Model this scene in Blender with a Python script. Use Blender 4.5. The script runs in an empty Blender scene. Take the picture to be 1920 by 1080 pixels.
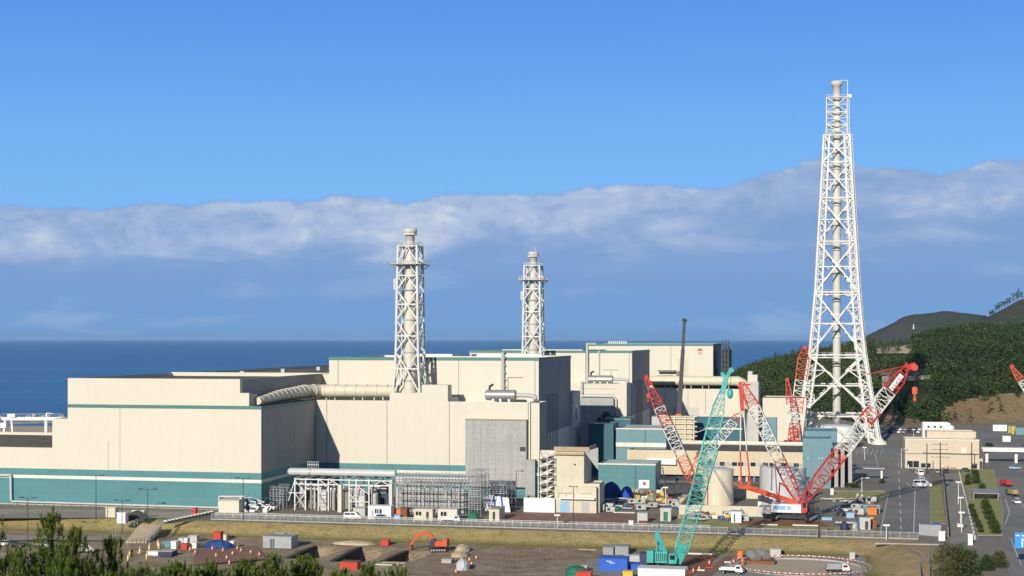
import bpy, bmesh, math, random
from math import radians, sin, cos, tan, pi, sqrt, atan2
from mathutils import Vector, noise
random.seed(7)
R = random.Random(11)
SC = bpy.context.scene
COL = SC.collection
# ------------------------------------------------------------------ survey frame of the site
# the plant stands on a rectangular site grid (u along the fronts, v going inland-to-sea),
# turned 12.1 degrees from the viewing direction; the viewpoint is a hill 48 m above the yard
F = 2700.0; CX = 960.0; HY = 636.0; EYE = 48.0
TH = radians(12.1); CT = cos(TH); ST = sin(TH)
X0, Y0 = -70.1, 402.5
LZ = -3.0                                   # level of the lower construction yard
def W(u, v): return X0 + u*CT + v*ST, Y0 - u*ST + v*CT
def UV(x, y): return (x-X0)*CT - (y-Y0)*ST, (x-X0)*ST + (y-Y0)*CT
def uo(px, v):
    t = (px-CX)/F; return (t*(Y0+v*CT) - X0 - v*ST)/(CT + t*ST)
def vo(px, u):
    t = (px-CX)/F; return (t*(Y0-u*ST) - X0 - u*CT)/(ST - t*CT)
def zo(py, u, v): return EYE - (py-HY)*W(u, v)[1]/F
def G(px, py, z=0.0):                       # surveyed ground point
    Y = F*(EYE-z)/(py-HY); return UV((px-CX)/F*Y, Y)
def S(px, py, Y): 
    u, v = UV((px-CX)/F*Y, Y); return (u, v, EYE-(py-HY)*Y/F)
# ------------------------------------------------------------------ objects
OFF = {}
def tag(o, label=None, cat=None, group=None, kind=None):
    if label: o['label'] = label
    if cat: o['category'] = cat
    if group: o['group'] = group
    if kind: o['kind'] = kind
    return o
def T(name, label, cat, u, v, z=0.0, rot=0.0, group=None, local=False):
    """an Empty at the base of a thing; local=False: its parts are given in site-grid coordinates"""
    o = bpy.data.objects.new(name, None); COL.objects.link(o)
    x, y = W(u, v); o.location = (x, y, z); o.rotation_euler = (0, 0, -TH+rot)
    o.empty_display_size = 1
    OFF[o.name] = (0, 0, 0) if local else (u, v, z)
    tag(o, label, cat, group); return o
class MB:
    def __init__(s): s.v = []; s.f = []; s.m = []; s.cur = 0; s.sm = []
    def add(s, vs, fs, smooth=False):
        n = len(s.v); s.v += [tuple(p) for p in vs]
        for f in fs: s.f.append([i+n for i in f]); s.m.append(s.cur); s.sm.append(smooth)
        return s
    def box(s, a, b, c, d, e, f):
        a, b = min(a, b), max(a, b); c, d = min(c, d), max(c, d); e, f = min(e, f), max(e, f)
        return s.add([(a,c,e),(b,c,e),(b,d,e),(a,d,e),(a,c,f),(b,c,f),(b,d,f),(a,d,f)],
                     [(0,3,2,1),(4,5,6,7),(0,1,5,4),(1,2,6,5),(2,3,7,6),(3,0,4,7)])
    def cb(s, x, y, z, sx, sy, sz): return s.box(x-sx/2, x+sx/2, y-sy/2, y+sy/2, z, z+sz)
    def bar(s, p, q, w, h=None):
        p = Vector(p); q = Vector(q); d = q-p
        if d.length < 1e-6: return s
        d.normalize(); h = h or w
        up = Vector((0,0,1)) if abs(d.z) < .95 else Vector((0,1,0))
        a = d.cross(up).normalized(); b = a.cross(d)
        vs = []
        for c in (p, q):
            for i, j in ((-1,-1),(1,-1),(1,1),(-1,1)): vs.append(c + a*i*w/2 + b*j*h/2)
        return s.add(vs, [(0,1,2,3),(7,6,5,4),(0,4,5,1),(1,5,6,2),(2,6,7,3),(3,7,4,0)])
    def tube(s, p, q, r, r2=None, n=8, cap=True):
        p = Vector(p); q = Vector(q); d = q-p
        if d.length < 1e-6: return s
        d.normalize(); r2 = r if r2 is None else r2
        up = Vector((0,0,1)) if abs(d.z) < .95 else Vector((0,1,0))
        a = d.cross(up).normalized(); b = a.cross(d); vs = []
        for c, rr in ((p, r), (q, r2)):
            for i in range(n):
                t = 2*pi*i/n; vs.append(c + a*rr*cos(t) + b*rr*sin(t))
        s.add(vs, [(i, i+n, (i+1) % n+n, (i+1) % n) for i in range(n)], n >= 8)
        if cap:
            s.add(vs[:n], [tuple(range(n))]); s.add(vs[n:], [tuple(range(n-1, -1, -1))])
        return s
    def path(s, pts, r, n=8):
        for i in range(len(pts)-1):
            s.tube(pts[i], pts[i+1], r, n=n)
            if 0 < i: s.ball(pts[i], r*1.02, 6, n)
        return s
    def ball(s, c, r, m=6, n=10, sz=1.0):
        vs = [(c[0], c[1], c[2]+r*sz)]
        for i in range(1, m):
            t = pi*i/m
            for j in range(n):
                p = 2*pi*j/n; vs.append((c[0]+r*sin(t)*cos(p), c[1]+r*sin(t)*sin(p), c[2]+r*sz*cos(t)))
        vs.append((c[0], c[1], c[2]-r*sz)); fs = []
        for j in range(n): fs.append((0, 1+j, 1+(j+1) % n))
        for i in range(m-2):
            for j in range(n):
                a = 1+i*n+j; b = 1+i*n+(j+1) % n; fs.append((a, a+n, b+n, b))
        L = len(vs)-1; o = 1+(m-2)*n
        for j in range(n): fs.append((L, o+(j+1) % n, o+j))
        return s.add(vs, fs, True)
    def lathe(s, x, y, prof, n=20, cap=True):
        vs = []
        for r, z in prof:
            for i in range(n): vs.append((x+r*cos(2*pi*i/n), y+r*sin(2*pi*i/n), z))
        fs = []
        for k in range(len(prof)-1):
            for i in range(n): fs.append((k*n+i, k*n+(i+1) % n, (k+1)*n+(i+1) % n, (k+1)*n+i))
        s.add(vs, fs, n > 8)
        if cap:
            s.add(vs[:n], [tuple(range(n-1, -1, -1))]); s.add(vs[-n:], [tuple(range(n))])
        return s
    def poly(s, pts, z0, z1):                 # vertical prism over a polygon
        a = sum(pts[i][0]*pts[(i+1) % len(pts)][1]-pts[(i+1) % len(pts)][0]*pts[i][1] for i in range(len(pts)))
        if a < 0: pts = pts[::-1]
        n = len(pts); vs = [(p[0], p[1], z0) for p in pts]+[(p[0], p[1], z1) for p in pts]
        return s.add(vs, [tuple(range(n-1, -1, -1)), tuple(range(n, 2*n))]+[(i, (i+1) % n, n+(i+1) % n, n+i) for i in range(n)])
    def prof(s, pts, y0, y1):                 # side profile (x,z) extruded along y
        a = sum(pts[i][0]*pts[(i+1) % len(pts)][1]-pts[(i+1) % len(pts)][0]*pts[i][1] for i in range(len(pts)))
        if a < 0: pts = pts[::-1]
        n = len(pts); vs = [(p[0], y0, p[1]) for p in pts]+[(p[0], y1, p[1]) for p in pts]
        return s.add(vs, [tuple(range(n)), tuple(range(2*n-1, n-1, -1))]+[(i, n+i, n+(i+1) % n, (i+1) % n) for i in range(n)])
    def sheet(s, pts, z=None):
        vs = [(p[0], p[1], p[2] if z is None else z) for p in pts]
        return s.add(vs, [tuple(range(len(vs)))])
    def build(s, name, mats, parent=None, label=None, bevel=0):
        me = bpy.data.meshes.new(name)
        off = OFF.get(parent.name, (0,0,0)) if parent else (0,0,0)
        vs = [(p[0]-off[0], p[1]-off[1], p[2]-off[2]) for p in s.v] if off != (0,0,0) else s.v
        me.from_pydata(vs, [], s.f)
        if not isinstance(mats, (list, tuple)): mats = [mats]
        for m in mats: me.materials.append(m)
        me.polygons.foreach_set('material_index', s.m)
        me.polygons.foreach_set('use_smooth', s.sm)
        o = bpy.data.objects.new(name, me); COL.objects.link(o)
        if parent: o.parent = parent
        OFF[o.name] = off
        if bevel:
            b = o.modifiers.new('bevel', 'BEVEL'); b.width = bevel; b.segments = 2; b.limit_method = 'ANGLE'
        if label: o['label'] = label
        return o
def solo(name, mb, mats, label, cat, u, v, z=0, group=None, bevel=0):
    """a thing that is one mesh: geometry in grid coordinates, origin at its base"""
    OFF['_tmp'] = (u, v, z)
    class P: name = '_tmp'
    off = (u, v, z)
    mb.v = [(p[0]-off[0], p[1]-off[1], p[2]-off[2]) for p in mb.v]
    o = mb.build(name, mats, None, bevel=bevel)
    x, y = W(u, v); o.location = (x, y, z); o.rotation_euler = (0, 0, -TH)
    tag(o, label, cat, group); return o
def gridobj(name, mb, mats, kind='structure'):
    o = mb.build(name, mats); o.location = (X0, Y0, 0); o.rotation_euler = (0, 0, -TH)
    o['kind'] = kind; return o
def copy_tree(o, parent=None):
    c = o.copy(); COL.objects.link(c)
    if parent: c.parent = parent
    for ch in [k for k in KIDS.get(o.name, [])]: copy_tree(ch, c)
    return c
KIDS = {}
def index_kids():
    KIDS.clear()
    for o in bpy.data.objects:
        if o.parent: KIDS.setdefault(o.parent.name, []).append(o)
def place(o, u, v, z=0, rot=0, label=None, group=None, scale=None):
    x, y = W(u, v); o.location = (x, y, z); o.rotation_euler = (0, 0, -TH+rot)
    if label: o['label'] = label
    if group: o['group'] = group
    if scale: o.scale = scale if isinstance(scale, tuple) else (scale,)*3
    return o
# ------------------------------------------------------------------ materials
MAT = {}
def nd(nt, t, **k):
    n = nt.nodes.new(t)
    for a, b in k.items(): setattr(n, a, b)
    return n
def mixc(nt, fac, a, b, mode='MIX'):
    n = nd(nt, 'ShaderNodeMix', data_type='RGBA', blend_type=mode)
    L = nt.links
    if isinstance(fac, (int, float)): n.inputs[0].default_value = fac
    else: L.new(fac, n.inputs[0])
    for s, x in ((6, a), (7, b)):
        if isinstance(x, tuple): n.inputs[s].default_value = (*x[:3], 1)
        else: L.new(x, n.inputs[s])
    return n.outputs[2]
def ramp(nt, x, a, b, c0=0.0, c1=1.0):
    n = nd(nt, 'ShaderNodeMapRange'); nt.links.new(x, n.inputs[0])
    n.inputs[1].default_value = a; n.inputs[2].default_value = b
    n.inputs[3].default_value = c0; n.inputs[4].default_value = c1
    n.interpolation_type = 'SMOOTHSTEP'
    return n.outputs[0]
def noi(nt, co, scale, detail=4, rough=.55, sc=None, dist=0):
    if sc:
        m = nd(nt, 'ShaderNodeMapping'); nt.links.new(co, m.inputs[0]); m.inputs[3].default_value = sc; co = m.outputs[0]
    n = nd(nt, 'ShaderNodeTexNoise'); nt.links.new(co, n.inputs['Vector'])
    n.inputs['Scale'].default_value = scale; n.inputs['Detail'].default_value = detail
    n.inputs['Roughness'].default_value = rough; n.inputs['Distortion'].default_value = dist
    return n.outputs['Fac']
def math_(nt, op, a, b=None, c=None):
    n = nd(nt, 'ShaderNodeMath', operation=op)
    for i, x in enumerate((a, b, c)):
        if x is None: continue
        if isinstance(x, (int, float)): n.inputs[i].default_value = x
        else: nt.links.new(x, n.inputs[i])
    return n.outputs[0]
def newmat(name):
    m = bpy.data.materials.new(name); m.use_nodes = True; nt = m.node_tree
    b = nt.nodes['Principled BSDF']; MAT[name] = m; return m, nt, b
def pm(name, col, col2=None, rough=.7, scale=.25, metal=0, streak=0, bump=0, bscale=3, spec=.3, grime=None, joints=0, jw=.02, hj=0, jk=.3, fine=.35):
    """painted / mineral surface: blotches, rain streaks, optional sheet joints, bump"""
    m, nt, b = newmat(name); L = nt.links
    tc = nd(nt, 'ShaderNodeTexCoord').outputs['Object']
    col2 = col2 or tuple(c*.86 for c in col)
    n1 = noi(nt, tc, scale, 5, .6)
    c = mixc(nt, ramp(nt, n1, .3, .72), col, col2)
    n3 = noi(nt, tc, scale*9, 3, .6)
    c = mixc(nt, ramp(nt, n3, .35, .8, 0, fine), c, tuple(x*.8 for x in col2))
    if streak:
        n2 = noi(nt, tc, 1.0, 4, .6, sc=(1.3, 1.3, .05))
        c = mixc(nt, ramp(nt, n2, .5, .8, 0, streak), c, grime or tuple(x*.6 for x in col))
    if joints:
        sp = nd(nt, 'ShaderNodeSeparateXYZ'); L.new(tc, sp.inputs[0])
        s = math_(nt, 'ADD', sp.outputs[0], sp.outputs[1])
        fr = math_(nt, 'FRACT', math_(nt, 'DIVIDE', s, joints))
        k = math_(nt, 'LESS_THAN', fr, jw)
        if hj:
            k2 = math_(nt, 'LESS_THAN', math_(nt, 'FRACT', math_(nt, 'DIVIDE', sp.outputs[2], hj)), jw*joints/hj)
            k = math_(nt, 'MAXIMUM', k, k2)
        k = math_(nt, 'MULTIPLY', k, jk)
        c = mixc(nt, k, c, tuple(x*.5 for x in col))
    L.new(c, b.inputs['Base Color'])
    rr = ramp(nt, n3, .2, .8, max(0, rough-.1), min(1, rough+.1)); L.new(rr, b.inputs['Roughness'])
    b.inputs['Metallic'].default_value = metal
    b.inputs['Specular IOR Level'].default_value = spec
    if bump:
        bp = nd(nt, 'ShaderNodeBump'); bp.inputs['Strength'].default_value = bump; bp.inputs['Distance'].default_value = .3
        L.new(noi(nt, tc, bscale, 4, .6), bp.inputs['Height']); L.new(bp.outputs[0], b.inputs['Normal'])
    return m
pm('side_shade_cool', (.225,.235,.255), (.205,.215,.235), .6, .1, streak=.2, joints=2.6, jw=.08)  # cool shade of the reactor block sides, mixed into the colour
pm('cream', (.61,.578,.478), (.595,.56,.46), .62, .035, streak=.22, grime=(.49,.45,.37), joints=3.2, jw=.03, jk=.13, fine=.06)
pm('cream_b', (.60,.55,.42), (.55,.50,.38), .65, .06, streak=.12, joints=4.2, jw=.03)
pm('side_shade_warm', (.31,.305,.29), (.285,.28,.265), .6, .1, streak=.2, joints=1.6, jw=.12)  # cream side faces out of the sun: their shade is in this grey
pm('teal_wall', (.085,.235,.25), (.072,.205,.22), .5, .08, streak=.2, grime=(.12,.26,.26), joints=6.0, jw=.02, hj=3.5)
pm('teal_trim', (.075,.20,.19), None, .5, .1, streak=.15)
pm('teal_pale', (.15,.27,.31), (.13,.24,.28), .55, .1, streak=.2, joints=5, jw=.02)
pm('white_trim', (.72,.71,.62), None, .5, .2, streak=.2)
pm('roof', (.20,.165,.11), (.135,.115,.082), .9, .05, streak=0, bump=.3)
pm('roof_grey', (.16,.145,.12), (.11,.10,.085), .9, .06)
pm('roof_light', (.55,.54,.50), (.45,.44,.40), .8, .06)
pm('white_steel', (.72,.715,.665), (.62,.61,.56), .45, .4, streak=.4, grime=(.42,.37,.30), spec=.4)
pm('flue', (.60,.58,.50), (.54,.52,.45), .5, .3, streak=.4, grime=(.36,.31,.22))
pm('white_paint', (.80,.80,.78), (.72,.72,.70), .4, .5, streak=.15)
pm('galv', (.42,.43,.44), (.34,.35,.36), .45, .8, metal=.3, streak=.2)
pm('duct_white', (.55,.55,.555), (.48,.48,.49), .4, .3, streak=.2)
pm('silver', (.42,.415,.39), (.33,.325,.31), .38, .5, metal=.45, streak=.5)
pm('duct_cream', (.66,.60,.46), (.60,.55,.42), .5, .3, streak=.3)
pm('duct_grey', (.50,.49,.46), (.43,.42,.40), .5, .3, streak=.3)
pm('grey_sheet', (.42,.42,.405), (.345,.345,.335), .8, .16, streak=.7, grime=(.27,.27,.26), bump=1, bscale=.7, joints=2.7, jw=.035, hj=5.4)
pm('teal_shaded', (.035,.125,.16), (.03,.105,.135), .5, .1, streak=.15, joints=5, jw=.02)  # teal darkened to carry the shadow over the sheds
pm('concrete', (.42,.40,.36), (.33,.32,.28), .85, .2, streak=.3)
pm('concrete_d', (.26,.25,.23), (.19,.185,.17), .85, .2, streak=.3)
pm('asphalt', (.27,.248,.215), (.225,.207,.18), .9, .12, bump=.1)
pm('asphalt_l', (.34,.31,.265), (.28,.255,.215), .9, .1)
pm('gravel', (.34,.32,.27), (.25,.235,.20), .95, .3, bump=.4)
pm('dirt_red', (.30,.175,.12), (.23,.14,.10), .95, .2, bump=.4)
pm('dirt_orange', (.32,.13,.05), (.24,.10,.045), .95, .3, bump=.4)
pm('sand', (.55,.46,.30), (.46,.38,.25), .95, .3, bump=.4)
pm('turf', (.40,.36,.14), (.28,.28,.10), .95, .25, bump=.5)
pm('red', (.58,.05,.03), (.44,.045,.03), .45, .5, streak=.45, grime=(.35,.16,.12))
pm('red_or', (.64,.10,.04), (.50,.08,.04), .45, .5, streak=.45, grime=(.36,.17,.12))
pm('orange', (.75,.19,.04), (.62,.16,.04), .5, .6)
pm('teal_crane', (.07,.42,.38), (.05,.34,.31), .4, .6, streak=.2)
pm('blue', (.03,.12,.52), (.025,.10,.42), .5, .6, streak=.2)
pm('blue_tarp_shaded', (.025,.075,.24), (.015,.05,.17), .7, 1.0, bump=.5)  # tarpaulin blue, darkened for the shadow it lies in
pm('light_blue', (.28,.48,.66), (.24,.42,.58), .5, .6)
pm('blue_sign', (.04,.30,.75), (.035,.27,.68), .4, .6)
pm('green_net', (.03,.20,.12), (.02,.15,.09), .8, 1.0, bump=.5)
pm('yellow', (.75,.48,.06), (.62,.4,.06), .5, .6)
pm('tan', (.60,.505,.385), (.56,.47,.355), .7, .06, streak=.15, grime=(.42,.34,.25), joints=4.5, jw=.012)
pm('beige', (.60,.52,.37), (.55,.475,.34), .7, .08, streak=.2, joints=4.8, jw=.01)
pm('steel_dark', (.05,.05,.055), (.035,.035,.04), .5, .6)
pm('navy', (.035,.05,.10), (.03,.04,.08), .5, .6)
pm('rubber', (.02,.02,.02), None, .85, 2)
pm('rust', (.25,.10,.05), (.18,.08,.045), .8, .8)
pm('bark', (.10,.075,.055), (.065,.05,.038), .95, 3, bump=.6, bscale=8)
pm('timber', (.45,.36,.24), (.36,.28,.18), .8, .8)
pm('grey_metal', (.33,.34,.35), (.27,.28,.29), .5, .6, streak=.3, joints=.8, jw=.2)
m, nt, b = newmat('glass'); b.inputs['Base Color'].default_value = (.02,.03,.04,1); b.inputs['Roughness'].default_value = .08
tcg = nd(nt, 'ShaderNodeTexCoord').outputs['Object']
nt.links.new(ramp(nt, noi(nt, tcg, .7, 2), .3, .7, .05, .2), b.inputs['Roughness'])
def foliage(name, c1, c2, c3, sc=.25):
    m, nt, b = newmat(name)
    tc = nd(nt, 'ShaderNodeTexCoord').outputs['Object']; 
    gi = nd(nt, 'ShaderNodeNewGeometry')
    c = mixc(nt, ramp(nt, noi(nt, tc, sc, 3, .6), .35, .65), c1, c2)
    c = mixc(nt, ramp(nt, gi.outputs['Random Per Island'], .55, 1, 0, .8), c, c3)
    nt.links.new(c, b.inputs['Base Color']); b.inputs['Roughness'].default_value = .75
    b.inputs['Specular IOR Level'].default_value = .15
    return m
# worn asphalt: darker repair patches and pale traffic wear
for nm in ('asphalt', 'asphalt_l'):
    m_ = MAT[nm]; nt_ = m_.node_tree; b_ = nt_.nodes['Principled BSDF']; src = b_.inputs['Base Color'].links[0].from_socket
    tc_ = nd(nt_, 'ShaderNodeTexCoord').outputs['Object']
    vt = nd(nt_, 'ShaderNodeTexVoronoi'); vt.inputs['Scale'].default_value = .045; nt_.links.new(tc_, vt.inputs['Vector'])
    sp_ = nd(nt_, 'ShaderNodeSeparateColor'); nt_.links.new(vt.outputs['Color'], sp_.inputs[0])
    c_ = mixc(nt_, ramp(nt_, sp_.outputs[0], .60, .66, 0, .30), src, (.12,.115,.105))
    c_ = mixc(nt_, ramp(nt_, noi(nt_, tc_, .5, 5, .65, sc=(2.2, .12, 1)), .5, .75, 0, .45), c_, (.36,.335,.29)); nt_.links.new(c_, b_.inputs['Base Color'])
foliage('forest', (.068,.100,.030), (.030,.056,.020), (.11,.135,.045), .016)
foliage('pine_leaf', (.14,.20,.035), (.085,.14,.025), (.24,.28,.055), 1.2)
foliage('hedge', (.050,.085,.018), (.032,.062,.014), (.095,.12,.03), .6)
foliage('hedge_brown', (.10,.10,.035), (.055,.085,.025), (.13,.13,.05), .4)
pm('soil_dark', (.085,.062,.042), (.055,.04,.028), .95, .5, bump=.8)
def M(*n): return [MAT[k] for k in n] if len(n) > 1 else MAT[n[0]]
# ------------------------------------------------------------------ camera, world, sun
cam = bpy.data.cameras.new('camera'); co = bpy.data.objects.new('camera', cam); COL.objects.link(co)
co.location = (0, 0, EYE); co.rotation_euler = (radians(90), 0, 0)
cam.sensor_width = 36; cam.lens = F/1920*36; cam.shift_y = (HY-540)/1920
cam.clip_start = .5; cam.clip_end = 200000; SC.camera = co
HAZE = 2.0e-5
SUN_HEAD = radians(22.0); SUN_EL = radians(20.5)       # light travels 21 degrees right of the view axis
sd = bpy.data.lights.new('sun', 'SUN'); sd.energy = 4.9; sd.angle = radians(.53); sd.color = (1, .925, .80)
so = bpy.data.objects.new('sun', sd); COL.objects.link(so)
d = Vector((sin(SUN_HEAD)*cos(SUN_EL), cos(SUN_HEAD)*cos(SUN_EL), -sin(SUN_EL)))
so.rotation_euler = d.to_track_quat('-Z', 'Y').to_euler(); so.location = (-200, -200, 400)
w = bpy.data.worlds.new('World'); SC.world = w; w.use_nodes = True; nt = w.node_tree; L = nt.links
bg = nt.nodes['Background']; bg.inputs[1].default_value = .085
sky = nd(nt, 'ShaderNodeTexSky', sky_type='NISHITA'); sky.sun_disc = False
sky.sun_elevation = SUN_EL; sky.sun_rotation = SUN_HEAD + pi
sky.altitude = 50; sky.air_density = 1.0; sky.dust_density = .3; sky.ozone_density = 3.5
tc = nd(nt, 'ShaderNodeTexCoord').outputs['Generated']
sp = nd(nt, 'ShaderNodeSeparateXYZ'); L.new(tc, sp.inputs[0])
hyp = math_(nt, 'SQRT', math_(nt, 'ADD', math_(nt, 'MULTIPLY', sp.outputs[0], sp.outputs[0]), math_(nt, 'MULTIPLY', sp.outputs[1], sp.outputs[1])))
el = math_(nt, 'DIVIDE', sp.outputs[2], hyp)
az = math_(nt, 'ARCTAN2', sp.outputs[0], sp.outputs[1])
cv = nd(nt, 'ShaderNodeCombineXYZ'); L.new(az, cv.inputs[0]); L.new(el, cv.inputs[2])
nA = noi(nt, cv.outputs[0], 26, 7, .6, sc=(1, 1, 1.5), dist=.3)
nB = noi(nt, cv.outputs[0], 11, 9, .62, sc=(1, 1, 2.0), dist=.6)
nC = noi(nt, cv.outputs[0], 9, 7, .58, sc=(1, 1, 4.5), dist=.4)
nD = noi(nt, cv.outputs[0], 55, 6, .62, sc=(1, 1, 1.9), dist=.4)
fc = nd(nt, 'ShaderNodeFloatCurve')               # height of the cloud bank round the horizon
EP = [(0,393),(180,399),(290,386),(450,381),(690,369),(780,378),(850,358),(990,362),(1100,350),(1180,343),(1330,350),(1450,322),(1510,309),(1580,312),(1650,318),(1700,326),(1760,330),(1810,318),(1920,312)]
L.new(math_(nt, 'DIVIDE', math_(nt, 'ADD', az, .36), .72), fc.inputs['Value']); cvp = fc.mapping.curves[0]
for px, py in EP:
    x = ((px-960)/2700.0+.36)/.72; y = (636-py)/2700.0*5
    if px == 0: cvp.points[0].location = (0, y)
    elif px == 1920: cvp.points[-1].location = (1, y)
    else: cvp.points.new(x, y)
fc.mapping.update()
edge = math_(nt, 'DIVIDE', fc.outputs[0], 5.0)
edge = math_(nt, 'ADD', edge, math_(nt, 'MULTIPLY', math_(nt, 'SUBTRACT', nA, .5), .016))
edge = math_(nt, 'ADD', edge, math_(nt, 'MULTIPLY', math_(nt, 'SUBTRACT', nD, .5), .006))
dd = math_(nt, 'SUBTRACT', edge, el)
mask = ramp(nt, dd, -.0008, .0035)
# sunlit billows close under the top of the bank, with a ragged flat base
low = math_(nt, 'ADD', .040, math_(nt, 'MULTIPLY', math_(nt, 'SUBTRACT', nC, .5), .035))
belt = math_(nt, 'MULTIPLY', ramp(nt, dd, -.0005, .004), ramp(nt, math_(nt, 'SUBTRACT', low, dd), -.006, .014))
azl = ramp(nt, az, .06, .20, 1, .55)
mixn = math_(nt, 'ADD', math_(nt, 'MULTIPLY', nB, .72), math_(nt, 'MULTIPLY', nD, .28))
lit = math_(nt, 'MULTIPLY', math_(nt, 'MULTIPLY', belt, azl), ramp(nt, mixn, .36, .57, .15, 1))
wisp = math_(nt, 'MULTIPLY', ramp(nt, nC, .50, .70), .38)
lit = math_(nt, 'MINIMUM', math_(nt, 'ADD', lit, wisp), 1.0)
base = mixc(nt, ramp(nt, el, 0.0, .075), (1.95, 4.2, 8.0), (2.6, 4.25, 7.6))
ccol = mixc(nt, lit, base, (4.9, 6.2, 8.7))
ccol = mixc(nt, math_(nt, 'MULTIPLY', math_(nt, 'MULTIPLY', belt, azl), ramp(nt, mixn, .52, .66, 0, .9)), ccol, (7.4, 8.2, 9.4))
tint = nd(nt, 'ShaderNodeMix', data_type='RGBA', blend_type='MULTIPLY'); tint.inputs[0].default_value = 1
L.new(sky.outputs[0], tint.inputs[6]); tint.inputs[7].default_value = (1.0, 1.0, 1.0, 1)
grad = mixc(nt, ramp(nt, el, .08, .25), (2.2, 5.7, 11.5), (1.0, 3.7, 10.2))
clear = mixc(nt, ramp(nt, el, .26, .6, .85, 0), tint.outputs[2], grad)
fin = mixc(nt, mask, clear, ccol)
L.new(fin, bg.inputs[0])
SC.view_settings.view_transform = 'Standard'; SC.view_settings.look = 'None'; SC.view_settings.gamma = 1
SC.view_settings.use_curve_mapping = False; SC.view_settings.exposure = 0.0
# ------------------------------------------------------------------ sea
m, nt, b = newmat('sea_water')
tc = nd(nt, 'ShaderNodeNewGeometry').outputs['Position']
n1 = noi(nt, tc, .0016, 5, .6, sc=(.35, 1.6, 1)); n2 = noi(nt, tc, .05, 4, .6, sc=(.5, 1.3, 1))
c = mixc(nt, ramp(nt, n1, .35, .65), (.005,.075,.185), (.012,.13,.27)); c = mixc(nt, ramp(nt, noi(nt, tc, .012, 5, .65, sc=(.25, 1.6, 1)), .45, .7, 0, .6), c, (.004,.06,.15))
nt.links.new(c, b.inputs['Base Color']); b.inputs['Roughness'].default_value = .32
b.inputs['Specular IOR Level'].default_value = .3
bp = nd(nt, 'ShaderNodeBump'); bp.inputs['Strength'].default_value = 1; bp.inputs['Distance'].default_value = 2.2
nt.links.new(n2, bp.inputs['Height']); nt.links.new(bp.outputs[0], b.inputs['Normal'])
s = MB(); s.sheet([(-30000, 640), (30000, 640), (60000, 60000), (-60000, 60000)], -5)
o = s.build('sea', m); o['kind'] = 'structure'
# ------------------------------------------------------------------ ground
def sstep(a, b, x):
    t = max(0, min(1, (x-a)/(b-a))); return t*t*(3-2*t)
TRENCH = []
for (ax, ay, bx_, by_, wd, dp) in [(534,1046,586,1023,9,3.2),(618,1052,670,1025,10,3.4),(712,1052,758,1032,8,2.2)]:
    TRENCH.append((G(ax,ay,LZ), G(bx_,by_,LZ), wd, dp))
def segd(p, a, b):
    ax, ay = a; bx, by = b; dx, dy = bx-ax, by-ay
    t = max(0, min(1, ((p[0]-ax)*dx+(p[1]-ay)*dy)/(dx*dx+dy*dy)))
    return sqrt((p[0]-ax-t*dx)**2+(p[1]-ay-t*dy)**2)
PITR = G(1612, 1062, LZ)[0]
def coast(u):
    pts = [(-3000,150),(-600,300),(-273,350),(-100,420),(50,500),(150,590),(300,760),(600,1100),(1500,1500),(4000,2500)]
    for i in range(len(pts)-1):
        if u <= pts[i+1][0]:
            t = (u-pts[i][0])/(pts[i+1][0]-pts[i][0]); return pts[i][1]+t*(pts[i+1][1]-pts[i][1])
    return 2500
def gz(u, v):
    x, y = W(u, v)
    if v > 200:
        dcoast = v-coast(u)
        if dcoast > -6: return -6*sstep(-6, 14, dcoast)
        return 0.0
    a = (-22.3-v)/12.0
    ur = PITR + 9 - .20*(v+30)
    b = (ur-u)/9.0
    t = min(a, b); z = LZ*sstep(0, 1, t) if t > 0 else 0.0
    if z < LZ+.02:
        for (p, q, wd, dp) in TRENCH:
            dx, dy = q[0]-p[0], q[1]-p[1]; ln = sqrt(dx*dx+dy*dy); al = ((u-p[0])*dx+(v-p[1])*dy)/ln/ln; pe = ((u-p[0])*dy-(v-p[1])*dx)/ln
            if 0 < al < 1 and pe > 0: z -= dp*min(1, pe/.9)*min(1, max(0, 1.6*(1-pe/wd)))*min(1, al/.5, (1-al)/.12)
        z += .22*noise.noise((u*.22, v*.22, 1.0))-.05 if t > 1.15 else 0
    z += .3*noise.noise((u*.35, v*.35, 4.0))*(1 if -2.9 < z < -.1 else 0)
    # the mound at the end of the bank
    mu, mv = G(1672, 1046, 0)
    r2 = ((u-mu)/9)**2+((v-mv)/26)**2
    if r2 < 1: z = z+1.2*(1-r2)**2
    return max(z, 46.2-.19*y) if y < 270 else z
us = [-9000,-5000,-3000,-1600,-900,-600,-450,-350,-280,-220,-180]+[x*1.0 for x in range(-150, 231)]+[240,260,290,330,380,450,550,700,900,1300,2000,4000,9000]
vs_ = [-900,-600,-440]+list(range(-420,-90,12))+[x*1.0 for x in range(-90,-10)]+[-8,-4,0]+list(range(20,1000,20))+[1200,1600,2600]
s = MB(); nu = len(us)
s.v = [(u, v, gz(u, v)) for v in vs_ for u in us]
for j in range(len(vs_)-1):
    for i in range(nu-1):
        s.f.append((j*nu+i, j*nu+i+1, (j+1)*nu+i+1, (j+1)*nu+i)); s.m.append(0); s.sm.append(True)
m, nt, b = newmat('ground_mix'); L = nt.links
g = nd(nt, 'ShaderNodeNewGeometry'); sp = nd(nt, 'ShaderNodeSeparateXYZ'); L.new(g.outputs['Position'], sp.inputs[0])
P_ = g.outputs['Position']
big = noi(nt, P_, .035, 5, .6); mid = noi(nt, P_, .25, 5, .65); fine = noi(nt, P_, 1.6, 4, .7)
yard = mixc(nt, ramp(nt, big, .35, .65), (.31,.28,.225), (.25,.225,.18)); yard = mixc(nt, ramp(nt, fine, .35, .75, 0, .5), yard, (.38,.34,.27))
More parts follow.
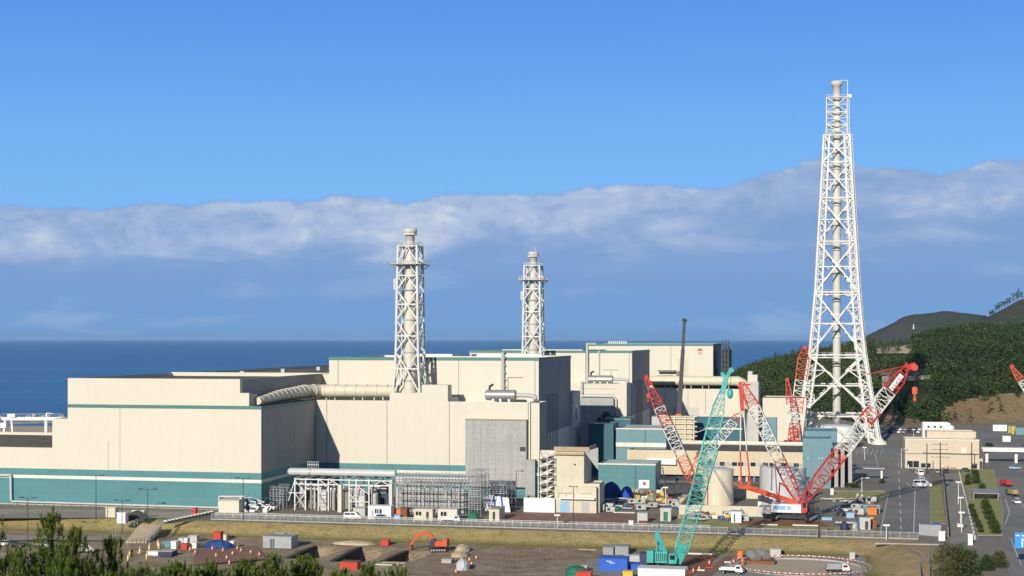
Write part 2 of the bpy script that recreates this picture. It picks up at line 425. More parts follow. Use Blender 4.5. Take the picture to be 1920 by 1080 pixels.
grass = mixc(nt, ramp(nt, mid, .3, .7), (.58,.43,.185), (.41,.335,.125)); grass = mixc(nt, ramp(nt, fine, .3, .75, 0, .7), grass, (.54,.43,.21))
grass = mixc(nt, ramp(nt, noi(nt, P_, .6, 5, .7), .5, .72, 0, .7), grass, (.20,.19,.065))
grass = mixc(nt, ramp(nt, sp.outputs[2], -2.9, -1.7, .75, 0), grass, (.14,.155,.045))
dirt = mixc(nt, ramp(nt, mid, .3, .7), (.31,.225,.14), (.46,.36,.24)); dirt = mixc(nt, ramp(nt, fine, .4, .8, 0, .5), dirt, (.42,.36,.27))
dirt = mixc(nt, ramp(nt, noi(nt, P_, .09, 4, .6), .52, .68, 0, .7), dirt, (.54,.48,.37))
rut = noi(nt, P_, .55, 5, .6, sc=(.18, 1.5, 1), dist=1.2)
dirt = mixc(nt, ramp(nt, rut, .52, .66, 0, .6), dirt, (.14,.105,.07)); dirt = mixc(nt, ramp(nt, noi(nt, P_, .8, 4, .6, sc=(1.6, .22, 1), dist=.8), .58, .70, 0, .5), dirt, (.50,.42,.30))
zz = math_(nt, 'ADD', sp.outputs[2], math_(nt, 'MULTIPLY', math_(nt, 'SUBTRACT', mid, .5), .5))
c = mixc(nt, ramp(nt, zz, -2.95, -2.75), dirt, grass)
c = mixc(nt, ramp(nt, zz, -.16, -.04), c, yard)
c = mixc(nt, ramp(nt, zz, .25, .5), c, mixc(nt, ramp(nt, fine, .3, .7), (.40,.30,.15), (.30,.22,.10)))
tanm = math_(nt, 'MULTIPLY', math_(nt, 'MULTIPLY', ramp(nt, sp.outputs[0], 77, 83), ramp(nt, sp.outputs[0], 97, 95.5, 1, 0) if False else ramp(nt, sp.outputs[0], 95.5, 97.5, 1, 0)), ramp(nt, sp.outputs[1], 347, 351, 1, 0))
tanm = math_(nt, 'MULTIPLY', tanm, ramp(nt, zz, -2.9, -2.2))
c = mixc(nt, tanm, c, mixc(nt, ramp(nt, mid, .3, .7), (.50,.375,.20), (.40,.30,.15)))
c = mixc(nt, ramp(nt, zz, 2.2, 3.0), c, (.10,.09,.04))
L.new(c, b.inputs['Base Color']); b.inputs['Roughness'].default_value = .95; b.inputs['Specular IOR Level'].default_value = .1
bp = nd(nt, 'ShaderNodeBump'); bp.inputs['Strength'].default_value = 1; bp.inputs['Distance'].default_value = .9
L.new(fine, bp.inputs['Height']); L.new(bp.outputs[0], b.inputs['Normal'])
gridobj('ground', s, m)
def patch(name, pts, mat, z=0.012, level=0.0, kind='structure'):
    s = MB(); q = [(*G(px, py, level), level+z) for px, py in pts]
    a = sum(q[i][0]*q[(i+1) % len(q)][1]-q[(i+1) % len(q)][0]*q[i][1] for i in range(len(q)))
    if a < 0: q = q[::-1]
    s.add(q, [tuple(range(len(q)))]); return gridobj(name, s, mat, kind)
# yard asphalt in front of the halls
patch('pavement', [(-120,953),(490,960),(560,966),(900,972),(1000,975),(1330,990),(1330,997),(900,982),(400,971),(-120,972)], MAT['asphalt_l'])
patch('dirt_yard', [(985,955),(1120,962),(1260,966),(1185,975),(1185,984),(930,977),(940,965)], MAT['dirt_red'], .02)
patch('road', [(1604,838),(1695,838),(1702,885),(1748,892),(1752,1003),(1645,1003),(1668,940),(1650,905),(1560,915),(1560,880),(1600,868)], MAT['asphalt'], .016)
patch('road', [(1852,884),(1990,884),(2300,1140),(1905,1140),(1866,960)], MAT['asphalt'], .016)
patch('road', [(1700,838),(1704,815),(2050,800),(2050,884),(1843,884),(1843,838)], MAT['asphalt'], .012)
patch('verge', [(1744,905),(1764,905),(1773,980),(1745,980)], MAT['turf'], .03)
patch('verge', [(1800,880),(1862,880),(1880,960),(1878,1003),(1832,1003),(1815,930)], MAT['turf'], .03)
patch('verge', [(1560,922),(1660,922),(1664,930),(1655,934),(1560,934)], MAT['turf'], .03)
patch('gravel_track', [(1770,888),(1798,888),(1828,1012),(1783,1020)], MAT['gravel'], .02)
patch('quay_gravel', [(-80,799),(100,799),(118,832),(-80,832)], MAT['sand'], .05)
patch('lower_road', [(-150,1002),(250,1006),(240,1014),(-150,1012)], MAT['asphalt_l'], .05, LZ+.2)
patch('work_yard', [(1100,1052),(1620,1045),(1640,1090),(1080,1100)], MAT['gravel'], .24, LZ)
patch('dirt_yard', [(1280,1042),(1345,1043),(1330,1068),(1290,1085),(1240,1080)], MAT['dirt_orange'], .27, LZ)
patch('dirt_yard', [(1300,1085),(1360,1046),(1376,1046),(1330,1085)], MAT['dirt_red'], .30, LZ)
patch('dirt_yard', [(1330,975),(1540,978),(1560,990),(1350,985)], MAT['dirt_orange'], .02)
patch('turf_strip', [(1270,972),(1370,976),(1390,985),(1640,990),(1640,998),(1270,988)], MAT['turf'], .024)
patch('dirt_yard', [(370,1030),(480,1026),(500,1050),(360,1062)], MAT['dirt_red'], .26, LZ)
# steep cut sides of the trial trenches
for (p, q, wd, dp) in TRENCH:
    dx, dy = q[0]-p[0], q[1]-p[1]; ln = sqrt(dx*dx+dy*dy); ex, ey = dx/ln, dy/ln; rx_, ry_ = ey, -ex; s = MB(); n = 10; prev = None
    for k in range(n+1):
        t_ = k/n; h = dp*min(1, t_/.55); o_ = 1.1+.25*noise.noise((k*.9, wd, 2)); c_ = (p[0]+dx*t_, p[1]+dy*t_)
        cur = [(c_[0]-rx_*.3, c_[1]-ry_*.3, LZ-.1), (c_[0]+rx_*o_, c_[1]+ry_*o_, LZ+.05+.08*noise.noise((k, 1, wd))), (c_[0]+rx_*(o_+.15), c_[1]+ry_*(o_+.15), LZ-h-.3)]
        if prev: s.add(prev+cur, [(0, 1, 4, 3), (1, 2, 5, 4)])
        prev = cur
    s.add([(c_[0]-rx_*.3, c_[1]-ry_*.3, LZ-dp-.3)]+cur, [(0, 1, 2, 3)])
    gridobj('excavation', s, MAT['soil_dark'])
# painted lines on the roads
s = MB()
def line(p, q, wd, z=.022):
    (a, b), (c, d) = G(*p), G(*q); s.bar((a, b, z-.02), (c, d, z-.02), wd, .04)
for i in range(9):
    t0 = i/9; t1 = t0+.055
    A = (1684, 868); B = (1690, 1000)
    line((A[0]+(B[0]-A[0])*t0**.8, A[1]+(B[1]-A[1])*t0), (A[0]+(B[0]-A[0])*t1**.8, A[1]+(B[1]-A[1])*t1), .2)
line((1716,915), (1713,1000), .22); line((1666,925), (1650,1000), .16)
line((1670,845), (1700,858), .15); line((1640,850), (1648,880), .15); line((1700,905), (1712,918), .16)
line((1885,935), (1893,960), .16); line((1893,960), (1884,985), .16); line((1895,1010), (1915,1060), .16); line((1906,930),(1925,960), .14)
for k in range(6): line((1610+k*9,842), (1606+k*9,852), .14); 
gridobj('road_markings', s, MAT['white_paint'])
# kerbs along the verges
s = MB()
for A in ([(1744,905),(1745,982),(1773,982)], [(1815,930),(1833,1004),(1879,1004),(1881,960),(1863,881)], [(1560,921),(1660,921),(1666,928),(1656,935),(1560,935)], [(1798,888),(1812,930),(1832,1012)]):
    for i in range(len(A)-1):
        p = G(*A[i]); q = G(*A[i+1]); s.bar((*p, .06), (*q, .06), .22, .14)
gridobj('kerbs', s, MAT['concrete'])
# beige ramp down to the lower yard
s = MB(); P4 = [G(262,984,0), G(303,984,0), G(275,1018,LZ), G(235,1018,LZ)]
s.add([(*P4[0],.05),(*P4[1],.05),(*P4[2],LZ+.3),(*P4[3],LZ+.3),(*P4[0],-1.5),(*P4[1],-1.5),(*P4[2],LZ-1),(*P4[3],LZ-1)], [(3,2,1,0),(0,1,5,4),(1,2,6,5),(2,3,7,6),(3,0,4,7)])
gridobj('ramp', s, MAT['sand'])
# ------------------------------------------------------------------ buildings
def walls(mb, u0, u1, v0, v1, z0, z1, par=.7, t=.4):
    """outer walls with a parapet standing par above the roof slab"""
    O_ = [(u0,v0),(u1,v0),(u1,v1),(u0,v1)]; I = [(u0+t,v0+t),(u1-t,v0+t),(u1-t,v1-t),(u0+t,v1-t)]
    zr = z1-par
    vs = [(*p, z0) for p in O_]+[(*p, z1) for p in O_]+[(*p, z1) for p in I]+[(*p, zr) for p in I]
    fs = []
    for i in range(4):
        j = (i+1) % 4
        fs += [(i, j, 4+j, 4+i), (4+i, 4+j, 8+j, 8+i), (8+i, 8+j, 12+j, 12+i)]
    mb.add(vs, fs); return (u0+t, u1-t, v0+t, v1-t, zr)
def roofslab(mb, q): mb.box(q[0]-.1, q[1]+.1, q[2]-.1, q[3]+.1, q[4]-.3, q[4])
def bld(name, label, cat, blocks, wmat='cream', rmat='roof', wn='wall'):
    """blocks: (u0,u1,v0,v1,z0,z1[,parapet]) butted together"""
    b0 = blocks[0]; r = T(name, label, cat, b0[0], b0[2], 0)
    w_ = MB(); f_ = MB()
    for b in blocks: roofslab(f_, walls(w_, *b[:6], *(b[6:7])))
    w_.build(wn, M(wmat), r); f_.build('roof', M(rmat), r); return r
def band(r, name, mat, u0, u1, v0, v1, z0, z1, d=.05, sides='fr'):
    s = MB()
    if 'f' in sides: s.box(u0-(d if 'l' in sides else 0), u1+d, v0-d, v0, z0, z1)
    if 'r' in sides: s.box(u1, u1+d, v0, v1, z0, z1)
    return s.build(name, M(mat), r)
def joint(r, us_, v, z0, z1, w_=.16):
    for u in us_:
        s = MB(); s.box(u-w_/2, u+w_/2, v-.03, v, z0, z1); s.build('wall_joint', M('concrete_d'), r)
# --- near left hall
uL = uo(127, 0); u450 = uo(450, 0); u467 = uo(467, 0); zA = 29.2; zT = 36.8; u98 = uo(98, 0); u120 = uo(120, 0)
z785 = zo(785, u98, 0); z840 = zo(840, u120, 0); zStep = zo(737, u467, 0)
near = bld('turbine_hall', 'long cream hall with teal base nearest on the left, stepped roofline and flat brown roof', 'industrial hall',
    [(uL, 0, 0, 44.4, 0, zA, .5), (uL, u450, .02, 68, zA-.4, zT, 1.0), (uL, 3.2, 68, 262, 0, zT, 1.0),
     (u98, uL, .02, 30, 0, z785, .5), (-175, u98, .0, 62, 0, z840, .9)], 'cream', 'roof')
s = MB(); s.box(u450, u467, .02, 1.6, zA, zStep); s.box(u467-.5, u467, 1.6, 6, zA, zStep-.5); s.build('wall', M('cream'), near)
s = MB(); s.box(u98, u98+3.2, -.0+.03, 14, z840, z785-.02); s.build('wall', M('cream'), near)
z877, z888b, z892, zb = 10.55, 8.65, 7.75, 0.4
band(near, 'teal_band', 'teal_wall', -175, 0, 0, 44.4, 8.65, 10.55, .05)
band(near, 'white_band', 'white_trim', -175, 0, 0, 44.4, 7.75, 8.65, .07)
band(near, 'teal_base', 'teal_wall', -175, 0, 0, 44.4, .35, 7.75, .05)
band(near, 'plinth', 'concrete', -175, 0, 0, 44.4, 0, .35, .09)
band(near, 'upper_trim', 'teal_trim', uL, 0, 0, 44.4, 28.35, 29.3, .10)
s = MB(); s.box(uL, 3.2, 67.5, 67.9, zT-.02, zT+.2); s.build('roof_edge', M('white_trim'), near)
joint(near, [uo(225, 0)], -.0, 10.7, 28.3, .10); joint(near, [uo(203,0)], 0, 10.7, 19, .08)
s = MB(); s.box(0, .05, .2, .6, 10.6, 28.3); s.build('corner_gutter', M('steel_dark'), near)
s = MB(); s.box(0, .03, 25.5, 25.75, 10.6, 28.3); s.build('wall_joint', M('steel_dark'), near)
# shade of the side faces, put into the colour of thin grey jointed sheets
s = MB(); s.box(.0, .02, .8, 44.3, 10.6, 28.3); s.build('side_shade_sheet', M('side_shade_warm'), near)
s = MB(); s.box(u450, u450+.02, 2, 68, zA+.05, zT-.1); s.build('side_shade_sheet', M('side_shade_warm'), near)
for y in range(4):
    v = 80+y*38; s = MB(); s.box(-40, -38.6, v, v+1.4, zT-1, zT+.4); s.build('roof_vent', M('galv'), near)
# small lean-to and pipe along the base
s = MB(); a = uo(414, -4); b = uo(452, -4); s.box(a, b, -5.5, -.1, 0, zo(937, a, -4)); s.build('annex', M('cream'), near)
s = MB(); s.box(a-.2, b+.2, -5.7, -.15, zo(937, a, -4), zo(937, a, -4)+.25); s.build('annex_roof', M('roof_light'), near)
zp = lambda px, py: zo(py, uo(px, -.7), -.7)
s = MB(); s.path([(uo(22,-.7), -.7, zp(22,940)), (uo(410,-.7), -.7, zp(410,952)), (uo(411,-.7), -.7, zp(411,931)), (uo(460,-.7), -.7, zp(460,931))], .28)
s.path([(uo(-60,-.7), -.7, zp(0,891)), (uo(20,-.7), -.7, zp(20,891)), (uo(21,-.7), -.7, zp(21,938))], .38)
for k in range(22):
    px = 30+k*17; s.box(uo(px,-.7)-.12, uo(px,-.7)+.12, -.75, -.06, zp(px,942+px*.031)-.75, zp(px,942+px*.031)-.25)
s.build('wall_pipe', M('duct_white'), near)
# --- second hall (right of the near one)
uB = uo(1010, 44); u730 = uo(730, 44); u790 = uo(790, 44); u839 = uo(839, 44)
z722 = zo(722, u839, 44); z737 = zo(737, u790, 44)
dB = vo(847, u839)
mid_ = bld('turbine_hall', 'cream hall behind the scaffolded pipework with a large duct and exhaust tower on its roof', 'industrial hall',
    [(.1, u730, 44.4, 57.9, 0, 29.2, .6), (u730, u839, 44.4, max(dB, 48), 0, z737, .6), (u730, u839, max(dB, 48), 57.9, 0, 30, .5), (u839, uB-2.7, 44.4, 57.9, 0, 29.1, .6), (uB-2.7, uB, 45.2, 57.9, 0, 28.9, .5)], 'cream', 'roof_light')
s = MB(); s.box(u790, u839, 44.42, max(dB, 48)-.1, z737, z722); s.build('raised_block', M('cream'), mid_)
z868 = 9.7
band(mid_, 'teal_band', 'teal_wall', .1, uB, 44.4, 57.9, 8.0, 9.8, .05)
band(mid_, 'white_band', 'white_trim', .1, uB, 44.4, 57.9, 7.1, 8.0, .07)
band(mid_, 'teal_base', 'teal_wall', .1, uB, 44.4, 57.9, 0, 7.1, .05)
joint(mid_, [uo(612,44), uo(725,44), uo(842,44), uo(990,44)], 44.4, 9.9, 29, .2)
s = MB(); s.box(uB, uB+.03, 45.5, 57.8, 9.9, 28.8); s.build('side_shade_sheet', M('side_shade_warm'), mid_)  # shaded end of the hall, painted as a darker sheet
# --- first reactor block
def reactor(label, uR, uLft, v0, v1, zt, extra=None, joints=()):
    blocks = [(uLft, uR, v0, v1, 0, zt, .9)]
    r = bld('reactor_building', label, 'industrial building', blocks+(extra or []), 'cream', 'roof_light')
    band(r, 'roof_trim', 'teal_trim', uLft, uR, v0, v1, zt-.95, zt+.05, .12, 'flr')
    s = MB(); s.box(uR, uR+.03, v0+.6, v1-.3, 18, zt-1); s.build('side_shade_sheet', M('side_shade_cool'), r)  # shade of this face painted on a thin grey sheet
    s = MB()
    for k in range(9): s.box(uR+.03, uR+.1, v0+12+k*2.6, v0+12.5+k*2.6, 6, zt-12)
    s.build('louvre_ribs', M('steel_dark'), r)
    for px in joints: joint(r, [uo(px, v0)], v0, 29, zt-1, .2)
    return r
uR2 = uo(1010, 58); v2b = vo(1070, uR2)
r2 = reactor('cream block directly behind the front exhaust tower, its shaded side facing the red crane', uR2, uo(617, 58), 58, v2b, 42.3,
    [(uR2-22, uR2+.9, v2b, v2b+15, 0, zo(735, uR2, v2b), .6)], (634, 860, 943, 1003))
s = MB()
u943 = uo(943, 57.3); s.path([(u943, 57.2, 30), (u943, 57.2, 43.5), (u943, 60, 43.6)], .55)
for k in range(6): s.box(u943-.8, u943+.8, 56.8, 58, 31+k*2.2, 31.3+k*2.2)
s.build('vent_pipe', M('duct_grey'), r2)
s = MB(); s.bar((uo(952,57.6), 57.7, 36.2), (uo(980,57.6), 57.7, 36.2), .15); s.bar((uo(952,57.6), 57.7, 30), (uo(952,57.6), 57.7, 36.2), .15); s.build('wall_rail', M('timber'), r2)
s = MB(); a = uo(800, 70); s.box(uo(896, 66), uo(945, 66), 66, 67, 42.2, 43.0); s.box(uo(735,75), uo(1000,75), 90, 92, 42.3, 43.0); s.build('roof_plant', M('white_paint'), r2)
s = MB(); s.box(uR2+.9, uR2+.98, v2b+5, v2b+7, 20, 25); s.build('side_window', M('glass'), r2)
# --- second unit (middle distance)
uR3 = uo(1185, 185); v3b = vo(1218, uR3)
u1172 = uo(1172, 171); u1085 = uo(1080, 171); z719 = zo(719, u1172, 171)
r3 = reactor('cream block of the middle unit with teal roof edge behind the second exhaust tower', uR3, uo(880, 185), 185, v3b, 43.5,
    [(uo(1040,171), u1172+.6, 171, 184.9, 0, z719, .5)], (1000, 1098, 1180))
s = MB(); up = uo(1101, 184.2); s.path([(up, 184.2, 30), (up, 184.2, 46), (up+3, 186, 46)], .6)
up2 = uo(1123, 184.4); s.bar((up2, 184.5, 33), (up2, 184.5, 43.5), .5); s.bar((uo(1130,184.6),184.7,36), (uo(1160,184.6),184.7,36), .18)
s.bar((uo(1145,184.6),184.7,31), (uo(1145,184.6),184.7,36), .18); s.build('vent_pipe', M('duct_grey'), r3)
s = MB(); za = lambda px, py, v: zo(py, uo(px, v), v)
s.path([(uo(1103,170), 170, za(1103,714,170)), (uo(1091,170), 170, za(1091,716,170)), (uo(1091,170), 170, za(1091,742,170)), (uo(1150,170), 170, za(1150,743,170)), (uo(1155,170),170, za(1155,750,170)), (uo(1155,170),170, za(1155,790,170))], .45)
s.build('wall_pipe', M('duct_white'), r3)
# --- third unit (far)
uR4 = uo(1337, 295); v4b = vo(1352, uR4)
r4 = reactor('farthest cream block on the right with small red wall mark and white roof vents', uR4, uo(1100, 295), 295, v4b, 45.8, None, (1258,))
for k in range(9):
    s = MB(); u = uo(1142+k*4, 300); s.lathe(u, 300, [(.3, 45.6), (.3, 46.6), (.45, 46.7), (.1, 47.2)], 8); s.build('roof_vent', M('white_paint'), r4)
s = MB(); v = 294.93; x0 = uo(1308, v); x1 = uo(1317, v); z0 = za(1310, 655, v)
s.box(x0, x1, v-.05, v, z0, z0-.7); 
for t in (.22, .62): s.box(x0+(x1-x0)*t, x0+(x1-x0)*(t+.16), v-.05, v, z0-1.2, z0-2.6)
s.box(x0+.1, x1-.1, v-.05, v, z0+.35, z0+.1)
s.build('wall_mark', M('red'), r4)
s = MB(); s.box(uo(1270,294.8), uo(1290,294.8), 294.85, 294.95, za(1270,706,295), za(1270,672,295)); s.build('wall_panel', M('cream_b'), r4)
s = MB(); s.box(uo(1234,293), uo(1266,293), 292, 294.9, za(1240,697,293), za(1240,694,293)); s.box(uo(1268,293), uo(1274,293), 292.5, 294.9, za(1240,704,293), za(1240,696,293))
s.bar((uo(1232,293.5),293.5,za(1240,704,293)), (uo(1262,293.5),293.5,za(1240,704,293)), .25); s.build('wall_walkway', M('concrete_d'), r4)
u1220 = uo(1214, 280); u1400 = uo(1400, 280); z727 = za(1300, 729, 280)
h4 = bld('turbine_hall', 'far cream hall under the long white duct, half hidden by the teal crane boom', 'industrial hall', [(u1220, u1400, 280, 294.8, 0, z727, .5)], 'cream', 'roof_grey')
joint(h4, [uo(1247,280), uo(1290,280), uo(1323,280)], 280, 14, z727-.3, .2)
for a, b in ((1262, 1279), (1288, 1312)):
    s = MB()
    for k in range(7): s.box(uo(a+(b-a)*k/7, 280), uo(a+(b-a)*(k+.6)/7, 280), 279.92, 280, za(1280, 783, 280), za(1280, 764, 280))
    s.build('louvre', M('galv'), h4)
s = MB(); s.box(uo(1225,294.7), uo(1390,294.7), 294.72, 294.8, z727-.3, za(1300,717,295)); s.build('recess', M('steel_dark'), h4)
# roof gantry mast on the far block
s = MB(); a = uo(1353, 300); b = uo(1367, 300)
for px in (1354, 1360, 1366):
    s.bar((uo(px,300),300,20), (uo(px,300),300,za(px,638,300)), .5)
for k in range(9):
    y = 645+k*10; s.bar((a,300,za(1360,y,300)), (b,300,za(1360,y+3,300)), .4); s.bar((a,306,za(1360,y,300)), (b,300,za(1360,y+6,300)), .35)
s.box(a, b, 301, 320, 14, za(1360,655,300)); s.cb(uo(1361,299),299,za(1361,652,300),2.4,1,1)
solo('stair_tower', s, M('steel_dark'), 'dark steel stair tower standing against the shaded side of the farthest block', 'stair tower', a, 300)
# dark-shaded annex with cream penthouse at the end of the duct
an = bld('annex_building', 'grey-shaded tall annex with a cream penthouse, right of the long white duct', 'building', [(uo(1396,270), uo(1422,270), 270, 290, 0, za(1410,716,270), .4)], 'duct_grey', 'roof_grey')
s = MB(); s.box(uo(1402,272), uo(1420,272), 272, 284, za(1410,716,270)-.2, za(1410,703,272)); s.build('penthouse', M('cream'), an)
s = MB(); s.cb(uo(1406,273),276,za(1410,703,272),2,2,1.6); s.build('roof_vent', M('galv'), an)
lw = bld('storage_building', 'plain low cream building half in shadow, left of the tall lattice tower', 'building', [(uo(1430,262), uo(1512,262), 262, 285, 0, za(1460,746,262), .4)], 'cream', 'roof_grey')
joint(lw, [uo(1482,262)], 262, 6, za(1460,747,262), .18)
# stack-side retaining wall / boundary building
# --- grey sheeted block over the second hall's corner
vg = 42.6; ug0 = uo(873, vg); ug1 = uo(1003, vg); zg = zo(787, ug0, vg)
g = T('sheeted_block', 'tall scaffold face wrapped in wrinkled grey protective sheeting on the cream hall corner', 'scaffolding', ug0, vg)
s = MB(); zlow = zo(911, ug0, vg); zl2 = zo(934, ug1, vg); um = uo(985, vg)
s.prof([(ug0, zlow), (um, zlow), (um, zl2), (ug1, zl2), (ug1, zo(862, ug1, vg)), (um+.3, zo(862, um, vg)), (um+.3, zg), (ug0, zg)], vg, 44.33)
s.build('sheeting', M('grey_sheet'), g)
s = MB(); rr = random.Random(3)
for k in range(16):
    y = zlow+(zg-zlow)*k/15; s.bar((ug0, vg-.08, y), (um, vg-.08, y+rr.uniform(-.1,.1)), .07)
for k in range(9):
    u = ug0+(um-ug0)*k/8; s.bar((u, vg-.1, zlow), (u, vg-.1, zg+rr.uniform(0,.6)), .08)
s.build('scaffold_tubes', M('galv'), g)
s = MB(); s.box(uo(975,vg), uo(986,vg), vg-.12, vg-.01, za(980,846,vg), za(980,838,vg)); s.build('opening', M('steel_dark'), g)
s = MB(); s.box(ug0-.2, um+.3, vg-.3, 44.3, zg, zg+.25); s.build('top_rail', M('timber'), g)
s = MB(); s.box(uo(965,43.5), uo(985,43.5), 43.6, 44.3, 0, zl2+1.5); s.build('teal_door', M('teal_wall'), g)
# same material wrapped block on the middle unit
vg2 = 168; s = MB(); a, b = uo(1083, vg2), uo(1150, vg2); s.box(a, b, vg2, 170.9, 0, za(1100, 746, vg2))
g2 = T('sheeted_block', 'distant grey sheeted scaffold face on the middle unit, above the dark teal sheds', 'scaffolding', a, vg2)
s.build('sheeting', M('grey_sheet'), g2)
s = MB()
for k in range(7): s.bar((a, vg2-.1, 20+k*2), (b, vg2-.1, 20+k*2), .08)
s.build('scaffold_tubes', M('galv'), g2)
s = MB(); s.ball((uo(1137,vg2-1), vg2-1.5, za(1137,779,vg2)), 1.7, 8, 12); s.cb(uo(1137,vg2-1), vg2-1.5, za(1137,795,vg2), .5, .5, 2); s.cb(uo(1124,vg2-1), vg2-1.5, za(1124,789,vg2), 1.2, 1.2, 1.4)
solo('exhaust_ball', s, M('steel_dark'), 'dark round exhaust silencer in front of the distant grey sheeting', 'silencer', uo(1137,vg2), vg2, 10)
# --- horizontal silencer tanks
def silencer(label, v, pxa, pxb, yc, yb, r, zroof):
    ua, ub = uo(pxa, v), uo(pxb, v); z = zo(yc, ua, v); t = T('silencer_tank', label, 'tank', (ua+ub)/2, v, zroof)
    s = MB(); n = 24
    s.tube((ua, v, z), (ub, v, z), r, n=n); s.tube((ua-.35, v, z), (ua, v, z), r*.8, r, n); s.tube((ub, v, z), (ub+.3, v, z), r, r*.85, n)
    s.build('shell', M('silver'), t)
    s = MB(); s.tube((ua+.4, v, z), (ua+.7, v, z), r*1.03, n=n); s.build('rim', M('galv'), t)
    s = MB(); s.tube((ub-.9, v, z), (ub-.6, v, z), r*1.03, n=n); s.build('rim', M('galv'), t)
    for f in (.25, .5, .8):
        s = MB(); u = ua+(ub-ua)*f; s.box(u-.3, u+.3, v-r*.7, v+r*.7, zroof, z-r*.7); s.build('saddle', M('white_paint'), t)
    s = MB(); s.path([(ua+.8, v, z+r*.8), (ua+.9, v, z+r+1.0), (ua+2.0, v-.3, z+r+1.6)], .35); s.build('exhaust_spout', M('steel_dark'), t)
    s = MB(); q = ub; s.path([(ub+.2, v, z), (ub+3.4, v, z), (ub+3.4+r*1.6, v, z-.3), (ub+3.6+r*1.8, v-.8, z-r*.9)], r*.42, 10); s.build('inlet_pipe', M('duct_grey'), t)
    return t
silencer('silver horizontal silencer tank on the roof edge of the hall above the grey sheeting', 49, 913, 966, 740.5, 750, 1.62, 29.0)
silencer('silver horizontal silencer tank on the middle unit, near the tall dark vent pipe', 176, 1104, 1148, 711, 720, 1.5, z719-.4)
# --- big ducts on roofs
def duct(name, label, pts, rads, mat, supports, zr, cat='duct', rings=1.6):
    t = T(name, label, cat, pts[0][0], pts[0][1], zr); s = MB(); RG = []
    for i in range(len(pts)-1):
        s.tube(pts[i], pts[i+1], rads[i], rads[i+1], 18)
        if i: s.ball(pts[i], rads[i], 9, 18)
        d = Vector(pts[i+1])-Vector(pts[i]); n = max(1, int(d.length/rings))
        for k in range(n):
            p = Vector(pts[i])+d*((k+.5)/n); rr_ = rads[i]+(rads[i+1]-rads[i])*(k+.5)/n; e = d.normalized()*.12
            RG.append((p-e*1.4, p+e*1.4, rr_*1.09))
    s.build('duct_shell', M(mat), t)
    for a_, b_, c_ in RG:
        g_ = MB(); g_.tube(a_, b_, c_, n=18); g_.build('flange_ring', M(mat), t)
    for (u, v, z) in supports:
        s = MB(); s.bar((u-1.4, v, zr), (u-1.4, v, z), .25); s.bar((u+1.4, v, zr), (u+1.4, v, z), .25); s.bar((u-1.4, v, z), (u+1.4, v, z), .25); s.build('support', M('white_steel'), t)
    return t
zc = zo(741, uo(485,3), 3); D1 = [(-2.6, 4, 30.5), (-2.7, 12, 31.0), (-2.9, 22, 31.5), (-3.0, 33, 31.7), (-2.8, 44, 32.0), (0, 48.6, 32.0), (u730+6, 50.2, 32.0)]
duct('roof_duct', 'thick grey and cream ringed duct running along the hall roof to the front exhaust tower', D1, [1.0, 1.25, 1.55, 1.7, 1.9, 1.85, 1.75], 'duct_cream', [(uo(620,50), 50, 30.2), (uo(672,50), 50, 30.2), (uo(710,50), 50, 30.2)], 29.1, rings=3.0)
v = 286; zc = za(1300, 714, v)
duct('roof_duct', 'long smooth white duct on the far hall roof, bending down at its right end', [(uo(1218,v), v, zc), (uo(1384,v), v, zc), (uo(1398,v), v-2, zc-2), (uo(1401,v-8), v-9, zc-8), (uo(1401,v-8), v-9, 10)], [2.2, 2.2, 2.3, 2.3, 2.3], 'duct_cream', [(uo(1253,v),v,zc), (uo(1290,v),v,zc), (uo(1323,v),v,zc), (uo(1360,v),v,zc)], z727, rings=12)
# --- stair building and its annexes (near centre)
vb = 16.0; a, b = uo(1043, vb), uo(1095, vb); zt = zo(846, a, vb)
st = bld('service_building', 'narrow cream service building with grey parapet beside the open steel stair', 'building', [(a, b, vb, vb+13, 0, zt, .4)], 'cream_b', 'roof_grey')
vl = 14.0; c, d_ = uo(1040, vl), uo(1118, vl)
s = MB(); q = walls(s, c, d_, vl, vb-.02, 0, zo(912, c, vl), .3); q2 = walls(s, b, d_+.6, vb, vb+9, 0, zo(908, b, vl), .3); s.build('annex_wall', M('cream_b'), st)
s = MB(); roofslab(s, q); roofslab(s, q2); s.build('annex_roof', M('roof_light'), st)
s = MB(); s.box(a-.6, b+1.6, vb-.5, vb-.1, zt+.02, zt+1.3); s.box(b+1.3, b+1.6, vb-.1, vb+12, zt+.02, zt+1.3); s.box(a-.4, b+.2, vb-.9, vb-.5, zt-.9, zt-.4)
s.build('parapet_screen', M('timber'), st)
s = MB(); s.add([(b+.1, vb-.2, zt), (b+4.0, vb-.2, zt+1.2), (b+4.0, vb-.2, zt-5), (b+.1, vb+.1, zt), (b+4.0, vb+.1, zt+1.2), (b+4.0, vb+.1, zt-5)], [(0,2,1),(3,4,5),(0,1,4,3),(1,2,5,4),(2,0,3,5)]); s.build('hanging_sheet', M('grey_sheet'), st)
s = MB(); s.cb(uo(1078,vb), vb-.04, zo(872, a, vb), .5, .08, .4); s.build('vent_hole', M('steel_dark'), st)
s = MB(); s.box(uo(1050,13.2), uo(1115,13.2), 12.6, 13.98, 3.9, 4.3); s.build('canopy', M('white_paint'), st)
for k, (pa, pb) in enumerate(((1050, 1068), (1090, 1105))):
    s = MB(); s.box(uo(pa,14), uo(pb,14), 13.93, 14, .1, 3.2); s.build('door', M('galv' if k else 'light_blue'), st)
s = MB()
for p_ in (1046, 1060, 1075): s.bar((uo(p_,13),13.3,4.3), (uo(p_,13),13.3,5.6), .08)
s.bar((uo(1046,13),13.3,5.6), (uo(1075,13),13.3,5.6), .08); s.bar((uo(1087,13),13.3,5.6), (uo(1108,13),13.3,5.6), .08); s.build('railing', M('galv'), st)
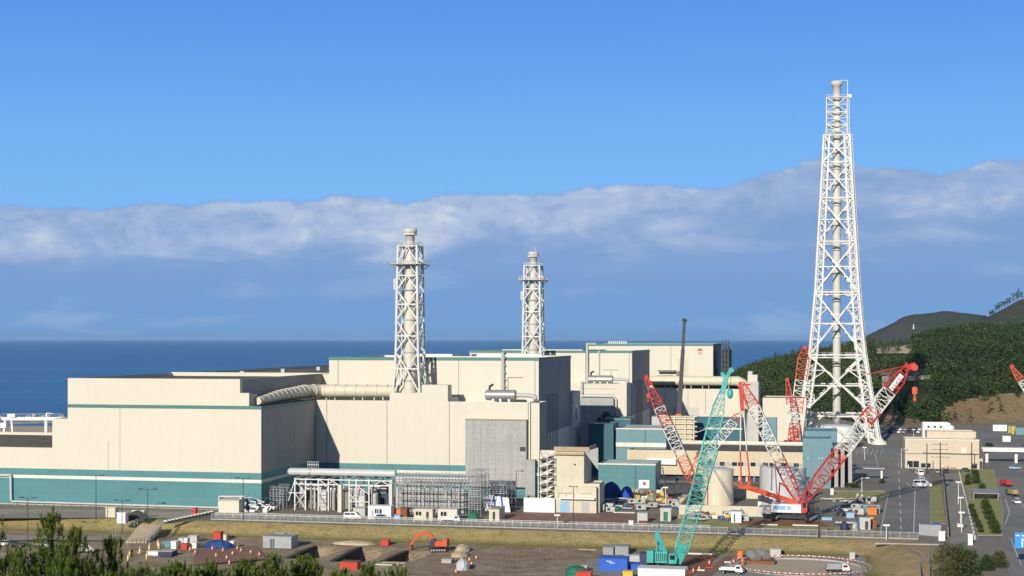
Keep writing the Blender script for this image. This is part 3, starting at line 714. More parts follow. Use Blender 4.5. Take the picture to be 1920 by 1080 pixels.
# steel stair
t = T('steel_stair', 'open zigzag steel stair tower attached to the left of the cream service building', 'stair', uo(1012, vb), vb)
ua, ub = uo(1010, vb), uo(1042, vb)
s = MB()
for u in (ua, (ua+ub)/2, ub-.2):
    for v in (vb, vb+3): s.bar((u, v, 0), (u, v, zt-.2), .2)
s.build('posts', M('white_steel'), t)
n = 6; zb0 = 2.4
for k in range(n):
    z = zb0+(zt-zb0)*k/n
    s = MB(); s.box(ua-.2, ub, vb-.2, vb+3.2, z, z+.25); s.build('landing', M('concrete_d'), t)
    s = MB(); s.bar((ua+.3, vb-.1, z+1.1), (ub, vb-.1, z+1.1), .1); s.bar((ua, vb+.6, z+.25), (ub-.6, vb+.6, z+(zt-zb0)/n), .3, .5); s.build('flight', M('white_steel'), t)
s = MB()
s.box(ua, ub-.1, vb+3.3, vb+3.5, 1, zt); s.build('back_panel', M('cream_b'), t)
# white hoarding below stairs
s = MB(); a = uo(982, 13); b = uo(1040, 13); s.box(a, b, 13, 13.3, 0, zo(933, a, 13)); s.box(a, a+.3, 13.3, 20, 0, zo(933, a, 13)-.02)
solo('hoarding', s, M('white_paint'), 'clean white hoarding wall at the foot of the grey sheeting and steel stair', 'hoarding', a, 13)
# --- teal sheds between the units
def shed(label, pxa, pxb, v0, dep, ytop, wm='teal_wall', rm='roof_grey', z0=0, name='shed', joints=(), cat='shed', trim=None):
    a, b = uo(pxa, v0), uo(pxb, v0); r = bld(name, label, cat, [(a, b, v0, v0+dep, z0, zo(ytop, a, v0), .35)], wm, rm)
    zt = zo(ytop, a, v0)
    if trim:
        s = MB(); s.box(a-.1, b+.1, v0-.1, v0, zt-.3, zt+.12); s.build('eaves_trim', M(trim), r)
    for j in joints:
        s = MB(); s.box(uo(j,v0)-.08, uo(j,v0)+.08, v0-.04, v0, z0+.1, zt-.3); s.build('wall_joint', M('steel_dark'), r)
    return r
sh = shed('bright teal shed in sunlight behind the blue tarpaulin and red crane base', 1122, 1229, 76.3, 17, 869, 'teal_wall', 'white_trim', joints=(1192,), trim='white_trim')
s = MB(); s.box(uo(1198,76), uo(1218,76), 75.6, 76.2, .8, 3.4); s.build('notice_board', M('white_paint'), sh)
s = MB(); s.box(uo(1206,76), uo(1211,76), 75.5, 75.6, 1.8, 2.8); s.build('notice_mark', M('red'), sh)
shed('dark teal block in deep shadow beside the first cream block', 1103, 1150, 121, 14, 794, 'teal_shaded', 'teal_shaded')
shed('upper dark teal block in shadow with pale roof line under the far sheeting', 1131, 1182, 146, 18, 785, 'teal_shaded', 'teal_shaded', trim='teal_pale')
s3 = shed('pale teal block, right half sunlit, behind the red and white lattice mast', 1155, 1249, 123, 22, 803, 'teal_pale', 'roof_light', joints=(1210,), trim='white_trim')
s = MB(); a, b = uo(1155,122.8), uo(1249,122.8); s.box(a, b, 122.6, 123, za(1200,838,123), za(1200,830,123)); s.build('white_ledge', M('white_trim'), s3)
shed('small grey gabled plant room behind the red mast', 1222, 1246, 150, 12, 781, 'duct_grey', 'roof_light')
s4 = shed('teal building with two white bands behind the teal crane boom', 1300, 1392, 170, 20, 786, 'teal_shaded', 'teal_pale')
for y in (802, 829):
    s = MB(); a, b = uo(1300,169.8), uo(1392,169.8); s.box(a, b, 169.5, 170, za(1340,y+3,170), za(1340,y,170)); s.build('white_band', M('white_trim'), s4)
shed('tiny teal box roof behind the white tanks', 1432, 1456, 215, 8, 784, 'teal_pale', 'teal_pale')
# stacked banded evaporator frame
s = MB(); a, b = uo(1246,150), uo(1302,150)
for k in range(6):
    z = za(1270, 826-k*9, 150); s.box(a, b, 150, 162, z-1.0, z-.3); s.bar((a-.5,149.5,z), (b+1,149.5,z), .3)
for px in (1247, 1265, 1285, 1301): s.bar((uo(px,149.6),149.6,0), (uo(px,149.6),149.6,za(1270,779,150)), .35)
s.box(a+1, b-1, 151, 161, 0, za(1270,785,150))
solo('cooling_frame', s, M('duct_cream'), 'open cream rack of stacked tiers behind the orange crane mast', 'rack', a, 150)
# --- beige office with the window band
vo_ = 112.0; a, b = uo(1176, vo_), uo(1510, vo_); zt = zo(843, a, vo_); zbm = zo(888, a, vo_)
of = bld('office_building', 'long beige two-storey office with a dark window band behind the white tanks', 'office building', [(a, b, vo_, vo_+38, zbm, zt, .5)], 'beige', 'roof_grey')
s = MB(); s.box(a+1, b-1.5, vo_+2, vo_+37, 0, zbm+.02); s.build('ground_floor', M('navy'), of)
for k in range(13):
    px = 1330+k*14; s = MB(); s.box(uo(px,vo_)-.35, uo(px,vo_)+.35, vo_+.8, vo_+1.4, 0, zbm); s.build('column', M('teal_pale' if k % 3 == 0 else 'beige'), of)
for k in range(16):
    x0 = 1314+k*11.6; x1 = x0+10
    wdw = MB(); wdw.box(uo(x0,vo_), uo(x1,vo_), vo_-.03, vo_, zo(870,a,vo_), zo(863,a,vo_)); wo = wdw.build('window', M('glass' if k % 5 not in (2,4) else 'galv'), of)
    f_ = MB(); f_.box(uo(x0-.3,vo_), uo(x0+.5,vo_), vo_-.07, vo_-.03, zo(870,a,vo_), zo(863,a,vo_)); f_.build('window_frame', M('galv'), wo)
s = MB(); s.box(uo(1213,vo_), uo(1268,vo_), vo_-1.5, vo_, zo(869,a,vo_), zo(858,a,vo_)); s.build('white_canopy', M('white_paint'), of)
s = MB(); s.box(a, b, vo_+37.5, vo_+38.4, zt-.2, zt+.8); s.build('rear_parapet', M('white_trim'), of)
# --- teal tower block
r = shed('tall pale teal block with three small wall lamps behind the red crane boom foot', 1505, 1558, 95, 16, 822, 'teal_pale', 'teal_pale', name='tower_block', cat='building')
for px in (1515, 1536, 1542):
    s = MB(); s.cb(uo(px,94.8), 94.85, za(px,860,95), .35, .3, .35); s.build('wall_lamp', M('white_paint'), r)
shed('shorter pale teal block behind the tall teal block', 1508, 1570, 125, 20, 808, 'teal_pale', 'teal_pale', name='tower_block', cat='building')
t = T('colonnade', 'grey columned porch beside the tall teal block', 'porch', uo(1565,100), 100)
for k, px in enumerate((1568, 1580, 1594)):
    s = MB(); s.box(uo(px,100)-.6, uo(px,100)+.6, 100, 101.2, 0, za(px,842,100)); s.build('column', M('concrete'), t)
s = MB(); s.box(uo(1562,100), uo(1597,100), 100, 116, za(1580,841,100), za(1580,836,100)); s.build('porch_roof', M('concrete_d'), t)
s = MB(); s.box(uo(1562,110), uo(1590,110), 109, 115, 0, za(1580,842,100)); s.build('rear_wall', M('navy'), t)
# bus-stop like flat canopy on the forecourt
t = T('canopy', 'flat grey forecourt canopy on one white post with a planted tub', 'canopy', *G(1653,900))
gu, gv = G(1653, 900); s = MB(); s.box(gu-10, gu+1.0, gv-2.2, gv+2.2, 3.9, 4.2); s.build('canopy_roof', M('galv'), t)
s = MB(); s.box(gu-.3, gu+.3, gv-.3, gv+.3, 0, 3.9); s.build('post', M('white_paint'), t)
s = MB(); s.box(gu-9.4, gu-8.9, gv-.3, gv+.3, 0, 3.9); s.build('post', M('white_paint'), t)
# --- tan building on the right
vt = 176; a, b = uo(1697, vt), uo(1836, vt); zt = zo(824, a, vt)
tb = bld('gate_building', 'pinkish-tan flat-roofed gate building at the head of the wide road', 'building', [(a, b, vt, vt+16, 0, zt, .4), (uo(1738,vt+16), uo(1830,vt+16), vt+16.05, vt+27, 0, zt+2.2, .4), (b, uo(1843,vt), vt+.5, vt+12, 0, zo(858,a,vt), .3)], 'tan', 'roof_light')
s = MB(); s.box(a-.1, b+.1, vt-.1, vt, zt-.1, zt+.35); s.build('roof_trim', M('white_trim'), tb)
s = MB(); s.box(a+.1, b-.1, vt-.05, vt, zo(851,a,vt), zo(849.6,a,vt)); s.build('dark_joint', M('concrete_d'), tb)
for (p0, p1, y0, y1, mt) in ((1701,1723,876,864,'glass'), (1727,1745,876,868,'glass'), (1822,1832,876,869,'glass'), (1737,1740,878,868,'steel_dark')):
    s = MB(); s.box(uo(p0,vt), uo(p1,vt), vt-.06, vt, zo(y0,a,vt), zo(y1,a,vt)); wo = s.build('window', M(mt), tb)
    s = MB(); s.box((uo(p0,vt)+uo(p1,vt))/2-.06, (uo(p0,vt)+uo(p1,vt))/2+.06, vt-.12, vt-.06, zo(y0,a,vt), zo(y1,a,vt)); s.build('mullion', M('white_paint'), wo)
s = MB(); s.box(uo(1837,vt+.5), uo(1842,vt+.5), vt+.42, vt+.5, .1, 3); s.build('door', M('navy'), tb)
s = MB(); s.box(uo(1803,vt), uo(1811,vt), vt-.06, vt, zo(848,a,vt), zo(838,a,vt)); s.build('white_panel', M('white_trim'), tb)
# white long building behind
vv = 215; a = uo(1730, vv); b = uo(1782, vv)
wb = bld('annex_building', 'small white building with three square dark windows behind the tan gate building', 'building', [(a, b, vv, vv+8, 0, zo(793,a,vv), .3)], 'white_paint', 'roof_light')
for px in (1739, 1751, 1762):
    s = MB(); s.box(uo(px,vv), uo(px+4,vv), vv-.05, vv, zo(802,a,vv), zo(798,a,vv)); s.build('window', M('glass'), wb)
s = MB(); s.lathe(uo(1779,vv-2), vv-2, [(2.2,0),(2.2,zo(799,a,vv)),(1.4,zo(796,a,vv)),(.3,zo(795,a,vv))], 16)
solo('dome_tank', s, M('white_paint'), 'small domed white tank beside the three-window white building', 'tank', uo(1779,vv-2), vv-2)
# footbridge roof on the right
gu, gv = G(1905, 868); zt_ = 6.4
t = T('covered_walkway', 'long covered footbridge with white parapet over the right-hand road', 'footbridge', gu, gv)
a = uo(1841, gv); b = uo(1990, gv)
s = MB(); s.box(a, b, gv-3, gv+2, 4.6, 5.0); s.build('deck', M('concrete'), t)
s = MB(); s.box(a, b, gv-3.3, gv-3.05, 4.5, 5.9); s.build('parapet', M('white_paint'), t)
s = MB(); s.box(a, b, gv+2.05, gv+2.3, 4.5, 5.9); s.build('parapet', M('galv'), t)
for px in (1850, 1905, 1960):
    s = MB(); s.box(uo(px,gv)-.5, uo(px,gv)+.5, gv-.6, gv+.6, 0, 4.6); s.build('pier', M('white_paint'), t)
# grey-roofed bicycle shed on the verge
gu, gv = G(1850, 938); a = uo(1824, gv); b = uo(1874, gv)
t = T('bicycle_shed', 'low shed with ribbed blue-grey metal roof on the grass beside the right-hand road', 'shed', gu, gv)
s = MB(); s.add([(a,gv,1.9),(b,gv,1.9),(b,gv+6,2.6),(a,gv+6,2.6),(a,gv,2.1),(b,gv,2.1),(b,gv+6,2.8),(a,gv+6,2.8)], [(0,3,2,1),(4,5,6,7),(0,1,5,4),(1,2,6,5),(2,3,7,6),(3,0,4,7)])
for k in range(14):
    u = a+(b-a)*(k+.5)/14; s.bar((u, gv, 2.14), (u, gv+6, 2.84), .12, .1)
s.build('roof', M('grey_metal'), t)
s = MB(); s.box(a+.2, b-.2, gv+5.5, gv+5.7, 0, 2.5); s.box(a+.2, a+.4, gv+.2, gv+5.5, 0, 2.0); s.box(b-.4, b-.2, gv+.2, gv+5.5, 0, 2.0); s.build('wall', M('galv'), t)
# --- tanks
def tank(label, px0, px1, ytop, ybase, mat, wrap=False):
    c = (px0+px1)/2; gu, gv = G(c, ybase); x, y = W(gu, gv); r = (px1-px0)/2*y/F; gv += r*.9; gu = uo(c, gv); y = W(gu, gv)[1]; r = (px1-px0)/2*y/F
    h = zo(ytop, gu, gv-r)
    t = T('storage_tank', label, 'storage tank', gu, gv)
    s = MB(); s.lathe(gu, gv, [(r,0),(r,h)], 40, False); s.build('shell', M(mat), t)
    s = MB(); s.lathe(gu, gv, [(r+.08,h-.15),(r+.08,h+.02),(r*.5,h+.5),(.2,h+.75)], 40); s.build('roof', M('duct_white'), t)
    s = MB()
    for k in range(16):
        a = 2*pi*k/16; s.bar((gu+r*cos(a), gv+r*sin(a), h), (gu+r*cos(a), gv+r*sin(a), h+1.1), .07); b_ = 2*pi*(k+1)/16
        s.bar((gu+r*cos(a), gv+r*sin(a), h+1.1), (gu+r*cos(b_), gv+r*sin(b_), h+1.1), .06)
    s.build('roof_railing', M('galv'), t)
    s = MB(); N = 14
    for k in range(N):
        a0 = -1.75+1.25*k/N; a1 = -1.75+1.25*(k+1)/N; z0 = h*(1-k/N); z1 = h*(1-(k+1)/N)
        for rr_, dz in ((r+.15, 0), (r+.85, 0), (r+.85, .9)):
            s.bar((gu+rr_*cos(a0), gv+rr_*sin(a0), z0+dz), (gu+rr_*cos(a1), gv+rr_*sin(a1), z1+dz), .12)
        s.box(gu+(r+.5)*cos(a0)-.3, gu+(r+.5)*cos(a0)+.3, gv+(r+.5)*sin(a0)-.3, gv+(r+.5)*sin(a0)+.3, z0-.1, z0)
    s.build('spiral_stair', M('galv'), t)
    s = MB(); s.tube((gu-r*.62, gv-r*.85, 0), (gu-r*.62, gv-r*.85, h), .13); s.build('fire_pipe', M('red'), t)
    if wrap:
        s = MB(); rr_ = r+1.0
        for k in range(28):
            a = 2*pi*k/28; s.bar((gu+rr_*cos(a), gv+rr_*sin(a), 0), (gu+rr_*cos(a), gv+rr_*sin(a), h+1.2), .08)
            a2 = 2*pi*(k+1)/28
            for q in range(5): z = (h+1)*(q+1)/5; s.bar((gu+rr_*cos(a), gv+rr_*sin(a), z), (gu+rr_*cos(a2), gv+rr_*sin(a2), z), .07)
        s.build('scaffold_tubes', M('galv'), t)
        s = MB(); n = 40; vs = []; rg = random.Random(5)
        for j in range(7):
            for i in range(n+1):
                a = radians(150)+radians(230)*i/n; rr2 = rr_+.12+.18*noise.noise((i*.5, j*.7, 2)); vs.append((gu+rr2*cos(a), gv+rr2*sin(a), (h+.6)*j/6))
        s.add(vs, [(j*(n+1)+i, j*(n+1)+i+1, (j+1)*(n+1)+i+1, (j+1)*(n+1)+i) for j in range(6) for i in range(n)], True)
        s.build('white_sheeting', M('duct_white'), t)
    return t
tank('pale grey cylindrical tank with curved stair, left of the scaffolded one', 1318, 1375, 882, 948, 'duct_cream')
tank('cylindrical tank wrapped in white sheeting and scaffold tubes, behind the big red crane', 1432, 1503, 882, 944, 'duct_white', True)
for i, (px0, px1, yt, yb, lb) in enumerate([(1452,1496,795,828,'small white drum tank behind the office roof, wrapped in sheeting'), (1530,1605,800,832,'wide low white tank between the legs of the tall tower')]):
    tank(lb, px0, px1, yt, yb+10, 'white_paint')
# containment wall in front of the tanks
a = uo(1273, 16); b = uo(1452, 16)
t = T('containment_wall', 'low cream containment wall in front of the two storage tanks', 'wall', a, 16)
zt = za(1300, 947, 16)
s = MB(); s.box(a, b, 16, 16.4, 0, zt); s.box(a, a+.4, 16.4, 60, 0, zt); s.box(b-.4, b, 16.4, 60, 0, zt); s.box(a, b, 60, 60.4, 0, zt); s.build('wall', M('cream_b'), t)
s = MB(); s.box(uo(1427,15.9), uo(1441,15.9), 15.8, 15.98, .3, za(1430,925,16)); s.build('tall_door', M('galv'), t)
s = MB(); s.box(uo(1421,15.9), uo(1450,15.9), 16.45, 17.5, 0, za(1430,921,16)); s.build('door_frame', M('white_paint'), t)
# ------------------------------------------------------------------ lattice helpers
def lerp(a, b, t): return Vector(a)*(1-t)+Vector(b)*t
def face_x(mb, A0, B0, A1, B1, w, mid=True):
    """X bracing on one face panel between legs A and B (0 low, 1 high)"""
    mb.bar(A0, B1, w); mb.bar(B0, A1, w)
    mb.bar(A1, B1, w)
    if mid: mb.bar(lerp(A0, A1, .5), lerp(B0, B1, .5), w*.8)
def corners(cu, cv, h, z, n=4): return [Vector((cu-h, cv-h, z)), Vector((cu+h, cv-h, z)), Vector((cu+h, cv+h, z)), Vector((cu-h, cv+h, z))]
# ------------------------------------------------------------------ tall lattice exhaust tower
cu, cv = 160.3, 318.0
xx, yy = W(cu, cv); YF = yy-19
def tz(py): return EYE-(py-HY)*(yy-(3 if py < 185 else max(5, 5+(py-250)*.024)))/F
PXM = F/YF
tw = T('lattice_tower', 'very tall white lattice tower around a cream flue, standing right of all the halls', 'exhaust tower', cu, cv)
prof_ = [(183,20),(252,20.5),(253,25.5),(303,28),(370,32),(452,37),(547,42.5),(631,50),(666,54),(728,64),(781,73),(826,80)]
def hw(py):
    for i in range(len(prof_)-1):
        a, b = prof_[i], prof_[i+1]
        if py <= b[0]: return (a[1]+(b[1]-a[1])*(py-a[0])/(b[0]-a[0]))/PXM*.955
    return 80/PXM*.955
LV = [(183,209),(209,233),(233,252),(253,303),(303,370),(370,452),(452,547),(547,666),(666,781),(781,830)]
legs = [MB() for _ in range(4)]; faces = [MB() for _ in range(4)]; plat = []
for (yt, yb) in LV:
    h1, h0 = hw(yt), hw(yb); z1, z0 = tz(yt), max(0, tz(yb)); c1, c0 = corners(cu, cv, h1, z1), corners(cu, cv, h0, z0)
    big = yt >= 253
    for i in range(4):
        lr = .32 if not big else .60
        legs[i].tube(c0[i], c1[i], lr, n=8)
        if big:                                            # each leg is a bundle: two inner pipes tied to the main one
            gap = 2.0+.0*yb; j = (i+1) % 4; k = (i-1) % 4
            legs[i].tube(c0[i]+(c0[j]-c0[i]).normalized()*.85+(c0[k]-c0[i]).normalized()*.85, c1[i]+(c1[j]-c1[i]).normalized()*.85+(c1[k]-c1[i]).normalized()*.85, .3, n=6)
            for o_ in (j, k):
                i1 = c1[i]+(c1[o_]-c1[i]).normalized()*(1.7+h1*.15); i0 = c0[i]+(c0[o_]-c0[i]).normalized()*(1.7+h0*.15)
                legs[i].tube(i0, i1, .5, n=6)
                for t in (0, .5, 1): legs[i].bar(lerp(c0[i], c1[i], t), lerp(i0, i1, t), .45)
                nz = max(2, int((z1-z0)/3.2))
                for q in range(nz): legs[i].bar(lerp(c0[i], c1[i], q/nz), lerp(i0, i1, (q+1)/nz), .17); legs[i].bar(lerp(i0, i1, q/nz), lerp(c0[i], c1[i], (q+1)/nz), .17)
    for i in range(4):
        j = (i+1) % 4; w_ = .26 if yt < 253 else (.50 if yt < 452 else .68)
        A0, B0, A1, B1 = c0[i], c0[j], c1[i], c1[j]
        if yt < 781: face_x(faces[i], A0, B0, A1, B1, w_)
        else:
            Mx = lerp(A1, B1, .5); faces[i].bar(A1, B1, w_)
            faces[i].bar(lerp(A1,B1,.30), A0, w_*.9); faces[i].bar(lerp(A1,B1,.70), B0, w_*.9)
        if 303 <= yt < 781:                               # secondary bracing inside the big panels
            L5, R5, C5 = lerp(A0,A1,.5), lerp(B0,B1,.5), (lerp(A0,A1,.5)+lerp(B0,B1,.5))/2
            if yt < 547: w_ *= .75
            for (a, b) in ((L5, lerp(A0,B1,.25)), (R5, lerp(B0,A1,.25)), (L5, lerp(B0,A1,.75)), (R5, lerp(A0,B1,.75))): faces[i].bar(a, b, w_*.55)
            faces[i].bar(lerp(A1,B1,.04)-Vector((0,0,1.2)), lerp(A1,B1,.96)-Vector((0,0,1.2)), w_*.6); faces[i].bar(lerp(A0,A1,.25), lerp(A0,B1,.25), w_*.5); faces[i].bar(lerp(B0,B1,.25), lerp(B0,A1,.25), w_*.5)
            faces[i].bar(lerp(A0,A1,.75), lerp(B0,A1,.75), w_*.5); faces[i].bar(lerp(B0,B1,.75), lerp(A0,B1,.75), w_*.5)
    # inner plan bracing holding the flue
    pb = MB(); m_ = [lerp(c1[i], c1[(i+1) % 4], .5) for i in range(4)]
    for i in range(4): pb.bar(m_[i], m_[(i+1) % 4], .25); pb.bar(c1[i], Vector((cu, cv, z1)), .2)
    pb.build('flue_bracket', M('white_steel'), tw)
for i in range(4): legs[i].build('leg', M('white_steel'), tw); faces[i].build('bracing', M('white_steel'), tw)
s = MB(); R0 = 1.85
s.lathe(cu, cv, [(R0,2),(R0,tz(183)),(R0*.98,tz(160)),(R0*1.3,tz(159)),(R0*1.45,tz(156)),(R0*1.45,tz(151)),(R0*1.1,tz(150)),(R0*.8,tz(150)),(R0*.8,tz(153))], 28)
s.build('flue', M('flue'), tw)
for y in (209,233,277,303,333,370,407,452,496,547,590,631,666,728,781):
    s = MB(); z = tz(y); s.lathe(cu, cv, [(R0,z-.5),(R0+.32,z-.4),(R0+.32,z+.4),(R0,z+.5)], 24); s.build('flue_ring', M('white_steel'), tw)
for y in (183, 252, 452, 547, 666):
    h = hw(y+1)+.4; z = tz(y); s = MB()
    s.box(cu-h, cu+h, cv-h, cv-h+1.1, z-.15, z+.1); s.box(cu-h, cu+h, cv+h-1.1, cv+h, z-.15, z+.1); s.box(cu-h, cu-h+1.1, cv-h+1.1, cv+h-1.1, z-.15, z+.1); s.box(cu+h-1.1, cu+h, cv-h+1.1, cv+h-1.1, z-.15, z+.1)
    for k in range(13):
        t = -h+2*h*k/12
        for (a, b) in ((cu+t, cv-h), (cu+t, cv+h), (cu-h, cv+t), (cu+h, cv+t)): s.bar((a, b, z), (a, b, z+1.1), .07)
    for (a, b, c, d) in ((cu-h,cv-h,cu+h,cv-h),(cu+h,cv-h,cu+h,cv+h),(cu+h,cv+h,cu-h,cv+h),(cu-h,cv+h,cu-h,cv-h)): s.bar((a,b,z+1.1),(c,d,z+1.1),.09)
    s.build('platform', M('galv'), tw)
s = MB()                                                   # ladder cage down the right-hand leg
for i in range(len(prof_)-1):
    (ya, _), (yb_, _) = prof_[i], prof_[i+1]; h1, h0 = hw(ya+.5), hw(yb_)
    p1_, p0_ = Vector((cu+h1+.9, cv-h1+2, tz(ya))), Vector((cu+h0+.9, cv-h0+2, max(0, tz(yb_))))
    s.bar(p0_, p1_, .3, .5); s.bar(p0_+Vector((0,1.2,0)), p1_+Vector((0,1.2,0)), .25)
    n = max(2, int((p1_-p0_).length/2.2))
    for k in range(n): q = lerp(p0_, p1_, k/n); s.box(q.x-.5, q.x+.5, q.y-.3, q.y+1.4, q.z, q.z+.25)
s.build('ladder', M('galv'), tw)
s = MB(); a = cu+hw(184)+.3; s.bar((a, cv, tz(183)), (a, cv, tz(149)), .25); s.bar((cu+1, cv, tz(149)), (a, cv, tz(149)), .18); s.cb(a+.8, cv-1, tz(183), 2, 1.6, 1.6); s.build('top_davit', M('white_steel'), tw)
h = 80/PXM*.955
for c in corners(cu, cv, h, 0):
    s = MB(); s.lathe(c.x, c.y, [(3.6,0),(3.4,1.0),(1.8,2.2),(1.2,3)], 14); s.build('footing', M('white_trim'), tw)
s = MB(); s.lathe(cu, cv, [(3.4,0),(3.4,7),(R0,9)], 20); s.build('flue_base', M('concrete'), tw)
# ------------------------------------------------------------------ the two squat exhaust towers on the halls
def stack(label, pc, v, pscale_only=None):
    y_ = W(uo(pc, v), v)[1]; cu = uo(pc, v); cv = v
    t = T('exhaust_tower', label, 'exhaust tower', cu, cv, 29)
    ZF = 452.0
    def z_(py): return EYE-(py-HY)*ZF/F
    P = F/ZF
    hws = [(465,18),(495,18.5),(519,19),(572,19.6),(630,20.5),(690,22),(736,26)]
    def hh(py):
        for i in range(len(hws)-1):
            a, b = hws[i], hws[i+1]
            if py <= b[0]: return (a[1]+(b[1]-a[1])*(py-a[0])/(b[0]-a[0]))/P
        return 26/P
    L_ = [MB() for _ in range(4)]; Fc = [MB() for _ in range(4)]
    for (yt, yb) in [(465,495),(495,519),(519,572),(572,630),(630,690),(690,736)]:
        c1, c0 = corners(cu, cv, hh(yt), z_(yt)), corners(cu, cv, hh(yb), z_(yb))
        for i in range(4):
            L_[i].tube(c0[i], c1[i], .40, n=8); j = (i+1) % 4
            A0, B0, A1, B1 = c0[i], c0[j], c1[i], c1[j]
            Fc[i].bar(A1, B1, .34)
            if yt == 690: m = lerp(A1, B1, .5); Fc[i].bar(A0, m, .38); Fc[i].bar(B0, m, .38)
            elif yt < 519: m = lerp(A1, B1, .5); Fc[i].bar(A0, m, .24); Fc[i].bar(B0, m, .24)
            else:                                           # diamond bracing
                m1, m0 = lerp(A1, B1, .5), lerp(A0, B0, .5); l, r = lerp(A0, A1, .5), lerp(B0, B1, .5)
                for a, b in ((m1, l), (l, m0), (m0, r), (r, m1)): Fc[i].bar(a, b, .36)
                for a, b in ((A1, lerp(m1,l,.5)), (B1, lerp(m1,r,.5)), (A0, lerp(m0,l,.5)), (B0, lerp(m0,r,.5))): Fc[i].bar(a, b, .18)
    for i in range(4): L_[i].build('leg', M('white_steel'), t); Fc[i].build('bracing', M('white_steel'), t)
    s = MB(); r = 1.95
    s.lathe(cu, cv, [(r,z_(752)),(r,z_(560)),(r*.82,z_(545)),(r*.80,z_(498)),(r*.72,z_(470)),(r*.70,z_(443)),(r*1.05,z_(442)),(r*1.1,z_(433)),(r*.75,z_(432)),(r*.6,z_(432)),(r*.6,z_(436))], 24)
    s.build('flue', M('flue'), t)
    for y in (443,):
        s = MB(); z = z_(y); s.lathe(cu, cv, [(r*.7,z-.3),(r*1.2,z-.2),(r*1.2,z+.2)], 8); s.build('crown_band', M('white_steel'), t)
    for y in (545, 600, 660, 712):
        s = MB(); z = z_(y); s.lathe(cu, cv, [(r*.9,z-.3),(r+.3,z-.2),(r+.3,z+.2),(r*.9,z+.3)], 20); s.build('flue_ring', M('duct_grey'), t)
    for y, ex in ((465, .2), (498, 1.9)):
        h = hh(y)+ex; z = z_(y); s = MB()
        s.box(cu-h, cu+h, cv-h, cv-h+ex+.8, z-.15, z+.05); s.box(cu-h, cu+h, cv+h-ex-.8, cv+h, z-.15, z+.05)
        s.box(cu-h, cu-h+ex+.8, cv-h+ex+.8, cv+h-ex-.8, z-.15, z+.05); s.box(cu+h-ex-.8, cu+h, cv-h+ex+.8, cv+h-ex-.8, z-.15, z+.05)
        for k in range(9):
            q = -h+2*h*k/8
            for (a, b) in ((cu+q, cv-h), (cu+q, cv+h), (cu-h, cv+q), (cu+h, cv+q)): s.bar((a, b, z), (a, b, z+1.2), .08)
        for zz_ in (.6, 1.2):
            for (a, b, c, d) in ((cu-h,cv-h,cu+h,cv-h),(cu+h,cv-h,cu+h,cv+h),(cu+h,cv+h,cu-h,cv+h),(cu-h,cv+h,cu-h,cv-h)): s.bar((a,b,z+zz_),(c,d,z+zz_),.09)
        if ex > 1:
            for c_, e_ in zip(corners(cu, cv, hh(y), z_(y+10)), corners(cu, cv, h, z)): s.bar(c_, e_, .2)
        s.build('platform', M('galv'), t)
    s = MB(); h = hh(520); s.box(cu-h-1.2, cu-h-.2, cv-h, cv-h+1.2, z_(545), z_(525)); s.bar((cu-h-.6, cv-h, z_(736)), (cu-h-.6, cv-h, z_(525)), .16)
    s.build('ladder', M('galv'), t)
    s = MB()
    for dx in (-.7, .5, .9): s.bar((cu+dx, cv, z_(434)), (cu+dx, cv, z_(420)), .07)
    s.build('lightning_rod', M('galv'), t)
    s = MB(); z = z_(520)
    for k in range(6):
        a = k*1.05; zb = z_(720-k*35)
        s.path([(cu+2.6*cos(a+k), cv+2.6*sin(a+k), zb), (cu+2.7*cos(a+k+.5), cv+2.7*sin(a+k+.5), zb+4.5)], .14, 5)
    s.build('conduits', M('duct_grey'), t)
    return t
stack('white lattice exhaust tower on the front hall, leftmost of the three towers', 769, 49.2)
stack('smaller lattice exhaust tower behind the first cream block, between the two others', 1000, 172.5)
# ------------------------------------------------------------------ crane lattice
def lattice(t, name, p0, p1, w, n, colours, r=.11, taper=(0, 0), side=None, w2=None, label=None):
    """four-chord boom; colours = [(fraction_end, material)] -> one section mesh per colour run"""
    p0 = Vector(p0); p1 = Vector(p1); d = (p1-p0); L_ = d.length; d.normalize()
    side = Vector(side) if side else Vector((0, 1, 0)); a = (side-d*side.dot(d)).normalized(); b = a.cross(d).normalized()
    w2 = w2 or w
    def cr(k):
        t_ = k/n; f = 1.0
        if taper[0] and k < taper[0]: f = .35+.65*k/taper[0]
        if taper[1] and n-k < taper[1]: f = min(f, .3+.7*(n-k)/taper[1])
        ww = w+(w2-w)*t_
        return [p0+d*L_*t_+a*i*ww*f/2+b*j*ww*f/2 for i, j in ((-1,-1),(1,-1),(1,1),(-1,1))]
    k = 0; outs = []
    for fe, mt in colours:
        kend = max(k+1, round(fe*n)); s = MB()
        while k < kend and k < n:
            c0, c1 = cr(k), cr(k+1)
            for i in range(4):
                j = (i+1) % 4
                s.bar(c0[i], c1[i], r*1.7)
                if k % 2: s.bar(c0[i], c1[j], r)
                else: s.bar(c0[j], c1[i], r)
                s.bar(c1[i], c1[j], r)
            if k == 0:
                for i in range(4): s.bar(c0[i], c0[(i+1) % 4], r*2)
            k += 1
        outs.append(s.build(name, M(mt), t))
    return outs
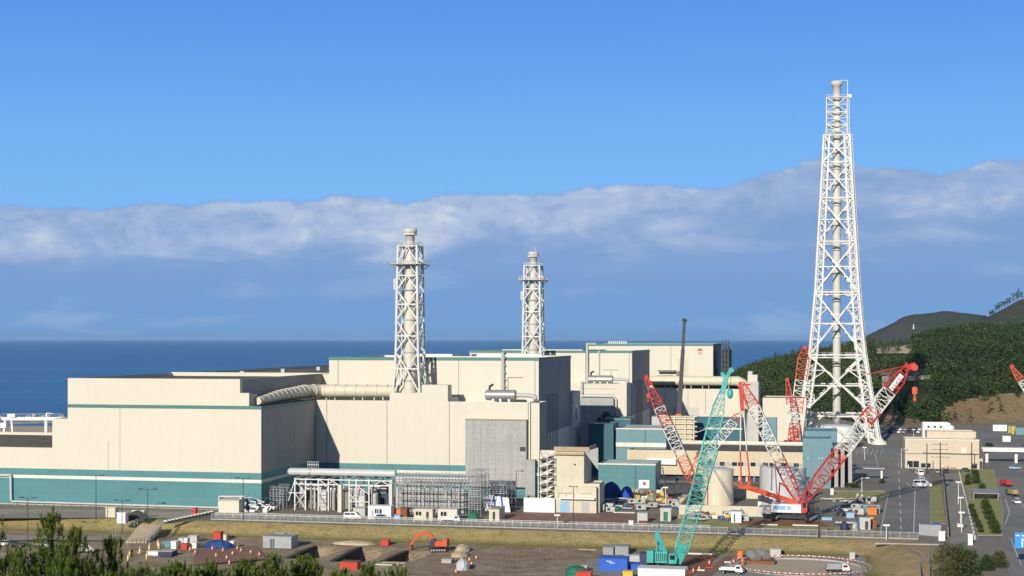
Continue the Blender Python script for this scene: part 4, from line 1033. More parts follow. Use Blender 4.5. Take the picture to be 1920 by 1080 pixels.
def crawler(t, u, v, z, L_, Wd, rot, hgt=1.6, mat='steel_dark'):
    """two tracks with rollers and a carbody, turned by rot about (u,v)"""
    c, s_ = cos(rot), sin(rot)
    def tr(x, y, zz): return (u+x*c-y*s_, v+x*s_+y*c, z+zz)
    for sy in (-1, 1):
        s = MB(); pr = []
        for k in range(9): a = pi/2+pi*k/8; pr.append((-L_/2+hgt/2+hgt/2*cos(a), hgt/2+hgt/2*sin(a)))
        for k in range(9): a = -pi/2+pi*k/8; pr.append((L_/2-hgt/2+hgt/2*cos(a), hgt/2+hgt/2*sin(a)))
        y0 = sy*Wd/2-.55; y1 = sy*Wd/2+.55; n = len(pr)
        vs = [tr(p[0], y0, p[1]) for p in pr]+[tr(p[0], y1, p[1]) for p in pr]
        s.add(vs, [tuple(range(n-1,-1,-1)), tuple(range(n, 2*n))]+[(i, (i+1) % n, n+(i+1) % n, n+i) for i in range(n)])
        for k in range(int(L_/.6)):
            x = -L_/2+.6+k*.6
            if x < L_/2-.5: s.bar(tr(x, y0-.04, hgt+.03), tr(x, y1+.04, hgt+.03), .14, .1); s.bar(tr(x, y0-.04, 0.03), tr(x, y1+.04, 0.03), .14, .1)
        o = s.build('track', M('rubber'), t)
        s = MB()
        for k in range(6):
            x = -L_/2+hgt/2+(L_-hgt)*k/5; s.tube(tr(x, y0-.12, hgt/2), tr(x, y1+.12, hgt/2), hgt*.28, n=12)
        s.build('rollers', M('galv'), o)
    s = MB(); s.bar(tr(0, -Wd/2, hgt*.6), tr(0, Wd/2, hgt*.6), 1.6, hgt*.6); s.tube(tr(0,0,hgt*.7), tr(0,0,hgt*1.15), 1.3, n=20); s.build('carbody', M(mat), t)
def rope(t, p, q, r=.045, name='rope', mt='steel_dark'):
    s = MB(); s.tube(p, q, r, n=5); s.build(name, M(mt), t)
def hook(t, p, mt='red_or', sc=1.0):
    x, y, z = p; s = MB(); s.cb(x, y, z-1.8*sc, 1.3*sc, .7*sc, 1.8*sc); s.tube((x, y-.5*sc, z-.6*sc), (x, y+.5*sc, z-.6*sc), .75*sc, n=14); s.ball((x, y, z-3.4*sc), .55*sc)
    s.tube((x, y, z-1.8*sc), (x, y, z-3.2*sc), .28*sc); s.build('hook_block', M(mt), t)
    s = MB(); pts = [Vector((x+.5*sc*cos(a), y, z-4.2*sc+.5*sc*sin(a))) for a in [pi*.5-k*pi*1.4/7 for k in range(8)]]
    for i in range(7): s.tube(pts[i], pts[i+1], .14*sc)
    s.build('hook', M('steel_dark'), t)
def P3(px, py, Y): return Vector(S(px, py, Y))
# --- big red and white crawler crane ------------------------------------------------
gu, gv = G(1490, 976); Yb = W(gu, gv)[1]
c4 = T('crawler_crane', 'largest red and white crawler crane, its steep boom crossing the tall tower', 'crane', gu, gv)
crawler(c4, gu, gv, 0, 9.5, 9.0, radians(78), 1.9)
s = MB(); a, b = uo(1446, gv-2), uo(1502, gv-2)
s.box(a, b, gv-2.2, gv+3.2, 2.3, 4.5); s.build('machine_house', M('white_paint'), c4)
s = MB(); s.box(uo(1449,gv-2), uo(1473,gv-2), gv-2.26, gv-2.2, 3.0, 4.1); s.box(uo(1475,gv-2), uo(1483,gv-2), gv-2.26, gv-2.2, 3.1, 4.0); s.build('side_marking', M('light_blue'), c4)
s = MB(); s.box(uo(1423,gv), uo(1445.5,gv), gv-2.4, gv+3.4, 1.9, 3.6); s.build('counterweight', M('duct_grey'), c4)
s = MB(); s.prof([(uo(1503,gv-2), 2.5), (uo(1512,gv-2), 2.5), (uo(1514,gv-2), 4.6), (uo(1510,gv-2), 5.6), (uo(1503,gv-2), 5.6)], gv-3.2, gv-1.6); o = s.build('cab', M('red'), c4)
s = MB(); s.box(uo(1505,gv-3), uo(1511,gv-3), gv-3.26, gv-3.2, 3.8, 5.2); s.build('cab_window', M('glass'), o)
foot = P3(1503, 944, Yb)
lattice(c4, 'boom_section', foot, P3(1700, 690, Yb+8), 3.6, 22, [(.36, 'red'), (.57, 'white_steel'), (.66, 'red'), (.81, 'white_steel'), (1, 'red')], .15, (4, 2))
s = MB()
for f0, f1 in ((.08,.2), (.2,.33)): 
    p, q = lerp(foot, P3(1700,690,Yb+8), f0), lerp(foot, P3(1700,690,Yb+8), f1); s.bar(p, q, .9, 1.6)
s.build('boom_winch', M('grey_metal'), c4)
s = MB(); p, q = lerp(foot, P3(1700,690,Yb+8), .84), lerp(foot, P3(1700,690,Yb+8), .95); dy = Vector((0,-1.9,0)); s.bar(p+dy, q+dy, .06, 1.5); s.build('boom_sign', M('white_paint'), c4)
s = MB(); n_ = (q-p).normalized(); up = Vector((0,1,0)).cross(n_)
for k in range(9): c = p+dy+Vector((0,-.06,0))+(q-p)*((k+.6)/10); s.bar(c-up*.45, c+up*(.45 if k % 3 else .1), .16, .04)
s.build('sign_lettering', M('red'), c4)
tip = P3(1708, 684, Yb+8)
s = MB(); s.bar(P3(1700,690,Yb+8), P3(1716,684,Yb+8), 1.2, 1.4); s.bar(P3(1696,690,Yb+8), P3(1700,680,Yb+8), .5); s.tube(P3(1715,689,Yb+6.6), P3(1715,689,Yb+9), .9, n=14); s.build('boom_head', M('red'), c4)
rope(c4, P3(1714,690,Yb+8), P3(1714,727,Yb+8)); rope(c4, P3(1716,690,Yb+8), P3(1716,727,Yb+8)); hook(c4, P3(1715,726,Yb+8), 'red_or')
rope(c4, P3(1697,686,Yb+8), P3(1625,702,Yb+8), .14, 'pendant', 'red')
lattice(c4, 'mast_section', P3(1499, 943, Yb+1), P3(1392, 718, Yb+2), 3.0, 20, [(.37, 'red'), (.80, 'white_steel'), (1, 'red')], .13, (3, 4))
s = MB(); s.bar(P3(1388,716,Yb+2), P3(1392,770,Yb+2), 1.0, .8); s.bar(P3(1390,722,Yb+2), P3(1407,721,Yb+2), .4); s.bar(P3(1390,730,Yb+2), P3(1400,760,Yb+2), .4); s.build('mast_head', M('red'), c4)
for x0, x1 in ((1389, 1387), (1394, 1404)):
    rope(c4, P3(x0,765,Yb+2), P3(x0+(x1-x0)*.6,845,Yb+2), .17, 'pendant', 'white_steel'); rope(c4, P3(x0+(x1-x0)*.6,845,Yb+2), P3(x1+3,908,Yb+2), .22, 'pendant', 'red_or')
rope(c4, P3(1462,905,Yb), P3(1459,944,Yb), .2, 'strut', 'red'); rope(c4, P3(1462,905,Yb), P3(1480,918,Yb), .2, 'strut', 'red')
s = MB(); s.bar(P3(1496,944,Yb), P3(1395,912,Yb), .9, 1.3); s.build('rear_strut', M('red_or'), c4)
s = MB(); s.bar(P3(1383,912,Yb), P3(1420,916,Yb), 1.6, .8); s.bar(P3(1388,900,Yb+2), P3(1392,914,Yb+2), .6); s.bar(P3(1404,902,Yb+2), P3(1404,914,Yb+2), .6); s.bar(P3(1375,905,Yb), P3(1400,917,Yb), .3); s.build('gantry_frame', M('red_or'), c4)
s = MB()
for k in range(5): s.bar(P3(1508+k*6,948,Yb-1+k), P3(1518+k*5,978,Yb-1+k), .25); s.bar(P3(1506+k*6,975,Yb-1+k), P3(1520+k*4,952,Yb+k), .2)
s.build('access_frame', M('steel_dark'), c4)
# --- second red/white crane behind, the same pattern
Y5 = 432.0; gu, gv = UV((1300-CX)/F*Y5, Y5)
c5 = T('crawler_crane', 'red and white crawler crane whose mast leans left before the dark teal sheds', 'crane', gu, gv)
crawler(c5, gu, gv, 0, 9, 7.5, radians(70), 1.6)
s = MB(); s.box(gu-5.5, gu+1, gv-1.8, gv+1.8, 1.8, 4.6); s.build('machine_house', M('steel_dark'), c5)
s = MB(); s.box(gu-8.5, gu-5.6, gv-2.2, gv+2.2, 1.6, 4.4); s.build('counterweight', M('steel_dark'), c5)
f5 = P3(1303, 912, Y5)
lattice(c5, 'mast_section', f5, P3(1212, 708, Y5+2), 3.1, 22, [(.28, 'red_or'), (.53, 'white_steel'), (.66, 'red'), (.72,'white_steel'), (1, 'red')], .12, (3, 6))
s = MB(); s.bar(P3(1210,704,Y5+2), P3(1222,722,Y5+2), .8, .9); s.build('mast_head', M('red'), c5)
lattice(c5, 'boom_section', P3(1292, 892, Y5-2), P3(1389, 775, Y5-4), 2.6, 15, [(.22, 'red_or'), (.88, 'white_steel'), (1, 'red')], .11, (2, 1))
s = MB(); s.bar(P3(1303,862,Y5-2), P3(1313,850,Y5-2), .6, .9); s.build('boom_lug', M('red_or'), c5)
rope(c5, P3(1383,782,Y5-4), P3(1303,812,Y5-2), .09, 'pendant', 'white_steel')
rope(c5, P3(1212,708,Y5+2), P3(1216,745,Y5+2)); hook(c5, P3(1215.5,738,Y5+2), 'red', .7)
# --- teal crawler crane in the lower yard
gu, gv = G(1262, 1068, LZ); Y3 = W(gu, gv)[1]
c3 = T('crawler_crane', 'tall teal lattice-boom crawler crane standing in the lower yard in front of the bank', 'crane', gu, gv, LZ)
crawler(c3, gu-1, gv+.5, LZ, 7.4, 5.2, radians(25), 1.3)
s = MB(); a, b = uo(1213,gv-1), uo(1252,gv-1); z0 = LZ+1.6
s.box(a, a+1.5, gv-1.6, gv+1.8, z0, z0+2.6); s.box(a+1.8, b, gv-1.5, gv+1.7, z0, z0+2.5); s.build('machine_house', M('teal_crane'), c3)
s = MB()
for k in range(6): s.box(a+2.1+k*.45, a+2.3+k*.45, gv-1.53, gv-1.5, z0+.4, z0+2.1)
s.build('louvre', M('steel_dark'), c3)
s = MB(); s.box(a-1.6, a-.1, gv-1.4, gv+1.6, z0-.2, z0+2.0); s.build('counterweight', M('navy'), c3)
s = MB(); s.prof([(b+.3, z0), (b+2.0, z0), (b+2.2, z0+1.3), (b+1.8, z0+2.2), (b+.3, z0+2.2)], gv-2.1, gv-1.0); o = s.build('cab', M('teal_crane'), c3)
s = MB(); s.box(b+.6, b+1.7, gv-2.15, gv-2.1, z0+.9, z0+1.9); s.build('cab_window', M('glass'), o)
s = MB(); s.tube((b+.6, gv-.9, z0+.9), (b+.6, gv+1.2, z0+.9), .85, n=16); s.build('winch_drum', M('steel_dark'), c3)
lattice(c3, 'boom_section', P3(1270,1060,Y3), P3(1332,842,Y3+3), 2.9, 22, [(.16,'teal_crane'), (1,'teal_crane')], .085, (3,0), w2=3.3)
lattice(c3, 'boom_section', P3(1310,920,Y3+1.5), P3(1356,728,Y3+5), 3.2, 19, [(.34,'teal_crane'), (.44,'teal_crane'), (1,'teal_crane')], .08, (0,4), w2=2.5)
s = MB(); s.bar(P3(1266,1062,Y3), P3(1281,1020,Y3), 1.5, 1.9); s.build('boom_foot', M('teal_crane'), c3)
s = MB(); s.bar(P3(1355,738,Y3+5), P3(1362,704,Y3+5), 1.1, 1.5); s.bar(P3(1360,710,Y3+5), P3(1372,692,Y3+5), .9, .8); s.tube(P3(1371,694,Y3+4.3), P3(1371,694,Y3+5.7), .6, n=12); s.bar(P3(1356,706,Y3+5), P3(1354,698,Y3+5), .8); s.build('boom_head', M('teal_crane'), c3)
rope(c3, P3(1371,697,Y3+5), P3(1369,728,Y3+5)); 
s = MB(); q = P3(1369,738,Y3+5); s.ball(q, .7, 8, 12, 1.7); s.build('hook_ball', M('teal_crane'), c3)
for x0, y0, x1, y1 in ((1354,742,1331,780),(1357,745,1282,980),(1330,780,1310,860)): rope(c3, P3(x0,y0,Y3+4), P3(x1,y1,Y3+2), .08, 'pendant', 'teal_crane')
s = MB(); s.bar(P3(1255,1052,Y3), P3(1231,1000,Y3), .7, .9); s.bar(P3(1249,1054,Y3+1.5), P3(1229,1003,Y3+1.5), .5, .6); s.bar(P3(1229,1004,Y3), P3(1236,993,Y3), .6); s.bar(P3(1231,1003,Y3), P3(1231,1040,Y3), .25); s.build('gantry_mast', M('teal_crane'), c3)
rope(c3, P3(1235,994,Y3), P3(1236,985,Y3), .1); rope(c3, P3(1282,990,Y3), P3(1264,1045,Y3), .1, 'pendant', 'teal_crane')
# --- dark telescopic mobile crane
Y2 = 545.0; gu, gv = UV((1270-CX)/F*Y2, Y2); zb_ = 0
c2 = T('mobile_crane', 'mobile crane with a near-vertical black and orange telescopic boom behind the red mast', 'crane', gu, gv)
for (xa, ya, xb, yb, w_, mt) in ((1269,905,1273,776,2.1,'orange'), (1273,776,1277,715,1.65,'steel_dark'), (1277,715,1280.5,655,1.35,'steel_dark'), (1280.5,655,1283,603,1.05,'steel_dark')):
    s = MB(); s.bar(P3(xa,ya,Y2), P3(xb,yb,Y2), w_, w_*1.1); s.build('boom_section', M(mt), c2)
s = MB(); s.bar(P3(1283,603,Y2), P3(1285,598,Y2), 1.5, 1.6); s.bar(P3(1284,604,Y2-1), P3(1283,625,Y2-1), .35); s.build('boom_head', M('steel_dark'), c2)
s = MB(); s.box(gu-5, gu+5, gv-1.4, gv+1.4, 1.0, 2.4); s.box(gu+3, gu+5.2, gv-1.4, gv+1.4, 2.4, 3.6); s.build('carrier', M('orange'), c2)
for k in range(4):
    for sy in (-1.4, 1.4):
        s = MB(); x = gu-3.8+k*2.5; s.tube((x, gv+sy-.25, .65), (x, gv+sy+.25, .65), .65, n=14); s.build('wheel', M('rubber'), c2)
# --- two red/white lattice cranes behind the office and one at the right edge
def farcrane(label, Yc, pb, pt, w_, cols, n=16, tp=(0,3)):
    gu, gv = UV((pb[0]-CX)/F*Yc, Yc); t = T('crawler_crane', label, 'crane', gu, gv)
    crawler(t, gu, gv, 0, 8, 6, 0, 1.5); s = MB(); s.box(gu-5, gu+2, gv-1.6, gv+1.6, 1.7, 4.4); s.build('machine_house', M('red'), t)
    s = MB(); s.box(gu-7.4, gu-5.1, gv-1.8, gv+1.8, 1.5, 3.8); s.build('counterweight', M('steel_dark'), t)
    lattice(t, 'boom_section', P3(*pb, Yc), P3(*pt, Yc), w_, n, cols, .19, tp)
    s = MB(); q = P3(*pt, Yc); s.cb(q.x, q.y, q.z-.6, 1.4, 1.2, 1.4); s.build('boom_head', M('red'), t)
    return t
farcrane('red and white lattice crane leaning just left of the tall tower', 600, (1486,835), (1509,652), 4.4, [(.24,'red'),(.36,'white_steel'),(.50,'red'),(.64,'white_steel'),(1,'red_or')], 18, (0,2))
farcrane('shorter faded red and white lattice mast left of the leaning one by the tall tower', 620, (1492,838), (1476,712), 3.2, [(.3,'red'),(.66,'white_steel'),(1,'red')], 14, (0,5))
s = farcrane('red-tipped crane boom entering at the right edge above the dry grass bank', 560, (2010,860), (1897,688), 2.6, [(.5,'red'),(.86,'white_steel'),(1,'red_or')], 26, (2,3))
# --- gantry crane on the quay, far left
Yg = 690.0
t = T('gantry_crane', 'white gantry crane with railed bridge on the quay at the far left', 'gantry crane', *UV((50-CX)/F*Yg, Yg))
gz_ = lambda py: EYE-(py-HY)*Yg/F
A = P3(4, 785, Yg); B = P3(118, 785, Yg)
s = MB(); s.bar(A, B, 1.4, 1.5); s.bar(A+Vector((0,5,0)), B+Vector((0,5,0)), 1.0, 1.2); s.build('bridge', M('white_paint'), t)
s = MB(); p, q = P3(4,776,Yg), P3(118,776,Yg); s.bar(p, q, .14)
for k in range(27): a_ = lerp(p, q, k/26); s.bar(a_, a_-Vector((0,0,2.2)), .1)
s.build('railing', M('galv'), t)
for (x0, x1) in ((10, 6), (22, 26), (86, 86)):
    s = MB(); s.bar(P3(x0,788,Yg), P3(x1,829,Yg), .9); s.build('leg', M('white_paint'), t)
s = MB(); s.cb(P3(9,800,Yg).x, P3(9,800,Yg).y, P3(9,802,Yg).z, 3, 3, 2.4); s.build('operator_cab', M('white_paint'), t)
s = MB(); s.cb(P3(24,780,Yg).x, P3(24,780,Yg).y, P3(24,782,Yg).z, 4, 3, 1.6); s.build('trolley', M('white_paint'), t)
s = MB(); s.bar(P3(88,774,Yg), P3(88,829,Yg), .6); s.bar(P3(88,774,Yg), P3(100,776,Yg), .3); s.build('mast', M('white_paint'), t)
# quay revetment behind it
s = MB(); p = [UV((x-CX)/F*Y, Y) for x, Y in ((-60,800),(130,830),(130,856),(-60,836))]
s.poly(p, 0, 1.2); o = gridobj('quay', s, MAT['gravel'])
s = MB(); rr = random.Random(9)
a0, b0 = UV((-60-CX)/F*842, 842), UV((140-CX)/F*862, 862)
for k in range(60):
    t_ = rr.random(); x = a0[0]+(b0[0]-a0[0])*t_; y = a0[1]+(b0[1]-a0[1])*t_+rr.uniform(-3,3); s.ball((x, y, rr.uniform(0,2.2)), rr.uniform(1,1.8), 4, 6)
o = gridobj('breakwater', s, MAT['sand'], 'stuff')
# ------------------------------------------------------------------ pipe rack before the second hall
zf = lambda py, px, v: zo(py, uo(px, v), v)
pr = T('pipe_rack', 'grey-white steel pipe rack carrying a fat pale pipe before the second cream hall', 'pipe rack', uo(552, 4), 4)
ztop = zf(898, 600, 4); v0, v1 = 4.0, 17.0
for px in (541, 553, 573, 597, 616, 655, 668, 692, 733):
    for v in ((v0, v1) if px not in (541,) else (v1,)):
        s = MB(); u = uo(px, v0) if px != 541 else uo(545, v0); s.bar((u, v, 0), (u, v, ztop), .34); s.build('post', M('white_steel'), pr)
s = MB()
for v in (v0, v1):
    for y in (899, 908): s.bar((uo(553,v0), v, zf(y,600,4)), (uo(736,v0), v, zf(y,600,4)), .3)
for y in (925,): s.bar((uo(541,v0), v0, zf(y,600,4)), (uo(573,v0), v0, zf(y,600,4)), .25); s.bar((uo(655,v0), v0, zf(y+14,600,4)), (uo(692,v0), v0, zf(y+14,600,4)), .25)
for px in (553, 573, 597, 616, 655, 668, 692, 733): s.bar((uo(px,v0), v0, ztop), (uo(px,v0), v1, ztop), .3)
s.build('beams', M('white_steel'), pr)
s = MB()
for (a, ya, b_, yb) in ((553,901,573,925),(573,925,553,950),(553,925,573,955),(553,901,541,940),(597,899,612,908),(612,908,630,899),(618,899,637,909),(597,925,616,955),(655,925,692,955),(668,908,692,925),(668,925,655,940),(700,909,715,899),(715,899,733,909),(616,955,597,925)):
    s.bar((uo(a,v0), v0-.05, max(0,zf(ya,600,4))), (uo(b_,v0), v0-.05, max(0,zf(yb,600,4))), .2)
s.build('braces', M('white_steel'), pr)
s = MB(); r = 1.08; z = ztop+.3+r; vv = 9.5; a = uo(546, vv); b = uo(742, vv); s.tube((a, vv, z), (b, vv, z), r, n=20); s.ball((a, vv, z), r, 9, 18); s.build('main_pipe', M('duct_white'), pr)
s = MB(); s.tube((uo(580,vv), vv, z), (uo(584,vv), vv, z), r*1.1, n=18); s.build('pipe_collar', M('galv'), pr)
for px in (560, 596, 612, 655, 678, 705, 728):
    s = MB(); u = uo(px, vv); s.box(u-.3, u+.3, vv-1.2, vv+1.2, ztop, ztop+.6); s.build('saddle', M('steel_dark'), pr)
s = MB(); zz = z+1.2
for px in range(577, 598, 4): s.bar((uo(px,vv), vv, zz), (uo(px,vv), vv, zz+1.7), .14)
s.bar((uo(577,vv),vv,zz+1.7), (uo(597,vv),vv,zz+1.7), .14); s.bar((uo(577,vv),vv,zz+.9), (uo(597,vv),vv,zz+.9), .3); s.build('top_platform', M('galv'), pr)
rg = random.Random(5)
for (pa, pb, y, rr_) in ((575,615,911,.45),(575,606,917,.35),(655,680,914,.75),(655,684,921,.5),(620,630,917,.6),(695,715,910,.4)):
    s = MB(); s.tube((uo(pa,7), 7, zf(y,600,7)), (uo(pb,7), 7, zf(y,600,7)), rr_, n=12); s.build('side_pipe', M('duct_white'), pr)
for (px, ya, yb, rr_, mt) in ((583,905,955,.35,'galv'),(590,915,958,.25,'duct_white'),(602,915,948,.6,'duct_white'),(608,926,957,1.2,'duct_white'),(615,912,950,.35,'duct_white'),(624,922,958,.8,'duct_grey'),(659,920,955,.3,'galv'),(664,912,945,.4,'duct_white'),(676,922,950,.9,'duct_white'),(682,912,955,.3,'duct_white'),(698,915,950,.35,'duct_grey'),(702,928,955,.8,'duct_grey'),(566,903,930,.6,'duct_grey')):
    s = MB(); u = uo(px, 6.5); s.tube((u, 6.5, max(0,zf(yb,600,6.5))), (u, 6.5, zf(ya,600,6.5)), rr_, n=10); s.ball((u, 6.5, zf(ya,600,6.5)), rr_*1.15, 5, 10); s.build('riser_pipe', M(mt), pr)
for (pa, pb, ya, yb) in ((602,612,922,958),(673,684,928,958)):
    for k in range(5):
        s = MB(); y = ya+(yb-ya)*k/5; s.box(uo(pa,4.6), uo(pb,4.6), 4.4, 6.2, zf(y+6,600,4.6), zf(y,600,4.6)); s.build('valve_box', M('duct_white'), pr)
s = MB()
for k in range(9): px = 572+k*17; s.cb(uo(px,12), 12, 0, 2.4, 3, rg.uniform(3,6))
s.build('rear_equipment', M('concrete_d'), pr)
s = MB(); s.box(uo(706,11), uo(728,11), 11, 11.3, 0, ztop-.6); s.build('dark_panel', M('navy'), pr)
s = MB(); s.box(uo(708,10.8), uo(725,10.8), 10.6, 10.95, zf(924,700,11), zf(914,700,11)); s.build('white_panel', M('white_paint'), pr)
for (pa, pb, yt, yb, vk) in ((633,640,909,962,1.5),(729,735,907,957,2.5)):
    s = MB(); u0_, u1_ = uo(pa,vk), uo(pb,vk); s.box(u0_, u1_, vk, vk+1.6, 0, zf(yt,pa,vk))
    solo('fire_wall', s, M('cream'), ('tall narrow cream fin wall standing in the middle of the pipe rack' if pa < 700 else 'tall narrow cream fin wall between pipe rack and scaffolding'), 'wall', u0_, vk)
# ------------------------------------------------------------------ scaffolding
def scaffold(label, pxa, pxb, v0, v1, ytop, nb, nl, mat='galv', decks=True, equip=None, seed=1):
    a, b = uo(pxa, v0), uo(pxb, v0); zt = zo(ytop, a, v0); t = T('scaffolding', label, 'scaffolding', a, v0); rg = random.Random(seed)
    for k in range(nb+1):
        s = MB(); u = a+(b-a)*k/nb
        for v in (v0, (v0+v1)/2, v1): s.tube((u, v, 0), (u, v, zt+rg.uniform(-.3,1.0)), .075, n=5)
        for q in range(nl+1): z = .3+(zt-.3)*q/nl; s.bar((u, v0, z), (u, v1, z), .09)
        s.build('standards', M(mat), t)
    for q in range(1, nl+1):
        z = .3+(zt-.3)*q/nl
        for v in (v0, v1):
            s = MB(); s.bar((a, v, z), (b, v, z), .10); s.bar((a, v, z+.55), (b, v, z+.55), .07); s.bar((a, v, z+1.0), (b, v, z+1.0), .07)
            s.build('ledgers', M(mat), t)
        if decks:
            s = MB(); 
            for k in range(nb):
                if rg.random() < .75: u0_ = a+(b-a)*k/nb; s.box(u0_+.05, u0_+(b-a)/nb-.05, v0, v0+1.0, z-.12, z-.05)
            s.build('deck_boards', M('timber' if seed % 2 else 'galv'), t)
    s = MB()
    for k in range(0, nb, 2):
        q = rg.randint(0, nl-1); s.bar((a+(b-a)*k/nb, v0-.05, .3+(zt-.3)*q/nl), (a+(b-a)*(k+1)/nb, v0-.05, .3+(zt-.3)*(q+1)/nl), .09)
    s.build('braces', M(mat), t)
    return t, a, b, zt
t, a, b, zt = scaffold('dense tube scaffolding with decks before the second hall, right of the pipe rack', 742, 880, 1.5, 9, 893, 22, 5, seed=2)
rg = random.Random(8)
for k in range(16):
    px = 745+k*8.2; yt = 915+rg.choice((-6, 0, 0, 4)); w_ = rg.uniform(.8, 1.1)
    s = MB(); u = uo(px, 5.5); s.cb(u, 5.5, .2, w_, 1.4, zf(yt, px, 5.5)); s.build('pipe_module', M(['duct_grey','galv','duct_white'][k % 3]), t)
for k in range(3):
    s = MB(); y = 897+k*5; s.path([(uo(742,7.5), 7.5, zf(y,760,7.5)), (uo(880,7.5), 7.5, zf(y+1,860,7.5))], .42); s.build('header_pipe', M('duct_white' if k != 1 else 'duct_grey'), t)
s = MB(); s.box(uo(744,8.6), uo(878,8.6), 8.4, 8.7, 0, zf(918,760,8.6)); s.build('dark_screen', M('steel_dark'), t)
scaffold('open scaffolding tower with rounded hoop top at the left edge of the grey sheeting', 878, 901, 0, 10, 884, 4, 7, mat='galv', seed=4)
t, a, b, zt = scaffold('low scaffolding with pipes under the grey sheeting', 901, 950, 12, 24, 908, 8, 3, mat='galv', seed=6)
s = MB(); s.box(a, b, 24.1, 24.4, 0, zt); s.build('dark_screen', M('navy'), t)
s = MB()
for k in range(3):
    p = uo(912+k*14, 11); s.add([(p, 9, .3), (p+3.0, 9, .3), (p+1.9, 11.6, 4.6-k*.3), (p-1.0, 11.6, 4.8-k*.3), (p, 9.2, .2), (p+3.0, 9.2, .2), (p+1.9, 11.8, 4.5-k*.3), (p-1.0, 11.8, 4.7-k*.3)], [(0,1,2,3),(7,6,5,4),(0,4,5,1),(1,5,6,2),(2,6,7,3),(3,7,4,0)])
    if k < 2: s2 = MB(); s2.bar((p+3.1, 8.9, .3), (p+1.9, 11.5, 4.4), .35); s2v = s2; solo('support_brace', s2, M('blue'), ('left' if k == 0 else 'right')+' slanting blue brace between the white sheets under the scaffolding', 'brace', p+3, 9)
solo('white_sheets', s, M('white_paint'), 'slanting white tarpaulin sheets under the low scaffolding', 'tarpaulin', uo(912,9), 9)
# left jumble of pipes by the near hall corner
t = T('piping_skid', 'tangle of white and black pipes on a skid at the near hall corner', 'piping', uo(455, -3), -3); rg = random.Random(4)
for k in range(26):
    px = rg.uniform(446, 505); u = uo(px, -2); z = rg.uniform(.3, 4.2) if px < 495 else rg.uniform(.2, 2.2); s = MB()
    if k % 3: s.path([(u, -2+rg.uniform(-1,1.5), z), (u+rg.uniform(1,2.6), -2+rg.uniform(-1,1), z), (u+rg.uniform(1,2.6), -2, max(.1, z-rg.uniform(.5,2)))], rg.uniform(.10,.24), 6)
    else: s.cb(u, -2+rg.uniform(-1,1), 0, rg.uniform(.6,1.6), 1, z)
    s.build('pipe' if k % 3 else 'cabinet', M(rg.choice(['white_paint','white_paint','duct_white','steel_dark'])), t)
t, a, b, zt = scaffold('small loose scaffold bay in shadow beside the near hall corner', 506, 530, 3, 9, 918, 4, 3, seed=8, decks=False)
# ------------------------------------------------------------------ road-side fence on top of the bank
VF = -20.8
fe = T('guard_fence', 'long low steel fence running along the top of the grassy bank', 'fence', uo(396, VF), VF)
a, b = uo(396, VF), uo(1722, VF); n = 84
for k in range(n+1):
    s = MB(); u = a+(b-a)*k/n; s.bar((u, VF, 0), (u, VF, 1.75), .09); s.build('post', M('galv'), fe)
for z in (.3, .62, .94, 1.26, 1.6):
    s = MB(); s.bar((a, VF, z), (b, VF, z), .07 if z < 1.5 else .12); s.build('rail', M('galv'), fe)
s = MB(); s.box(a, b, VF-.25, VF+.25, -.6, .22); s.build('kerb_base', M('concrete'), fe)
fe2 = T('guard_fence', 'second thin fence set back behind the bank-top fence, along the yard road', 'fence', uo(410, VF+7), VF+7)
a, b = uo(405, VF+7), uo(1330, VF+6); n = 55
for k in range(n+1):
    s = MB(); u = a+(b-a)*k/n; s.bar((u, VF+7, 0), (u, VF+7, 1.1), .09); s.build('post', M('white_steel'), fe2)
s = MB(); s.bar((a, VF+7, 1.05), (b, VF+7, 1.05), .1); s.build('rail', M('white_steel'), fe2)
s = MB(); s.bar((a, VF+7, .6), (b, VF+7, .6), .08); s.build('rail', M('white_steel'), fe2)
# fence round the ramp and stepped stair fence
def railrun(label, pts, name='guard_fence', h=1.2, n=10, mat='galv', cat='fence', shadowwall=None):
    (u0_, v0_, z0_) = pts[0]; t = T(name, label, cat, u0_, v0_, z0_)
    for i in range(len(pts)-1):
        p, q = Vector(pts[i]), Vector(pts[i+1])
        for k in range(n+1):
            c = lerp(p, q, k/n); s = MB(); s.bar(c, c+Vector((0,0,h)), .1); s.build('post', M(mat), t)
        for f in (.35, .68, 1): s = MB(); s.bar(p+Vector((0,0,h*f)), q+Vector((0,0,h*f)), .08); s.build('rail', M(mat), t)
    return t
g3 = lambda px, py, z: (*G(px, py, z), z)
railrun('steel fence down the right side of the beige ramp', [g3(306,985,0), g3(280,1018,LZ)], n=9, h=1.6)
railrun('steel fence across the foot of the beige ramp', [g3(240,1026,LZ), g3(286,1016,LZ)], n=6, h=1.6)
railrun('steel fence left of the beige ramp running down to the lower road', [g3(258,984,0), g3(205,1012,LZ+.2)], n=9, h=1.6)
t = T('bank_steps', 'sloping grey barrier with white slats climbing the bank from the ramp', 'barrier', *G(320, 983))
A = Vector(g3(308, 983, 0)); B = Vector(g3(400, 972, 0))
s = MB(); up = Vector((0,0,1)); s.add([A, B, B+up*1.8, A+up*.6, A+Vector((0,.4,0)), B+Vector((0,.4,0)), B+up*1.8+Vector((0,.4,0)), A+up*.6+Vector((0,.4,0))], [(0,1,2,3),(7,6,5,4),(3,2,6,7),(0,3,7,4),(1,5,6,2)]); s.build('side_wall', M('concrete_d'), t)
for k in range(14): c = lerp(A, B, (k+.5)/14); s = MB(); s.box(c.x-.5, c.x+.5, c.y-.5, c.y+.9, .7+k*.085, .95+k*.085); s.build('slat', M('white_trim'), t)
